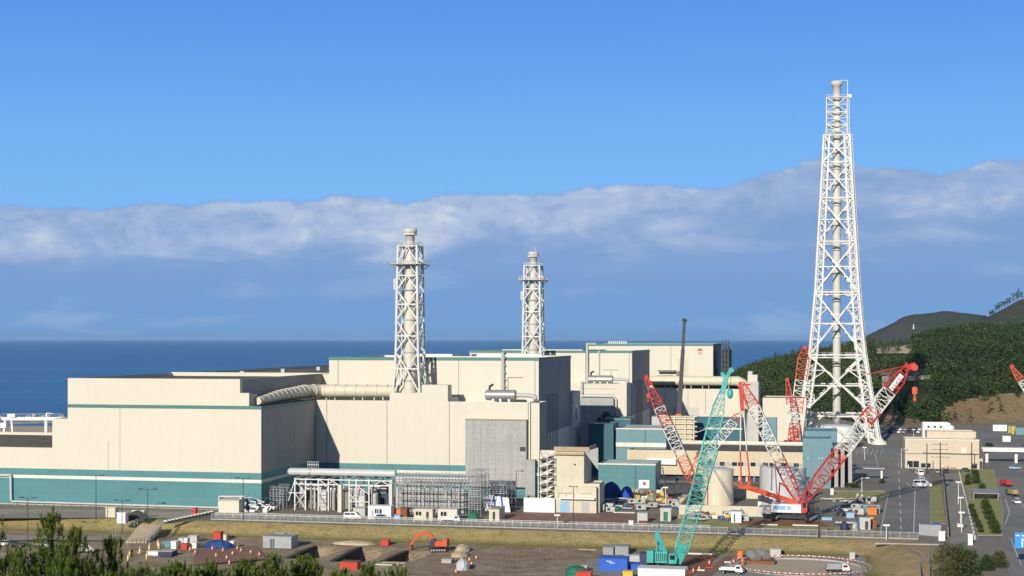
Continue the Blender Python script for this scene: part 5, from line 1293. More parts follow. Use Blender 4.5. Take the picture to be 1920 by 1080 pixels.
# culvert mouth at the ramp head
s = MB(); u, v = G(258, 977); 
for k in range(10):
    a0, a1 = pi*k/10, pi*(k+1)/10; s.bar((u+2.2*cos(a0), v, 2.0*sin(a0)), (u+2.2*cos(a1), v, 2.0*sin(a1)), .5, 1.5)
s.box(u-1.7, u+1.7, v+.4, v+.6, 0, 1.7)
solo('culvert', s, M('steel_dark'), 'dark arched culvert mouth at the head of the beige ramp', 'culvert', u, v)
# right-hand boundary wall, drain, kerb rails
def wallrun(name, label, cat, p, q, h, th, mat, posts=0):
    (a, b), (c, d) = G(*p), G(*q); t = T(name, label, cat, a, b); s = MB(); s.bar((a, b, h/2), (c, d, h/2), th, h); s.build('panel', M(mat), t)
    for k in range(posts+1):
        e = lerp((a, b, 0), (c, d, 0), k/max(1, posts)); s = MB(); s.bar(e, e+Vector((0,0,h+.25)), th*1.6); s.build('post', M(mat), t)
    return t
wallrun('boundary_fence', 'tall dark boundary fence between the wide road and the gravel track', 'fence', (1767,890), (1778,1008), 2.3, .12, 'concrete_d', 22)
wallrun('guard_rail', 'white guard rail along the right edge of the gravel track', 'guard rail', (1799,890), (1828,1012), .8, .15, 'white_trim', 22)
wallrun('guard_fence', 'short return of steel fence at the corner by the blue canopy', 'fence', (1724,1003), (1762,1006), 2.6, .1, 'galv', 6)
s = MB(); pts = [G(1702,1030), G(1722,1040), G(1733,1058), G(1735,1100)]
for i in range(3):
    p, q = Vector((*pts[i], .1)), Vector((*pts[i+1], .1)); sd_ = (q-p).cross(Vector((0,0,1))).normalized()*.9
    s.bar(p+sd_, q+sd_, .3, .5); s.bar(p-sd_, q-sd_, .3, .5)
p = Vector((*G(1741,1030), .1)); q = Vector((*G(1743,1100), .1)); s.bar(p, q, .3, .6)
a_, b_ = Vector((*G(1640,1019), .1)), Vector((*G(1768,1022), .1)); s.bar(a_, b_, 1.2, .3)
gridobj('drain', s, MAT['concrete'])
# ------------------------------------------------------------------ lamps and poles
def lamp(label, px, yb, yt, arms, mat='steel_dark', level=0, head='steel_dark', white=False, arm=1.6, r=.11):
    u, v = G(px, yb, level); y = W(u, v)[1]; H = EYE-level-(yt-HY)*y/F
    t = T('street_lamp', label, 'street lamp', u, v, level); s = MB(); s.tube((u, v, level), (u, v, level+H), r, r*.7, 8); s.build('pole', M(mat), t)
    for a in arms:
        s = MB(); z = level+H-.35; s.bar((u, v, z), (u+a*arm, v, z+.25), .09); s.build('arm', M(mat), t)
        s = MB(); s.add([(u+a*arm*.75, v-.2, z+.05), (u+a*arm*1.45, v-.2, z+.2), (u+a*arm*1.45, v+.2, z+.2), (u+a*arm*.75, v+.2, z+.05), (u+a*arm*.75, v-.2, z+.3), (u+a*arm*1.4, v-.2, z+.38), (u+a*arm*1.4, v+.2, z+.38), (u+a*arm*.75, v+.2, z+.3)], [(3,2,1,0),(4,5,6,7),(0,1,5,4),(1,2,6,5),(2,3,7,6),(3,0,4,7)]); s.build('lamp_head', M(head), t)
    if not arms: s = MB(); s.cb(u, v, level+H, 1.5, .8, .35); s.build('lamp_head', M(head), t)
    return t
lamp('dark double-armed lamp at the far left on the lower road', 52, 1016, 932, (-1, 1), level=LZ)
lamp('dark lamp with one short head against the teal wall, second from the left', 180, 974, 890, (1,))
lamp('dark double-armed lamp standing left of the beige ramp', 229, 1000, 937, (-1, 1), level=-1.5)
lamp('wide double-armed lamp at the head of the beige ramp', 277, 982, 916, (-1, 1), arm=1.9)
lamp('dark double-armed lamp at the near hall corner', 456, 976, 895, (-1, 1))
lamp('dark lamp in front of the grey sheeted block', 968, 962, 882, (1,))
lamp('dark double-armed lamp in front of the cream service building', 1075, 991, 911, (-1, 1), arm=.8)
lamp('short white lamp on the bank fence before the red dirt yard', 1045, 992, 967, (), 'white_paint', head='white_paint')
lamp('short white lamp at the road end of the bank fence', 1662, 1012, 986, (), 'white_paint', head='white_paint')
lamp('thin dark pole in front of the big red crane tracks', 1535, 1008, 962, (), r=.16)
lamp('white lamp behind the machine kiosk left of the teal boom', 1248, 948, 915, (), 'white_paint', head='white_paint')
lamp('white lamp at the left kerb of the wide road head', 1690, 878, 841, (1,), 'white_paint', head='white_paint')
lamp('white lamp beside the columned porch forecourt', 1621, 862, 840, (), 'white_paint', head='white_paint')
lamp('white lamp by the island beside the small tan hut', 1616, 925, 895, (1,), 'white_paint', head='white_paint')
lamp('slim lamp on the strip between fence and road', 1801, 980, 934, (), 'white_paint', head='white_paint')
lamp('slim white lamp midway along the gravel track', 1797, 945, 905, (), 'white_paint', head='white_paint')
lamp('low white lamp near the end of the gravel track', 1803, 998, 962, (), 'white_paint', head='white_paint')
lamp('white pole at the edge of the wooded car park', 1713, 832, 806, (), 'white_paint', head='white_paint')
def ppole(label, px, yb, yt, cross):
    u, v = G(px, yb); y = W(u, v)[1]; t = T('utility_pole', label, 'utility pole', u, v); H = EYE-(yt-HY)*y/F
    s = MB(); s.tube((u, v, 0), (u, v, H), .22, .15, 8); s.build('pole', M('steel_dark'), t)
    for (yy_, w_) in cross:
        z = EYE-(yy_-HY)*y/F; h = w_/2*y/F; s = MB(); s.bar((u-h, v-.1, z), (u+h, v-.1, z), .16); s.build('crossarm', M('steel_dark'), t)
        for q in (-1, -.5, .5, 1): s = MB(); s.tube((u+h*q, v-.1, z), (u+h*q, v-.1, z+.45), .12, n=6); s.build('insulator', M('white_paint'), t)
    return t
ppole('tallest dark utility pole with three crossarms before the tan building', 1763, 892, 829, ((833,30),(843,30),(857,36)))
ppole('thin utility pole left of the three-armed one', 1738, 888, 831, ((850,10),))
ppole('thin utility pole near the right end of the tan building', 1822, 886, 830, ((850,10),))
u, v = G(1763,892); 
s = MB(); s.bar((uo(1730,v), v, EYE-(850-HY)*W(u,v)[1]/F), (uo(1835,v), v, EYE-(851-HY)*W(u,v)[1]/F), .3)
solo('cable_bundle', s, M('steel_dark'), 'thick dark cable bundle strung between the utility poles before the tan building', 'cable', u, v, 8)
# road sign bottom right
u, v = G(1912, 1062); y = W(u, v)[1]; t = T('road_sign', 'large blue direction sign with white route lines at the right edge', 'road sign', u, v)
zt = EYE-(999-HY)*y/F; zb = EYE-(1028-HY)*y/F; a, b = u-1.0, u+3.2
s = MB(); s.box(a, b, v-.06, v, zb, zt); s.build('panel', M('blue_sign') if 'blue_sign' in MAT else M('light_blue'), t)
s = MB(); s.bar((a+1.5, v-.1, zb+.3), (a+1.5, v-.1, zt-1.1), .28, .04); s.build('route_line', M('white_paint'), t)
s = MB(); s.bar((a+1.5, v-.1, zt-1.5), (a+3.2, v-.1, zt-1.5), .04, .28); s.build('route_line', M('white_paint'), t)
for k in range(3): s = MB(); s.box(a+.2+k*1.2, a+.9+k*1.2, v-.09, v-.06, zt-.7, zt-.45); s.build('lettering', M('white_paint'), t)
s = MB(); s.tube((u+1.6, v+.2, 0), (u+1.6, v+.2, zt), .12); s.build('post', M('galv'), t)
# ------------------------------------------------------------------ vehicles
def wheels(t, xs, ys, r):
    for x in xs:
        for y in (-ys, ys):
            s = MB(); s.tube((x, y-.11, r), (x, y+.11, r), r, n=14); w_ = s.build('wheel', M('rubber'), t)
            s = MB(); s.tube((x, y-.125, r), (x, y+.125, r), r*.5, n=10); s.build('rim', M('galv'), w_)
def veh(kind, label, px, py, rot, mat, level=0, mat2=None, sc=1.0):
    u, v = G(px, py, level); cat = {'van':'van','car':'car','truck':'truck','bus':'bus','kei':'truck'}[kind]
    t = T({'van':'parked_van','car':'parked_car','truck':'parked_truck','bus':'parked_bus','kei':'parked_truck'}[kind], label, cat, u, v, level, rot, local=True)
    t.scale = (sc, sc, sc)
    if kind == 'car':
        s = MB(); s.prof([(-2.1,.3),(-2.15,.75),(-1.95,.98),(-1.1,1.02),(1.0,.95),(1.95,.82),(2.15,.65),(2.15,.3)], -.85, .85); s.build('body', M(mat), t, bevel=.08)
        s = MB(); s.prof([(-1.75,.98),(-1.35,1.44),(.35,1.46),(1.05,.95)], -.74, .74); s.build('windows', M('glass'), t)
        s = MB(); s.prof([(-1.4,1.44),(-1.3,1.5),(.3,1.51),(.42,1.45)], -.72, .72); s.build('roof', M(mat), t)
        wheels(t, (-1.3, 1.35), .78, .32); hx, hz, hy = 2.13, .68, .6
    elif kind == 'van':
        s = MB(); s.prof([(-2.35,.35),(-2.4,1.3),(-2.25,2.0),(1.0,2.02),(1.75,1.3),(2.3,1.05),(2.4,.35)], -.86, .86); s.build('body', M(mat), t, bevel=.1)
        for y in (-.87, .85):
            s = MB(); s.box(-2.1, -.5, y, y+.02, 1.3, 1.8); s.box(-.35, .75, y, y+.02, 1.3, 1.8); s.build('side_window', M('glass'), t)
        s = MB(); s.add([(1.12,-.76,1.92),(1.12,.76,1.92),(1.76,.76,1.32),(1.76,-.76,1.32)], [(0,3,2,1)]); s.build('windscreen', M('glass'), t)
        s = MB(); s.box(-2.43,-2.37,-.7,.7,1.3,1.8); s.build('rear_window', M('glass'), t)
        wheels(t, (-1.5, 1.55), .8, .34); hx, hz, hy = 2.4, .75, .65
    elif kind == 'bus':
        s = MB(); s.box(-3.4, 3.4, -1.05, 1.05, .4, 2.75); s.build('body', M(mat), t, bevel=.15)
        for y in (-1.07, 1.05):
            for k in range(5): s = MB(); s.box(-3.1+k*1.2, -2.1+k*1.2, y, y+.02, 1.5, 2.3); s.build('side_window', M('glass'), t)
        s = MB(); s.box(3.4, 3.43, -.9, .9, 1.3, 2.4); s.build('windscreen', M('glass'), t)
        wheels(t, (-2.2, 2.3), .95, .42); hx, hz, hy = 3.42, .8, .8
    else:
        s = MB(); s.prof([(.9,.55),(.9,2.0),(2.0,2.0),(2.5,1.3),(2.55,.55)], -.9, .9); s.build('cab', M(mat), t, bevel=.08)
        s = MB(); s.add([(2.04,-.8,1.93),(2.04,.8,1.93),(2.52,.8,1.32),(2.52,-.8,1.32)], [(0,3,2,1)]); s.build('windscreen', M('glass'), t)
        for y in (-.92, .9): s = MB(); s.box(1.1, 2.0, y, y+.02, 1.3, 1.8); s.build('side_window', M('glass'), t)
        s = MB(); s.box(-2.6, .85, -.95, .95, .75, .9); s.build('bed', M('steel_dark'), t)
        s = MB()
        for (a, b, c, d) in ((-2.6,.85,-.95,-.9),(-2.6,.85,.9,.95),(-2.6,-2.55,-.9,.9),(.8,.85,-.9,.9)): s.box(a, b, c, d, .9, 1.3)
        s.build('bed_sides', M(mat2 or mat), t)
        wheels(t, (-1.7, 1.7), .8, .36); hx, hz, hy = 2.57, .8, .65
        if kind == 'truck' and mat2: s = MB(); s.box(-2.4, .6, -.8, .8, .9, 2.1); s.build('load', M(mat2), t)
    for y in (-hy, hy): s = MB(); s.box(hx, hx+.04, y-.15, y+.15, hz-.08, hz+.1); s.build('headlight', M('white_paint'), t)
    for y in (-hy, hy): s = MB(); s.box(-hx-.05, -hx, y-.12, y+.12, hz, hz+.15); s.build('tail_light', M('red'), t)
    return t
D = radians
veh('van', 'white one-box van parked by the pipe rack on the yard road', 662, 974, 0, 'white_paint')
veh('car', 'pale blue and white estate car parked in front of the white prefab hut', 717, 975, 0, 'light_blue')
veh('kei', 'small white truck in front of the cream cabins', 846, 980, 0, 'white_paint')
veh('van', 'white minibus parked on the wide road, nearest of the white vehicles there', 1729, 914, 0, 'white_paint', sc=1.25)
veh('van', 'white van directly behind the white minibus', 1726, 904, D(100), 'white_paint')
veh('van', 'white high-roofed van behind the other two white vehicles on the wide road', 1724, 892, D(100), 'white_paint', sc=1.15)
veh('car', 'dark blue car parked at the tan building door', 1773, 887, D(90), 'navy')
veh('car', 'silver car parked left of the dark blue one at the tan building', 1758, 887, D(90), 'galv')
veh('car', 'black car parked near the right end of the tan building', 1812, 885, 0, 'steel_dark')
veh('car', 'pale blue car on the road under the covered footbridge', 1903, 880, 0, 'light_blue')
veh('car', 'white car driving away on the right-hand road', 1906, 944, D(95), 'white_paint')
veh('truck', 'red truck on the right-hand road ahead of the green one', 1886, 912, D(110), 'red', mat2='red')
veh('truck', 'green truck between the red truck and the white car', 1897, 930, D(110), 'green_net', mat2='turf')
veh('truck', 'white crane truck with cab to the right, in the lower yard beside the teal crane', 1372, 1076, D(-8), 'white_paint', LZ+.25)
veh('truck', 'white and blue truck at the right rim of the round pit', 1570, 1074, D(12), 'white_paint', LZ+.25, mat2='galv')
veh('van', 'white van half hidden behind the left pines, on the lower lot', 158, 1036, D(20), 'white_paint', LZ)
veh('car', 'white car at the far left of the lower lot', 12, 1024, 0, 'white_paint', LZ)
veh('car', 'dark car beside the white one at the far left lot', 32, 1025, 0, 'steel_dark', LZ)
veh('car', 'silver car in the left lot behind the tallest pine', 84, 1026, 0, 'galv', LZ)
for i in range(16):
    px = 1668+(i % 8)*9+(i//8)*3; py = 812-(i//8)*5
    veh('car', 'car parked in rows in the shaded car park behind the tall tower foot', px, py, D(80), ['steel_dark','galv','white_paint','navy'][(i*7) % 4])['group'] = 'cars in the shaded car park'
# ------------------------------------------------------------------ huts, containers, crates
def hut(name, label, cat, px0, px1, yt, yb, dep, mat, level=0, roof=None, door=None, win=None, lid=None, group=None, ribs=0):
    u, v = G(px0, yb, level); a, b = uo(px0, v), uo(px1, v); z0 = level; zt = max(z0+.3, zo(yt, a, v))
    t = T(name, label, cat, (a+b)/2, v, z0, group=group)
    s = MB(); s.box(a, b, v, v+dep, z0, zt); s.build('body', M(mat), t)
    s = MB(); s.box(a-.12, b+.12, v-.12, v+dep+.12, zt, zt+.14); s.build('roof', M(roof or mat), t)
    if door:
        s = MB(); s.box(a+(b-a)*door[0], a+(b-a)*door[1], v-.05, v, z0+.1, z0+(zt-z0)*.8); s.build('door', M(door[2]), t)
    if win:
        s = MB(); s.box(a+(b-a)*win[0], a+(b-a)*win[1], v-.05, v, z0+(zt-z0)*.45, z0+(zt-z0)*.8); w_ = s.build('window', M('glass'), t)
        s = MB(); m = a+(b-a)*(win[0]+win[1])/2; s.box(m-.05, m+.05, v-.08, v-.05, z0+(zt-z0)*.45, z0+(zt-z0)*.8); s.build('mullion', M('white_paint'), w_)
    if ribs:
        s = MB()
        for k in range(ribs): q = a+(b-a)*(k+.5)/ribs; s.box(q-.06, q+.06, v-.07, v, z0+.15, zt-.1)
        s.build('side_ribs', M(mat), t)
    return t
H = hut
H('site_hut', 'white prefab hut beside the pale blue estate car', 'hut', 690, 733, 949, 973, 3, 'white_paint', door=(.12,.24,'galv'), win=(.3,.62), ribs=9)
H('equipment_box', 'grey equipment box behind the white one-box van', 'box', 662, 684, 953, 968, 3, 'duct_grey')
H('crate', 'light blue crate with an orange one on top', 'crate', 739, 750, 966, 973, 2, 'light_blue')
H('crate', 'orange crate stacked on the light blue one beside the white prefab hut', 'crate', 739, 751, 955, 971.5, 2, 'orange', level=0)
H('container', 'rust-brown container beside the orange crate', 'container', 752, 763, 954, 972, 2.6, 'rust', ribs=4)
H('site_hut', 'cream site cabin with window and dark door, left of the pair', 'hut', 776, 811, 955, 975, 3, 'cream_b', door=(.66,.8,'steel_dark'), win=(.1,.4), roof='cream')
H('site_hut', 'cream site cabin behind the small white truck, right of the pair', 'hut', 821, 857, 955, 977, 3, 'cream', win=(.15,.45), roof='cream')
H('equipment_box', 'beige cabinet block nearest the near hall wall', 'cabinet', 198, 216, 952, 970, 2, 'cream_b')
H('equipment_box', 'white cabinet left of the beige ramp', 'cabinet', 219, 235, 962, 981, 1.6, 'white_paint')
H('equipment_box', 'cream cabinet behind the culvert mouth, left one', 'cabinet', 247, 254, 958, 972, 1.5, 'cream')
H('equipment_box', 'cream cabinet behind the culvert mouth, right one', 'cabinet', 263, 270, 958, 972, 1.5, 'cream')
H('equipment_box', 'small red box at the near hall wall above the sloping barrier', 'box', 360, 367, 953, 964, 1.2, 'red')
H('slab_stack', 'cream concrete frame block with deep dark side at the foot of the scaffolding', 'concrete block', 917, 936, 955, 977, 7, 'cream_b', roof='concrete', door=(.35,.6,'steel_dark'))
H('kiosk', 'grey kiosk at the red dirt yard with its right side in shadow', 'kiosk', 1195, 1214, 962, 980, 3, 'duct_grey', roof='galv')
H('kiosk', 'white machine kiosk with peaked lid left of the teal boom', 'kiosk', 1238, 1258, 955, 977, 2.5, 'duct_grey', roof='white_paint', door=(.3,.7,'green_net'))
H('skip', 'orange-brown skip at the foot of the grey kiosk', 'skip', 1198, 1214, 979, 986, 2, 'rust')
H('equipment_box', 'small white box beside the grey kiosk', 'box', 1179, 1187, 977, 984, 1, 'white_paint')
H('portable_toilet', 'white cabinet with green mark before the containment wall', 'cabinet', 1371, 1390, 959, 980, 1.8, 'white_paint', door=(.25,.4,'green_net'), roof='galv')
H('guard_box', 'small pinkish-tan guard hut on the road island', 'hut', 1606, 1618, 926, 939, 2.2, 'tan', roof='concrete')
H('equipment_box', 'blue-grey generator with orange machinery in front', 'generator', 1618, 1650, 948, 962, 3, 'teal_pale', roof='galv')
H('equipment_box', 'orange machine before the blue-grey generator', 'machine', 1627, 1644, 951, 965, 1.2, 'orange', roof='rust')
H('equipment_box', 'light blue machine in the yard right of the big red crane', 'machine', 1587, 1602, 962, 971, 1.8, 'light_blue')
H('equipment_box', 'pale machine at the road edge beside the grey bags', 'machine', 1612, 1632, 973, 993, 2.6, 'duct_grey', roof='white_paint', door=(.5,.8,'navy'))
H('equipment_box', 'small dark red machine beside the pale one at the road edge', 'machine', 1634, 1644, 976, 990, 1.5, 'rust')
H('equipment_box', 'low light blue trough beside the crane tracks', 'trough', 1541, 1560, 971, 975, 1.4, 'light_blue')
H('equipment_box', 'white cabinet beside the porch kerb', 'cabinet', 1557, 1563, 917, 928, 1.2, 'white_trim')
H('blue_canopy_stall', 'small stall with sloping blue roof at the fence corner', 'stall', 1750, 1764, 984, 1000, 2, 'galv', roof='blue')
H('notice_cabinet', 'white cabinets below the small blue-roofed stall', 'cabinet', 1760, 1772, 997, 1014, 1.2, 'white_paint')
H('gate_post_box', 'tall pale panel at the lower end of the gravel track', 'gate', 1815, 1824, 1002, 1022, .4, 'white_paint')
H('equipment_box', 'pale grey unit on the gravel track', 'cabinet', 1795, 1806, 983, 988, 1, 'white_trim')
# lower yard
H('container', 'pale grey ribbed container pair beside the trench', 'container', 493, 546, 1006, 1027, 4.5, 'galv', LZ, ribs=16, door=(.25,.42,'navy'))
H('container', 'small pale container standing on the ribbed pair', 'container', 517, 532, 1001, 1012, 2, 'duct_white', LZ)
H('skip', 'red skip partly hidden by the foreground pines', 'skip', 638, 670, 1054, 1067, 2.6, 'red', LZ, ribs=6, roof='rust')
H('crate', 'bright red crate near the foot of the bank', 'crate', 714, 728, 1013, 1023, 1.8, 'red', LZ)
H('slab_stack', 'grey slab stack lying in the bare yard', 'slab', 828, 846, 1049, 1056, 2, 'concrete', LZ)
H('container', 'bright blue container with small white marks in the lower yard', 'container', 1122, 1176, 1047, 1072, 4, 'blue', LZ, ribs=0, door=(.42,.58,'blue'))
H('container', 'lower blue container section to the right of the bright blue one', 'container', 1176, 1206, 1058, 1070, 3, 'blue', LZ)
H('container', 'dark-sided grey bin behind the blue container, left one', 'container', 1131, 1150, 1027, 1040, 4, 'grey_metal', LZ, ribs=5)
H('container', 'dark-sided grey bin behind the blue container, right one', 'container', 1153, 1178, 1025, 1040, 4, 'grey_metal', LZ, ribs=6)
H('site_hut', 'long low white hut roof behind the blue container', 'hut', 1170, 1210, 1044, 1058, 3, 'duct_grey', LZ, roof='white_paint')
H('equipment_box', 'large white block under the teal crane, cut by the bottom edge', 'tank', 1196, 1284, 1066, 1100, 4, 'white_paint', LZ, roof='white_trim')
H('equipment_box', 'yellow machine cut by the bottom edge beside the white block', 'machine', 1168, 1186, 1072, 1088, 2, 'yellow', LZ)
H('skip', 'red skip cut by the bottom edge below the blue container', 'skip', 1080, 1108, 1073, 1090, 2, 'red', LZ)
H('equipment_box', 'cream cabinet left of the blue container', 'cabinet', 1088, 1100, 1062, 1074, 1.6, 'cream_b', LZ)
H('crate', 'brown crate stack behind the teal crane cab', 'crate', 1223, 1238, 1032, 1046, 2, 'timber', LZ)
H('equipment_box', 'white cabinet pair among the yellow posts, left', 'cabinet', 335, 343, 1010, 1027, 1.5, 'duct_white', LZ)
H('equipment_box', 'white cabinet pair among the yellow posts, right', 'cabinet', 344, 351, 1010, 1027, 1.5, 'white_paint', LZ)
H('equipment_box', 'pale cabinet left of the blue tarpaulin heap, upper', 'cabinet', 354, 369, 1005, 1016, 1.5, 'duct_grey', LZ)
H('equipment_box', 'small white unit left of the blue tarpaulin heap, lower', 'cabinet', 356, 368, 1018, 1028, 1.5, 'white_trim', LZ)
H('equipment_box', 'red square tank above the blue tarpaulin heap', 'tank', 400, 413, 998, 1014, 2, 'red', LZ)
H('equipment_box', 'cream box right of the red square tank', 'box', 416, 424, 1003, 1013, 1.5, 'cream', LZ)
H('equipment_box', 'white cabinet between the blue heap and green frame', 'cabinet', 431, 438, 1016, 1027, 1.3, 'white_paint', LZ)
H('equipment_box', 'teal generator among the yellow posts', 'generator', 304, 318, 1016, 1026, 2, 'teal_pale', LZ)
H('equipment_box', 'white generator with dark end among the yellow posts', 'generator', 320, 330, 1016, 1029, 2, 'white_paint', LZ)
H('equipment_box', 'small red unit among the yellow posts', 'machine', 339, 350, 1020, 1030, 1.4, 'red', LZ)
H('equipment_box', 'long low white trailer box above the left pines', 'trailer', 277, 296, 1035, 1041, 2, 'white_paint', LZ)
H('site_hut', 'long dark-roofed box above the left pines, beside the white trailer box', 'hut', 297, 322, 1034, 1043, 3, 'navy', LZ, roof='galv')
# blue text strips on the container: short dashes only, unreadable in the photo
u, v = G(1122, 1072, LZ)
s = MB()
for k, (x0, x1, y) in enumerate(((1137,1143,1051),(1144,1147,1051),(1142,1150,1054),(1151,1153,1054))): s.box(uo(x0,v), uo(x1,v), v-.08, v-.05, zo(y+1.2,u,v), zo(y,u,v))
o = s.build('lettering', M('white_paint')); 
for q in bpy.data.objects:
    if q.get('label') == 'bright blue container with small white marks in the lower yard':
        off = OFF[q.name]; o.data.transform(__import__('mathutils').Matrix.Translation((-off[0], -off[1], -off[2]))); o.parent = q
# tarpaulin heaps
def heap(name, label, cat, px0, px1, yt, yb, mat, level=0, seed=1, dep=None):
    u, v = G((px0+px1)/2, yb, level); a, b = uo(px0, v), uo(px1, v); rw = (b-a)/2; dep = dep or rw*.6; hh = max(.4, zo(yt, u, v)-level); n, m = 18, 7
    s = MB(); c = (a+b)/2
    for j in range(m):
        t = j/(m-1)
        for i in range(n):
            an = 2*pi*i/n; k = (1-t**2.2)**.5 if j < m-1 else .05; k *= 1+.18*noise.noise((cos(an)*2+seed, sin(an)*2, t*3))
            s.v.append((c+rw*k*cos(an), v+dep+dep*k*sin(an), level+hh*t*(1+.15*noise.noise((i*.7, seed, 1)))))
    for j in range(m-1):
        for i in range(n): s.f.append((j*n+i, j*n+(i+1) % n, (j+1)*n+(i+1) % n, (j+1)*n+i)); s.m.append(0); s.sm.append(False)
    s.f.append(tuple((m-1)*n+i for i in range(n))); s.m.append(0); s.sm.append(False)
    return solo(name, s, M(mat), label, cat, c, v+dep, level)
heap('tarpaulin_heap', 'blue tarpaulin-covered heap in the lower yard below the red square tank', 'tarpaulin', 374, 431, 1014, 1031, 'blue_tarp_shaded', LZ, 3, 2.0)
heap('tarpaulin_heap', 'large blue tarpaulin heap in shadow between service building and teal shed', 'tarpaulin', 1126, 1162, 906, 934, 'blue_tarp_shaded', 0, 5, 3)
heap('tarpaulin_heap', 'low spread of blue sheet right of the large blue heap', 'tarpaulin', 1160, 1186, 914, 936, 'blue', 0, 6, 3)
heap('netting_heap', 'green netting heap beside the cream frame block', 'netting', 873, 895, 961, 977, 'green_net', 0, 7, 1.8)
heap('netting_heap', 'long green netting heap in the lower yard left of the blue container', 'netting', 1054, 1100, 1064, 1082, 'green_net', LZ, 8, 3)
heap('tarpaulin_heap', 'white tarpaulin bundle lying on the bare yard beside the grey slabs', 'tarpaulin', 851, 876, 1050, 1070, 'duct_white', LZ, 9, 1.8)
heap('tarpaulin_heap', 'green sheet strip beside the cream service building yard', 'tarpaulin', 1140, 1166, 948, 957, 'green_net', 0, 12, 2)
heap('soil_heap', 'soil heap behind the excavator', 'soil heap', 848, 876, 1024, 1036, 'sand', LZ, 13, 3)
heap('soil_heap', 'low tan soil heap near the grey slabs', 'soil heap', 840, 872, 1037, 1046, 'sand', LZ, 14, 3)
heap('soil_heap', 'pale soil ridge at the foot of the bank', 'soil heap', 620, 700, 1016, 1023, 'sand', LZ, 15, 2)
heap('bag_pile', 'dark bag pile on the yard right of the crane tracks', 'bags', 1568, 1585, 955, 968, 'steel_dark', 0, 16, 2)
heap('bag_pile', 'grey sand bag pile nearest the road fence', 'bags', 1575, 1592, 978, 996, 'navy', 0, 17, 1.2)
heap('bag_pile', 'grey and white bag pile left of the pale machine', 'bags', 1596, 1611, 978, 996, 'galv', 0, 18, 1.2)
# dark tank truck body by the red crane base
s = MB(); vv = 60; zc = zf(905, 1255, vv); s.tube((uo(1236,vv), vv, zc), (uo(1268,vv), vv, zc), 2.0, n=18)
t = T('process_tank', 'black horizontal tank beside the foot of the left red crane', 'tank', uo(1250,vv), vv); s.build('shell', M('steel_dark'), t)
for px in (1242, 1262): s = MB(); s.box(uo(px,vv)-.3, uo(px,vv)+.3, vv-1.4, vv+1.4, 0, zc-1.2); s.build('saddle', M('galv'), t)
for k, px in enumerate((1236, 1248)): s = MB(); s.bar((uo(px,vv-2), vv-2, zc-.5), (uo(px-6,vv-2), vv-2, zf(872+k*3,px,vv)), .3); s.build('pipe', M('steel_dark'), t)
# silver drums in the lower yard
for i, (px, py, lb) in enumerate(((1414,1058,'left silver drum on the timber frame in the lower yard'),(1432,1056,'right silver drum on the timber frame in the lower yard'))):
    u, v = G(px, py, LZ); t = T('steel_drum', lb, 'drum', u, v, LZ); s = MB(); s.tube((u-.9, v+1.2, LZ+2.2), (u+.7, v-1.2, LZ+1.5), 1.15, n=18); s.build('shell', M('silver'), t)
    s = MB(); s.cb(u, v, LZ, 1.8, 2.2, .9); s.build('frame', M('rust'), t)
H('equipment_box', 'grey boxed unit right of the silver drums', 'box', 1444, 1464, 1030, 1044, 2.4, 'duct_grey', LZ)
H('equipment_box', 'orange unit left of the silver drums', 'machine', 1383, 1392, 1034, 1048, 1.6, 'orange', LZ)
H('work_platform', 'rusty low work platform below the silver drums', 'platform', 1396, 1452, 1052, 1060, 4, 'rust', LZ)
H('site_hut', 'small grey hut by the right foot of the bank', 'hut', 1593, 1603, 1036, 1050, 1.6, 'duct_grey', LZ, roof='galv')
# circular pit kerb and barriers around it
cu_, cv_ = G(1500, 1066, LZ); rx = 14.0
t = T('pit_kerb', 'round pale concrete rim of the excavation in the lower yard', 'kerb', cu_, cv_, LZ+.25)
s = MB(); n = 48
for k in range(n):
    a0, a1 = 2*pi*k/n, 2*pi*(k+1)/n; s.bar((cu_+rx*cos(a0), cv_+rx*.85*sin(a0), LZ+.4), (cu_+rx*cos(a1), cv_+rx*.85*sin(a1), LZ+.4), .9, .5)
s.build('rim', M('concrete'), t)
s = MB(); s.lathe(0, 0, [(rx-.5, 0), (.01, 0.02)], 48, False); s.v = [(p[0]+cu_, p[1]*.85+cv_, LZ+.30) for p in s.v]; s.build('pit_floor', M('sand'), t)
def barrier(u, v, rot, z):
    t = T('safety_barrier', 'red and white striped safety barrier around the round pit', 'barrier', u, v, z, rot, 'striped barriers around the round pit', local=True)
    for k in range(5): s = MB(); s.box(-1.2+k*.48, -1.2+(k+1)*.48, -.03, .03, .6, .8); s.build('stripe', M('red_or' if k % 2 == 0 else 'white_paint'), t)
    for x in (-1, 1): s = MB(); s.bar((x, -.3, 0), (x, 0, .8), .06); s.bar((x, .3, 0), (x, 0, .8), .06); s.build('leg', M('galv'), t)
    return t
b0 = None
for k in range(40):
    a = 2*pi*k/40; u = cu_+(rx+1.3)*cos(a); v = cv_+(rx*.85+1.3)*sin(a)
    if b0 is None: b0 = barrier(u, v, a+pi/2, LZ+.25); index_kids()
    else: place(copy_tree(b0), u, v, LZ+.25, a+pi/2)
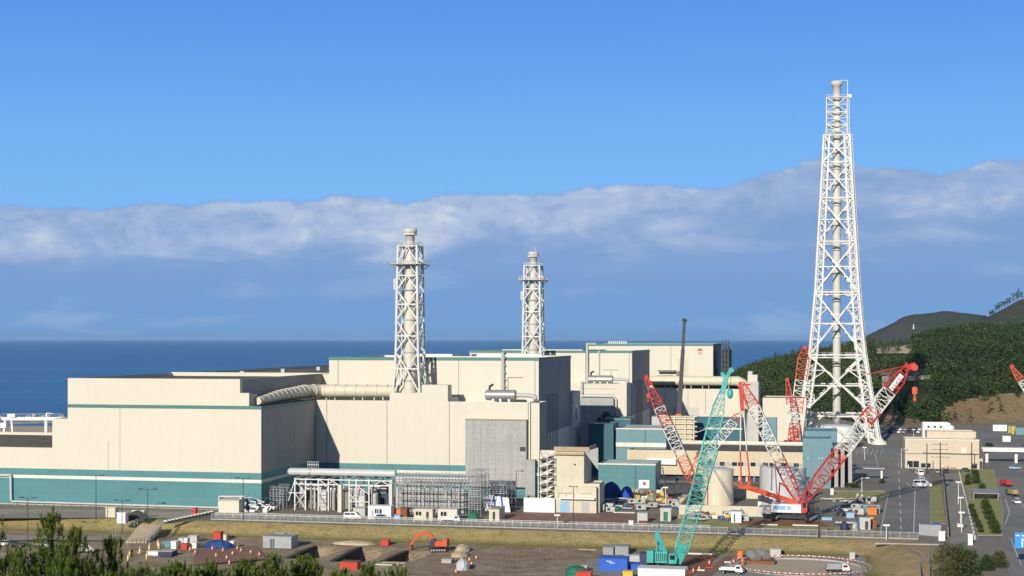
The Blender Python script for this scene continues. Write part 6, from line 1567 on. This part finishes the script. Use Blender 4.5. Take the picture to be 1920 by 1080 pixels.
# cones, posts
def cone(mat, label, group):
    t = T('traffic_cone', label, 'cone', 0, 0, 0, group=group, local=True)
    s = MB(); s.lathe(0, 0, [(.26,.04),(.06,.9),(.03,.95)], 12); s.build('body', M(mat), t)
    s = MB(); s.box(-.3,.3,-.3,.3,0,.05); s.build('base', M(mat), t); s = MB(); s.lathe(0, 0, [(.19,.35),(.14,.55)], 12, False); s.v = [(p[0]*1.03, p[1]*1.03, p[2]) for p in s.v]; s.build('stripe', M('white_paint'), t); return t
c0 = cone('orange', 'orange traffic cone in the lower work yard', 'orange cones in the lower yard'); index_kids(); first = True
for (px, py) in [(445,1032),(452,1036),(398,1033),(418,1036),(356,1034),(366,1040),(436,1042),(425,1050),(470,1040),(486,1044),(405,1046),(880,1052),(893,1048),(884,1060),(745,1062),(758,1066),(1300,1075),(1311,1071),(1330,1060),(640,1075),(1212,1010+30),(1385,1052),(1376,1058),(1590,1060),(855,1074),(430,1060)]:
    c = c0 if first else copy_tree(c0); first = False; u, v = G(px, py, LZ); place(c, u, v, LZ+(.3 if px > 1280 or px < 490 else .05), 0, scale=1.05)
c1 = cone('yellow', 'yellow marker post beside the foot of the beige ramp', 'yellow marker posts'); c1.name = 'marker_post'; index_kids(); first = True
for (px, py) in [(243,1043),(262,1038),(280,1031),(296,1024),(298,1028),(240,1052),(275,1048)]:
    c = c1 if first else copy_tree(c1); first = False; u, v = G(px, py, LZ); place(c, u, v, LZ, 0, scale=(1.1,1.1,1.9))
# strewn crates and bundles before the teal shed
rg = random.Random(31); crates = []
for k, mt in enumerate(('timber', 'white_trim', 'rust', 'yellow', 'galv')):
    t = T('crate', 'small crate or bundle strewn over the yard before the teal shed', 'crate', 0, 0, 0, group='crates strewn before the teal shed', local=True)
    s = MB(); s.box(-.7,.7,-.5,.5,.12,.9+.15*k); s.build('body', M(mt), t)
    for x in (-.5, .5): s = MB(); s.box(x-.1, x+.1, -.55, .55, 0, .12); s.build('skid', M('timber'), t)
    crates.append(t)
index_kids(); n0 = 0
for k in range(85):
    if k < 60: px, py = rg.uniform(1178, 1300), rg.uniform(922, 944)
    elif k < 74: px, py = rg.uniform(1265, 1375), rg.uniform(962, 975)
    else: px, py = rg.uniform(1545, 1650), rg.uniform(936, 975)
    c = crates[k] if k < 5 else copy_tree(crates[k % 5]); u, v = G(px, py); place(c, u, v, 0, rg.uniform(0, 3), scale=rg.uniform(.5, 1.2))
    if k >= 60 and k < 74: c['label'] = 'small crate lying between the bank fence and the containment wall'; c['group'] = 'crates before the containment wall'
    if k >= 74: c['label'] = 'small crate or machine part on the yard right of the big red crane'; c['group'] = 'crates right of the big crane'
# more plant and stores round the crane pads: compressors, racks and drums
mini = []
for nm, lb, mts in (('generator_set', 'small yellow, white or grey generator set among the crane yard stores', ('duct_grey','white_paint')), ('drum', 'steel drum standing among the crane yard stores', ('blue','galv')), ('pipe_rack_small', 'low rack of pipes among the crane yard stores', ('galv','white_trim'))):
    t = T(nm, lb, 'machine' if nm[0] == 'g' else ('drum' if nm == 'drum' else 'rack'), 0, 0, 0, group='stores of the crane yard: '+nm.replace('_', ' '), local=True)
    s = MB()
    if nm == 'drum': s.lathe(0, 0, [(.3,0),(.3,.3),(.32,.32),(.3,.34),(.3,.88)], 14); s.build('body', M('blue'), t); s = MB(); s.lathe(0, 0, [(.31,.88),(.31,.93)], 14); s.build('lid', M('galv'), t)
    elif nm == 'generator_set':
        s.box(-1.2,1.2,-.6,.6,.25,1.6); s.build('body', M('duct_grey'), t); s = MB(); s.box(-1.3,1.3,-.65,.65,0,.25); s.build('skid', M('steel_dark'), t)
        s = MB(); s.box(-.9,-.1,-.63,-.6,.6,1.3); s.build('grille', M('steel_dark'), t); s = MB(); s.tube((.8,0,1.6),(.8,0,2.1),.08); s.build('exhaust', M('steel_dark'), t)
    else:
        for k in range(8): s.tube((-2.2,-.5+k*.14,.5+(k % 2)*.12), (2.2,-.5+k*.14,.5+(k % 2)*.12), .07, n=6)
        s.build('pipes', M('duct_white'), t)
        for x in (-1.6, 1.6): s = MB(); s.box(x-.06,x+.06,-.6,.7,0,.42); s.bar((x,-.6,0),(x,-.6,1.1),.08); s.bar((x,.7,0),(x,.7,1.1),.08); s.build('trestle', M('rust'), t)
    mini.append(t)
index_kids()
for k in range(66):
    if k < 22: px, py = rg.uniform(1185, 1300), rg.uniform(930, 958); 
    elif k < 40: px, py = rg.uniform(1545, 1640), rg.uniform(935, 985)
    elif k < 54: px, py = rg.uniform(1280, 1420), rg.uniform(966, 978)
    else: px, py = rg.uniform(1120, 1185), rg.uniform(938, 962)
    c = mini[k] if k < 3 else copy_tree(mini[(k*2+k//5) % 3]); u, v = G(px, py); place(c, u, v, 0, rg.uniform(-.4, .5), scale=rg.uniform(.8, 1.25))
# timber / pipe stacks
def bars(label, px0, px1, py, mat, level=0, n=5, r=.12, name='pipe_stack', cat='pipes', skew=0):
    u, v = G(px0, py, level); b_ = uo(px1, v); s = MB()
    for k in range(n): s.tube((u, v+k*r*2.1, level+r+.05), (b_, v+k*r*2.1+skew, level+r+.05), r, n=7)
    return solo(name, s, M(mat), label, cat, u, v, level)
bars('white pipe bundle lying along the fence before the crane tracks', 1427, 1458, 985, 'white_paint')
bars('long white pipe bundle right of the first one before the crane tracks', 1486, 1534, 986, 'white_paint')
bars('timber bundle lying by the trench ground', 716, 760, 1056, 'timber', LZ)
bars('pale pipe bundle on the bare yard below the trenches', 700, 735, 1060, 'cream', LZ)
bars('brown timber rails at the foot of the bank', 1086, 1118, 1032, 'timber', LZ, 3, .15)
bars('white edging rail behind the teal crane', 1288, 1336, 1040, 'white_trim', LZ, 2, .2)
bars('green pipe bundle beside the strewn crates', 1205, 1260, 938, 'teal_wall')
bars('white pipe bundle before the strewn crates', 1150, 1190, 962, 'white_trim')
bars('teal pipe bundle on the yard right of the big crane', 1560, 1600, 948, 'teal_wall')
bars('pale beam stack behind the dark bag pile', 1556, 1590, 958, 'white_trim', 0, 3, .2)
for i in range(6):
    px = 1290+i*17; bars('red and white lattice boom parts stored on the ground', px, px+14, 1076-i*5, ['rust','white_trim','red'][i % 3], LZ+.3, 3, .16)['group'] = 'stored boom parts beside the teal crane'
# machinery right of the road, behind
for i, (px0, px1, yt, yb, mt, lb) in enumerate([(1862,1888,797,808,'white_paint','white hoarding with a red mark behind the footbridge'),(1890,1905,799,812,'turf','green machine behind the footbridge'),(1898,1901,800,814,'yellow','yellow machine part behind the footbridge'),(1905,1925,802,815,'teal_pale','pale blue machine at the right edge behind the footbridge'),(1880,1895,818,828,'white_paint','small white truck body behind the footbridge')]):
    H('equipment_box' if i else 'hoarding', lb, 'machine' if i else 'hoarding', px0, px1, yt, yb, 2, mt)
u, v = G(1866, 808); s = MB(); s.cb(uo(1874, v), v-.06, .9, 3, .1, 1.5); solo('hoarding_mark', s, M('red'), 'red mark panel fixed on the white hoarding behind the footbridge', 'panel', u, v)
# ------------------------------------------------------------------ excavator
u, v = G(820, 1033, LZ); t = T('excavator', 'orange tracked excavator with arm reaching left into the trench ground', 'excavator', u, v, LZ)
crawler(t, u, v, LZ, 4.0, 3.0, D(20), .9, 'steel_dark')
s = MB(); s.prof([(u-1.3, LZ+1.2), (u+2.4, LZ+1.2), (u+2.6, LZ+2.0), (u+2.4, LZ+2.5), (u-.2, LZ+2.4), (u-1.3, LZ+1.6)], v-1.3, v+1.3); s.build('body', M('red_or'), t, bevel=.1)
s = MB(); s.box(u+1.7, u+2.7, v-1.35, v+1.35, LZ+1.3, LZ+3.0); s.build('counterweight', M('red_or'), t)
s = MB(); s.prof([(u-1.6, LZ+1.3), (u-.2, LZ+1.3), (u-.2, LZ+3.0), (u-1.2, LZ+3.0), (u-1.6, LZ+2.2)], v-1.3, v-.3); s.build('cab', M('navy'), t)
y = W(u, v)[1]
pt = lambda px, py: Vector((uo(px, v), v+.3, EYE-(py-HY)*y/F))
s = MB(); s.bar(pt(816,1020), pt(806,1002), .55, .75); s.bar(pt(806,1003), pt(784,1001), .5, .65); s.build('boom', M('red_or'), t)
s = MB(); s.bar(pt(786,1001), pt(770,1023), .4, .5); s.bar(pt(781,999), pt(775,1010), .2); s.build('arm', M('red_or'), t)
s = MB(); q = pt(768,1027); s.prof([(q.x-.7, q.z-.2), (q.x+.5, q.z+.5), (q.x+.7, q.z-.5), (q.x, q.z-.8)], v-.4, v+.9); s.build('bucket', M('rust'), t)
# workers near the yard (a few pixels tall)
def person(label, px, py, level, top, legs_, rot=0):
    u, v = G(px, py, level); t = T('person', label, 'person', u, v, level, rot, local=True)
    me = bpy.data.meshes.new('body'); 
    J = [(0,0,.95),(0,0,1.2),(0,0,1.42),(0,0,1.52),(0,0,1.68), (-.1,0,.9),(-.12,.03,.5),(-.13,-.02,.08),(-.13,-.14,.05),(.1,0,.9),(.13,-.06,.5),(.14,.04,.08),(.14,-.10,.05),(-.19,0,1.4),(-.25,0,1.12),(-.27,-.12,.88),(.19,0,1.4),(.25,0,1.12),(.26,-.14,.9)]
    E = [(0,1),(1,2),(2,3),(3,4),(0,5),(5,6),(6,7),(7,8),(0,9),(9,10),(10,11),(11,12),(2,13),(13,14),(14,15),(2,16),(16,17),(17,18)]
    RR = [.15,.14,.15,.06,.1,.1,.075,.05,.045,.1,.075,.05,.045,.07,.05,.04,.07,.05,.04]
    me.from_pydata(J, E, []); o = bpy.data.objects.new('body', me); COL.objects.link(o); o.parent = t; me.materials.append(M(top))
    o.modifiers.new('skin', 'SKIN')
    for i, r in enumerate(RR): me.skin_vertices[0].data[i].radius = (r, r*.8)
    me.skin_vertices[0].data[0].use_root = True
    sb = o.modifiers.new('sub', 'SUBSURF'); sb.levels = 1; sb.render_levels = 1
    s = MB(); s.ball((0,-.01,1.76), .14, 6, 10, .7); s.lathe(0, -.03, [(.19,1.72),(.17,1.745)], 12); s.build('helmet', M('white_paint'), t)
person('worker in dark clothes and white helmet standing by the tan hut window', 1702+1, 880, 0, 'white_paint', None)
person('worker in orange vest near the pit barriers in the lower yard', 1392, 1062, LZ+.25, 'orange', None)
person('worker in blue clothes beside the bright blue container', 1208, 1052, LZ, 'navy', None)
# ------------------------------------------------------------------ hills on the right
import bisect
def pl(pts, x):
    if x <= pts[0][0]: return pts[0][1]
    for i in range(len(pts)-1):
        if x <= pts[i+1][0]:
            t = (x-pts[i][0])/(pts[i+1][0]-pts[i][0]); return pts[i][1]+t*(pts[i+1][1]-pts[i][1])
    return pts[-1][1]
RIDGE = [(1300,760),(1335,712),(1372,704),(1400,690),(1450,674),(1500,662),(1540,655),(1640,643),(1700,632),(1760,622),(1830,614),(1920,610),(2400,590)]
BASE = [(1300,980),(1372,930),(1500,890),(1650,800),(1760,806),(1920,826),(2400,700)]
YR = 1150.0
def hillz(px, Y):
    zr = EYE-(pl(RIDGE, px)-HY)*YR/F-6; yb = pl(BASE, px); t = (Y-yb)/(YR-yb)
    n = 2.2*noise.noise((px*.012, Y*.012, 0))+1.1*noise.noise((px*.05, Y*.03, 5))
    if t <= 0: return -.5
    if t <= 1: z = zr*(.24*sstep(0, .2, t)+.76*sstep(0, 1, t)); return z+n*sstep(0, .15, t)
    return zr+n-(zr+8)*sstep(0, 1, (Y-YR)/420) if px < 1600 else zr+n-.35*(zr+8)*sstep(0, 1, (Y-YR)/420)
def findY(px, py):
    Y = pl(BASE, px)
    while Y < YR+10:
        if HY+(EYE-hillz(px, Y))*F/Y <= py: return Y
        Y += 3
    return YR
def polar(name, pxs, Ys, zf, mat):
    s = MB(); n = len(pxs)
    s.v = [(((px-CX)/F*Y), Y, zf(px, Y)) for Y in Ys for px in pxs]
    for j in range(len(Ys)-1):
        for i in range(n-1): s.f.append((j*n+i, j*n+i+1, (j+1)*n+i+1, (j+1)*n+i)); s.m.append(0); s.sm.append(True)
    o = s.build(name, mat); o['kind'] = 'structure'; return o
def rangef(a, b, st):
    r = []; 
    while a < b: r.append(a); a += st
    return r+[b]
m, nt, b = newmat('hill_ground'); L = nt.links
P_ = nd(nt, 'ShaderNodeNewGeometry').outputs['Position']
n1 = noi(nt, P_, .03, 5, .65); n2 = noi(nt, P_, .3, 5, .7)
c = mixc(nt, ramp(nt, n1, .35, .65), (.27,.185,.095), (.33,.245,.14)); c = mixc(nt, ramp(nt, n2, .4, .75, 0, .8), c, (.16,.12,.06))
c = mixc(nt, ramp(nt, noi(nt, P_, .06, 5, .6), .58, .66, 0, .7), c, (.10,.10,.04))
L.new(c, b.inputs['Base Color']); b.inputs['Roughness'].default_value = .95; b.inputs['Specular IOR Level'].default_value = .1
bp = nd(nt, 'ShaderNodeBump'); bp.inputs['Distance'].default_value = 1.2; L.new(n2, bp.inputs['Height']); L.new(bp.outputs[0], b.inputs['Normal'])
hl = polar('hill', rangef(1300, 2400, 8), rangef(690, 1570, 6), hillz, m)
m, nt, b = newmat('far_hill'); L = nt.links
P_ = nd(nt, 'ShaderNodeNewGeometry').outputs['Position']
c = mixc(nt, ramp(nt, noi(nt, P_, .006, 6, .65), .42, .58), (.085,.085,.07), (.055,.082,.055)); c = mixc(nt, ramp(nt, noi(nt, P_, .04, 5, .7), .45, .7, 0, .7), c, (.12,.085,.06))
L.new(c, b.inputs['Base Color']); b.inputs['Roughness'].default_value = .95; b.inputs['Specular IOR Level'].default_value = .05
bp = nd(nt, 'ShaderNodeBump'); bp.inputs['Distance'].default_value = 6; L.new(noi(nt, P_, .05, 5, .7), bp.inputs['Height']); L.new(bp.outputs[0], b.inputs['Normal'])
R2_ = [(1700,640),(1780,613),(1840,601),(1870,584),(1900,569),(1920,561),(2000,535),(2200,512),(2500,500)]
def hill2(px, Y):
    zr = EYE-(pl(R2_, px)-HY)*1500/F; t = (Y-1120)/380
    n = 3*noise.noise((px*.01, Y*.008, 3))+1.3*noise.noise((px*.04, Y*.02, 7))
    return 20+(zr-20)*sstep(0, 1, t)+n if t < 1 else zr-(zr+6)*sstep(0, 1, (Y-1500)/700)+n
polar('hill', rangef(1680, 2500, 10), rangef(1100, 2200, 12), hill2, m)
R3_ = [(1600,640),(1622,634),(1645,620),(1668,606),(1685,597),(1705,591),(1740,587),(1765,585),(1812,587),(1838,590),(1870,598),(1960,606),(2300,615)]
def hill3(px, Y):
    zr = EYE-(pl(R3_, px)-HY)*3500/F; t = (Y-2900)/600
    n = 5*noise.noise((px*.02, Y*.004, 3))+2.5*noise.noise((px*.06, Y*.01, 8))
    return -8+(zr+8)*sstep(0, 1, t)+n*min(1, max(0, t)) if t < 1 else zr-(zr+8)*sstep(0, 1, (Y-3500)/900)+n
polar('headland', rangef(1590, 2300, 8), rangef(2880, 4400, 25), hill3, m)
# tiny white lighthouse-like mark on the headland
s = MB(); Y = 3150; x = (1713-CX)/F*Y; z = EYE-(610-HY)*Y/F; u, v = UV(x, Y)
s.lathe(u, v, [(1.6,z-8),(1.3,z+.5),(1.6,z+.6),(.8,z+2.4)], 10); solo('beacon', s, M('white_paint'), 'tiny white beacon on the slope of the far headland', 'beacon', u, v, z-8)
def terr(name, poly_px, mat, n=14, up=.5, kind='structure'):
    """patch lying on the hill surface, given by (px0,px1,py_low,py_high)"""
    px0, px1, yl, yh = poly_px; s = MB()
    for j in range(n+1):
        for i in range(n+1):
            px = px0+(px1-px0)*i/n; e = 1-.25*sin(pi*i/n)*0
            Ya, Yb_ = findY(px, yl), findY(px, yh); jit = 6*noise.noise((i*.6, j*.6, px0))
            Y = Ya+(Yb_-Ya)*j/n+(jit if j in (0, n) else 0)
            s.v.append((((px-CX)/F*Y), Y, hillz(px, Y)+up))
    for j in range(n):
        for i in range(n):
            a = j*(n+1)+i; s.f.append((a, a+1, a+n+2, a+n+1)); s.m.append(0); s.sm.append(True)
    o = s.build(name, mat); o['kind'] = kind
terr('clearing', (1636,1716,664,644), MAT['sand'])
terr('clearing', (1640,1730,706,694), MAT['dirt_red'])
Yw = findY(1700, 716)
s = MB(); p0 = UV((1652-CX)/F*Yw, Yw-4); p1 = UV((1742-CX)/F*(Yw+14), Yw+14)
zt = EYE-(705-HY)*Yw/F; zb = EYE-(722-HY)*Yw/F
s.bar((*p0, (zt+zb)/2-1), (*p1, (zt+zb)/2-1), 1.2, zt-zb+2)
solo('retaining_wall', s, M('concrete'), 'pale concrete retaining wall cut into the wooded hill behind the tall tower', 'wall', *p0, zb)
# ------------------------------------------------------------------ forest on the hill (one wooded mass)
rf = random.Random(21)
BANK = [(1600,800),(1640,778),(1690,776),(1752,800),(1761,799),(1767,768),(1787,760),(1818,747),(1878,740),(1920,737),(2400,720)]
def leafclump(V_, F_, x, y, z, s_, rg, n):
    for _ in range(n):
        a = rg.uniform(0, 2*pi); e = rg.uniform(-.4, .9); d1 = Vector((cos(a), sin(a), e*.5)).normalized()
        d2 = Vector((-sin(a)*rg.uniform(.4,1), cos(a)*rg.uniform(.4,1), rg.uniform(.2,.9))).normalized()
        c = Vector((x+rg.gauss(0,.5)*s_, y+rg.gauss(0,.5)*s_, z+rg.gauss(0,.38)*s_)); h = s_*rg.uniform(.25,.5)
        i = len(V_); V_ += [c-d1*h-d2*h*.6, c+d1*h-d2*h*.5, c+d1*h*.5+d2*h, c-d1*h*.6+d2*h*.8]; F_.append((i, i+1, i+2, i+3))
V_, F_ = [], []
cnt = 0
me_ = hl.data; fl, fnt, fb = newmat('forest_floor'); fb.inputs['Roughness'].default_value = .95; fb.inputs['Specular IOR Level'].default_value = .05
fP = nd(fnt, 'ShaderNodeNewGeometry').outputs['Position']
fnt.links.new(mixc(fnt, ramp(fnt, noi(fnt, fP, .2, 5, .7), .35, .65), (.030,.045,.018), (.05,.055,.025)), fb.inputs['Base Color'])
me_.materials.append(fl)
for p_ in me_.polygons:
    c_ = p_.center
    if c_.z > .2 and HY+(EYE-c_.z)*F/c_.y < pl(BANK, CX+c_.x*F/c_.y)-1: p_.material_index = 1
def ok_tree(px, Y):
    z = hillz(px, Y)
    if z < .2: return False
    py = HY+(EYE-z)*F/Y
    if py > pl(BANK, px): return rf.random() < (.5 if py < pl(BANK, px)+3 else .06)
    if 1640 < px < 1708 and 636 < py < 684: return rf.random() < .06
    if 1646 < px < 1748 and 692 < py < 756: return rf.random() < .05
    return True
while cnt < 6800:
    px = rf.uniform(1320, 2080); Y = sqrt(rf.uniform(780**2, 1230**2))
    if px < 1440 and rf.random() < .2: continue
    if not ok_tree(px, Y): continue
    x = (px-CX)/F*Y
    if noise.noise((x*.035, Y*.02, 9)) > .34 and rf.random() < .75: continue
    cnt += 1; z = hillz(px, Y); H = rf.uniform(3.5, 7.5)+3.5*max(0, noise.noise((x*.02, Y*.02, 3))+.25)+(3 if rf.random() < .06 else 0); wd = H*rf.uniform(.26,.40)
    n = 24 if Y < 1000 else 18
    for k in range(n):
        t = rf.random()**.8; r = wd*(1-t*.75)*sqrt(rf.random()); a = rf.uniform(0, 2*pi)
        leafclump(V_, F_, x+r*cos(a), Y+r*sin(a), z+H*(.15+.85*t), 1.3, rf, 2)
me = bpy.data.meshes.new('forest'); me.from_pydata([tuple(p) for p in V_], [], F_); me.materials.append(MAT['forest'])
o = bpy.data.objects.new('forest', me); COL.objects.link(o)
tag(o, 'dense dark pine wood covering the hill behind the tall tower', 'forest', None, 'stuff')
# trees standing apart on the skyline
def small_tree(label, x, y, z, H, wd, seed, n=70, leaf='forest', name='pine_tree', cat='tree', group=None, t0=.3, cl=.9, trunk=None):
    rg = random.Random(seed); u, v = UV(x, y)
    t = T(name, label, cat, u, v, z, group=group, local=True); s = MB(); tr = trunk or H*.035
    s.tube((0,0,-.3), (rg.uniform(-.2,.2), 0, H*.55), tr, tr*.6, 7); s.tube((0,0,H*.5), (rg.uniform(-.3,.3), 0, H*.92), tr*.55, tr*.2, 6)
    for k in range(6):
        a = rg.uniform(0, 2*pi); zz = H*rg.uniform(t0, .8); s.tube((0,0,zz), (wd*.7*cos(a), wd*.7*sin(a), zz+H*.08), tr*.35, tr*.12, 5)
    s.build('trunk', M('bark'), t)
    A, B = [], []
    for k in range(n):
        q = rg.random(); zz = H*(t0+(1-t0)*q); r = wd*(1-.65*q**1.5)*sqrt(rg.random())*(1 if q > .12 else .6); a = rg.uniform(0, 2*pi)
        leafclump(A, B, r*cos(a), r*sin(a), zz, cl, rg, 3)
    s = MB(); s.v = [tuple(p) for p in A]; s.f = B; s.m = [0]*len(B); s.sm = [False]*len(B); s.build('crown', M(leaf), t)
    return t
SK = [(1846,597,3.6),(1857,594,5),(1862,595,4.5),(1868,591,9),(1873,589,9.5),(1878,588,10),(1884,586,8),(1889,583,9.5),(1893,580,9),(1899,577,12),(1906,572,10),(1910,570,13),(1915,567,9)]
for i, (px, py, H) in enumerate(SK):
    Y = 1490; x = (px-CX)/F*Y; z = hill2(px, Y)
    small_tree('thin bare-stemmed pine standing on the bald skyline ridge at the upper right', x, Y, z-.5, H*1.0, H*.2, 100+i, 26, group='lone pines along the right skyline', t0=.35, cl=1.3, trunk=.22)
# ------------------------------------------------------------------ shrubs and hedges near the roads
def bush(label, px, py, wpx, hpx, seed, leaf='hedge', name='shrub', cat='shrub', dens=1.0, group=None, level=0, deep=1.0):
    u, v = G(px, py, level); y = W(u, v)[1]; wd = wpx/2*y/F; H = hpx*y/F; rg = random.Random(seed)
    t = T(name, label, cat, u, v+wd*deep, level, group=group, local=True); s = MB()
    for k in range(7):
        a = rg.uniform(0, 2*pi); s.tube((rg.uniform(-.3,.3)*wd, rg.uniform(-.3,.3)*wd, 0), (wd*.6*cos(a), wd*.6*deep*sin(a), H*.7), .07, .02, 5)
    s.build('stems', M('bark'), t)
    A, B = [], []; n = int(700*dens*max(.25, min(2.5, wd*H/6)))
    for k in range(n):
        a = rg.uniform(0, 2*pi); e = rg.random()**.6; zz = rg.random(); r = sqrt(max(0, 1-(zz**2)*.8))
        lump = 1+.25*noise.noise((cos(a)*1.5+seed, sin(a)*1.5, zz*2))
        leafclump(A, B, wd*e*r*cos(a)*lump, wd*deep*e*r*sin(a)*lump, H*(.05+.92*zz)*lump, .30, rg, 3)
    s = MB(); s.v = [tuple(p) for p in A]; s.f = B; s.m = [0]*len(B); s.sm = [False]*len(B); s.build('foliage', M(leaf), t)
    return t
bush('large round green and brown shrub mass at the bottom right, beside the concrete drain', 1792, 1092, 95, 66, 1, 'hedge_brown', dens=1.3)
bush('bright green shrub at the right edge of the large brown-green one', 1815, 1085, 58, 48, 2)
bush('small green bush beside the right-hand road, left of a brown one', 1852, 1072, 30, 30, 3)
bush('small reddish-brown bush beside the right-hand road', 1876, 1066, 32, 30, 4, 'hedge_brown')
for i, (px, py) in enumerate([(1822,960),(1826,970),(1830,980),(1835,990),(1839,999)]):
    bush('clipped hedge bush in the left row on the grass strip', px, py, 13, 15, 10+i, group='left hedge row on the grass strip')
for i, (px, py) in enumerate([(1849,955),(1852,965),(1856,975),(1861,985),(1865,994),(1868,1001)]):
    bush('clipped hedge bush in the right row on the grass strip', px, py, 20, 18, 20+i, group='right hedge row on the grass strip')
bush('upright dark shrub at the end of the grass strip before the tan building, right one', 1830, 908, 19, 26, 31)
bush('upright dark shrub at the end of the grass strip before the tan building, left one', 1815, 910, 13, 20, 32)
bush('low round shrub beside the blue-grey bicycle shed roof', 1842, 917, 16, 9, 33)
bush('trimmed shrub in the tub under the forecourt canopy post', 1654, 907, 12, 9, 34)
bush('low green shrub patch beside the columned porch', 1598, 915, 34, 8, 35, deep=.4)
bush('grass tuft shrub at the foot of the tower road lamp', 1855, 838, 20, 7, 36)
# ------------------------------------------------------------------ young pines in the foreground
def fore_pine(label, px, ytop, Y, wpx, seed, leader=True):
    """young pine: a bushy crown of upswept boughs, each ending in upright candle shoots set with needles"""
    rg = random.Random(seed); x = (px-CX)/F*Y; ztop = EYE-(ytop-HY)*Y/F; zg = max(LZ, 46.2-.19*Y); H = ztop-zg; wd = wpx/2*Y/F
    u, v = UV(x, Y); t = T('pine_tree', label, 'pine tree', u, v, zg, local=True)
    s = MB(); s.tube((0,0,-.3), (.05,0,H*.6), .13, .07, 9); s.tube((.05,0,H*.6), (0,0,H*.95), .07, .018, 8)
    A, B = [], []; shoots = []
    zvis = H-(1100-ytop)*Y/F-.25; z = max(.6, zvis); lev = 0
    while z < H-.25:
        q = min(1, (H-z)/max(.8, H-zvis)); rr_ = wd*(.05+.95*q**(1.35 if Y < 40 else .75)); nb = rg.randint(7, 9) if rr_ > .4 else 4
        for k in range(nb):
            a = 2*pi*k/nb+rg.uniform(-.4,.4)+lev; l = rr_*rg.uniform(.7,1.12)
            p0 = Vector((0,0,z)); p2 = Vector((l*cos(a), l*sin(a), z+l*.30)); p1 = lerp(p0, p2, .6)-Vector((0,0,l*.06))
            s.tube(p0, p1, .02, .013, 4); s.tube(p1, p2, .013, .007, 4)
            shoots.append((p2, rg.uniform(.2,.34))); 
            for j in range(max(3, int(l*9))):
                f = rg.uniform(.15, 1.0)**.7; c = lerp(p0, p2, f)+Vector((rg.gauss(0,.12), rg.gauss(0,.12), rg.uniform(-.08,.12)))
                shoots.append((c, rg.uniform(.14,.28)))
        z += rg.uniform(.20,.30); lev += .7
    for k in range(5): shoots.append((Vector((rg.gauss(0,.03), rg.gauss(0,.03), H-.3-.13*k)), .3))
    s.build('trunk', M('bark'), t)
    for c, ln in shoots:
        tilt = Vector((rg.gauss(0,.14)+c.x*.12, rg.gauss(0,.14)+c.y*.12, 1)).normalized()
        for k in range(38):
            f = rg.random(); base = c+tilt*ln*f; a = rg.uniform(0, 2*pi); lean = .45+.8*(1-f)
            d = (Vector((cos(a)*lean, sin(a)*lean, .8))).normalized(); L_ = rg.uniform(.09,.15); wv = Vector((-sin(a), cos(a), 0))*.013*(Y/40)
            i = len(A); A += [base-wv, base+wv, base+d*L_]; B.append((i, i+1, i+2))
    s = MB(); s.v = [tuple(p) for p in A]; s.f = B; s.m = [0]*len(B); s.sm = [False]*len(B); s.build('crown', M('pine_leaf'), t)
    return t
for i, (lb, px, yt, Y, wp) in enumerate([
    ('tallest foreground pine at the lower left, two upright leader shoots against the bank', 96, 952, 34, 130),
    ('foreground pine just right of the tallest one, with a shorter leader', 142, 992, 33, 120),
    ('foreground pine leaning towards the beige ramp', 208, 1004, 34, 100),
    ('foreground pine cut by the left edge of the photo', -14, 968, 36, 90),
    ('low foreground pine between the left edge and the tallest pine', 40, 1034, 33, 90),
    ('low foreground pine before the ramp foot', 262, 1056, 44, 70),
    ('foreground pine in front of the yellow posts', 330, 1060, 50, 85),
    ('foreground pine in front of the blue tarpaulin heap', 395, 1056, 52, 80),
    ('foreground pine below the green frame', 462, 1052, 54, 75),
    ('tall round-topped foreground pine below the grey containers', 512, 1040, 48, 66),
    ('broad round foreground pine left of the red skip', 572, 1042, 50, 84),
    ('foreground pine partly in front of the red skip', 640, 1066, 56, 60),
    ('foreground pine with several leader shoots right of the red skip', 692, 1060, 54, 56),
    ('rightmost foreground pine below the bare trench ground', 745, 1058, 50, 60)]):
    fore_pine(lb, px, yt, Y, wp, 300+i)

# ------------------------------------------------------------------ the air: one even closed box of sea haze round everything below the sky
s = MB(); s.box(-62000, 62000, -9500, 62500, -12, 177)
hm = bpy.data.materials.new('sea_haze'); hm.use_nodes = True; hn = hm.node_tree; hn.nodes.remove(hn.nodes['Principled BSDF'])
pv = hn.nodes.new('ShaderNodeVolumePrincipled'); pv.inputs['Color'].default_value = (.42,.68,1,1); pv.inputs['Density'].default_value = HAZE; pv.inputs['Anisotropy'].default_value = 0
hn.links.new(pv.outputs[0], hn.nodes['Material Output'].inputs['Volume'])
o = s.build('haze', hm); o['kind'] = 'stuff'
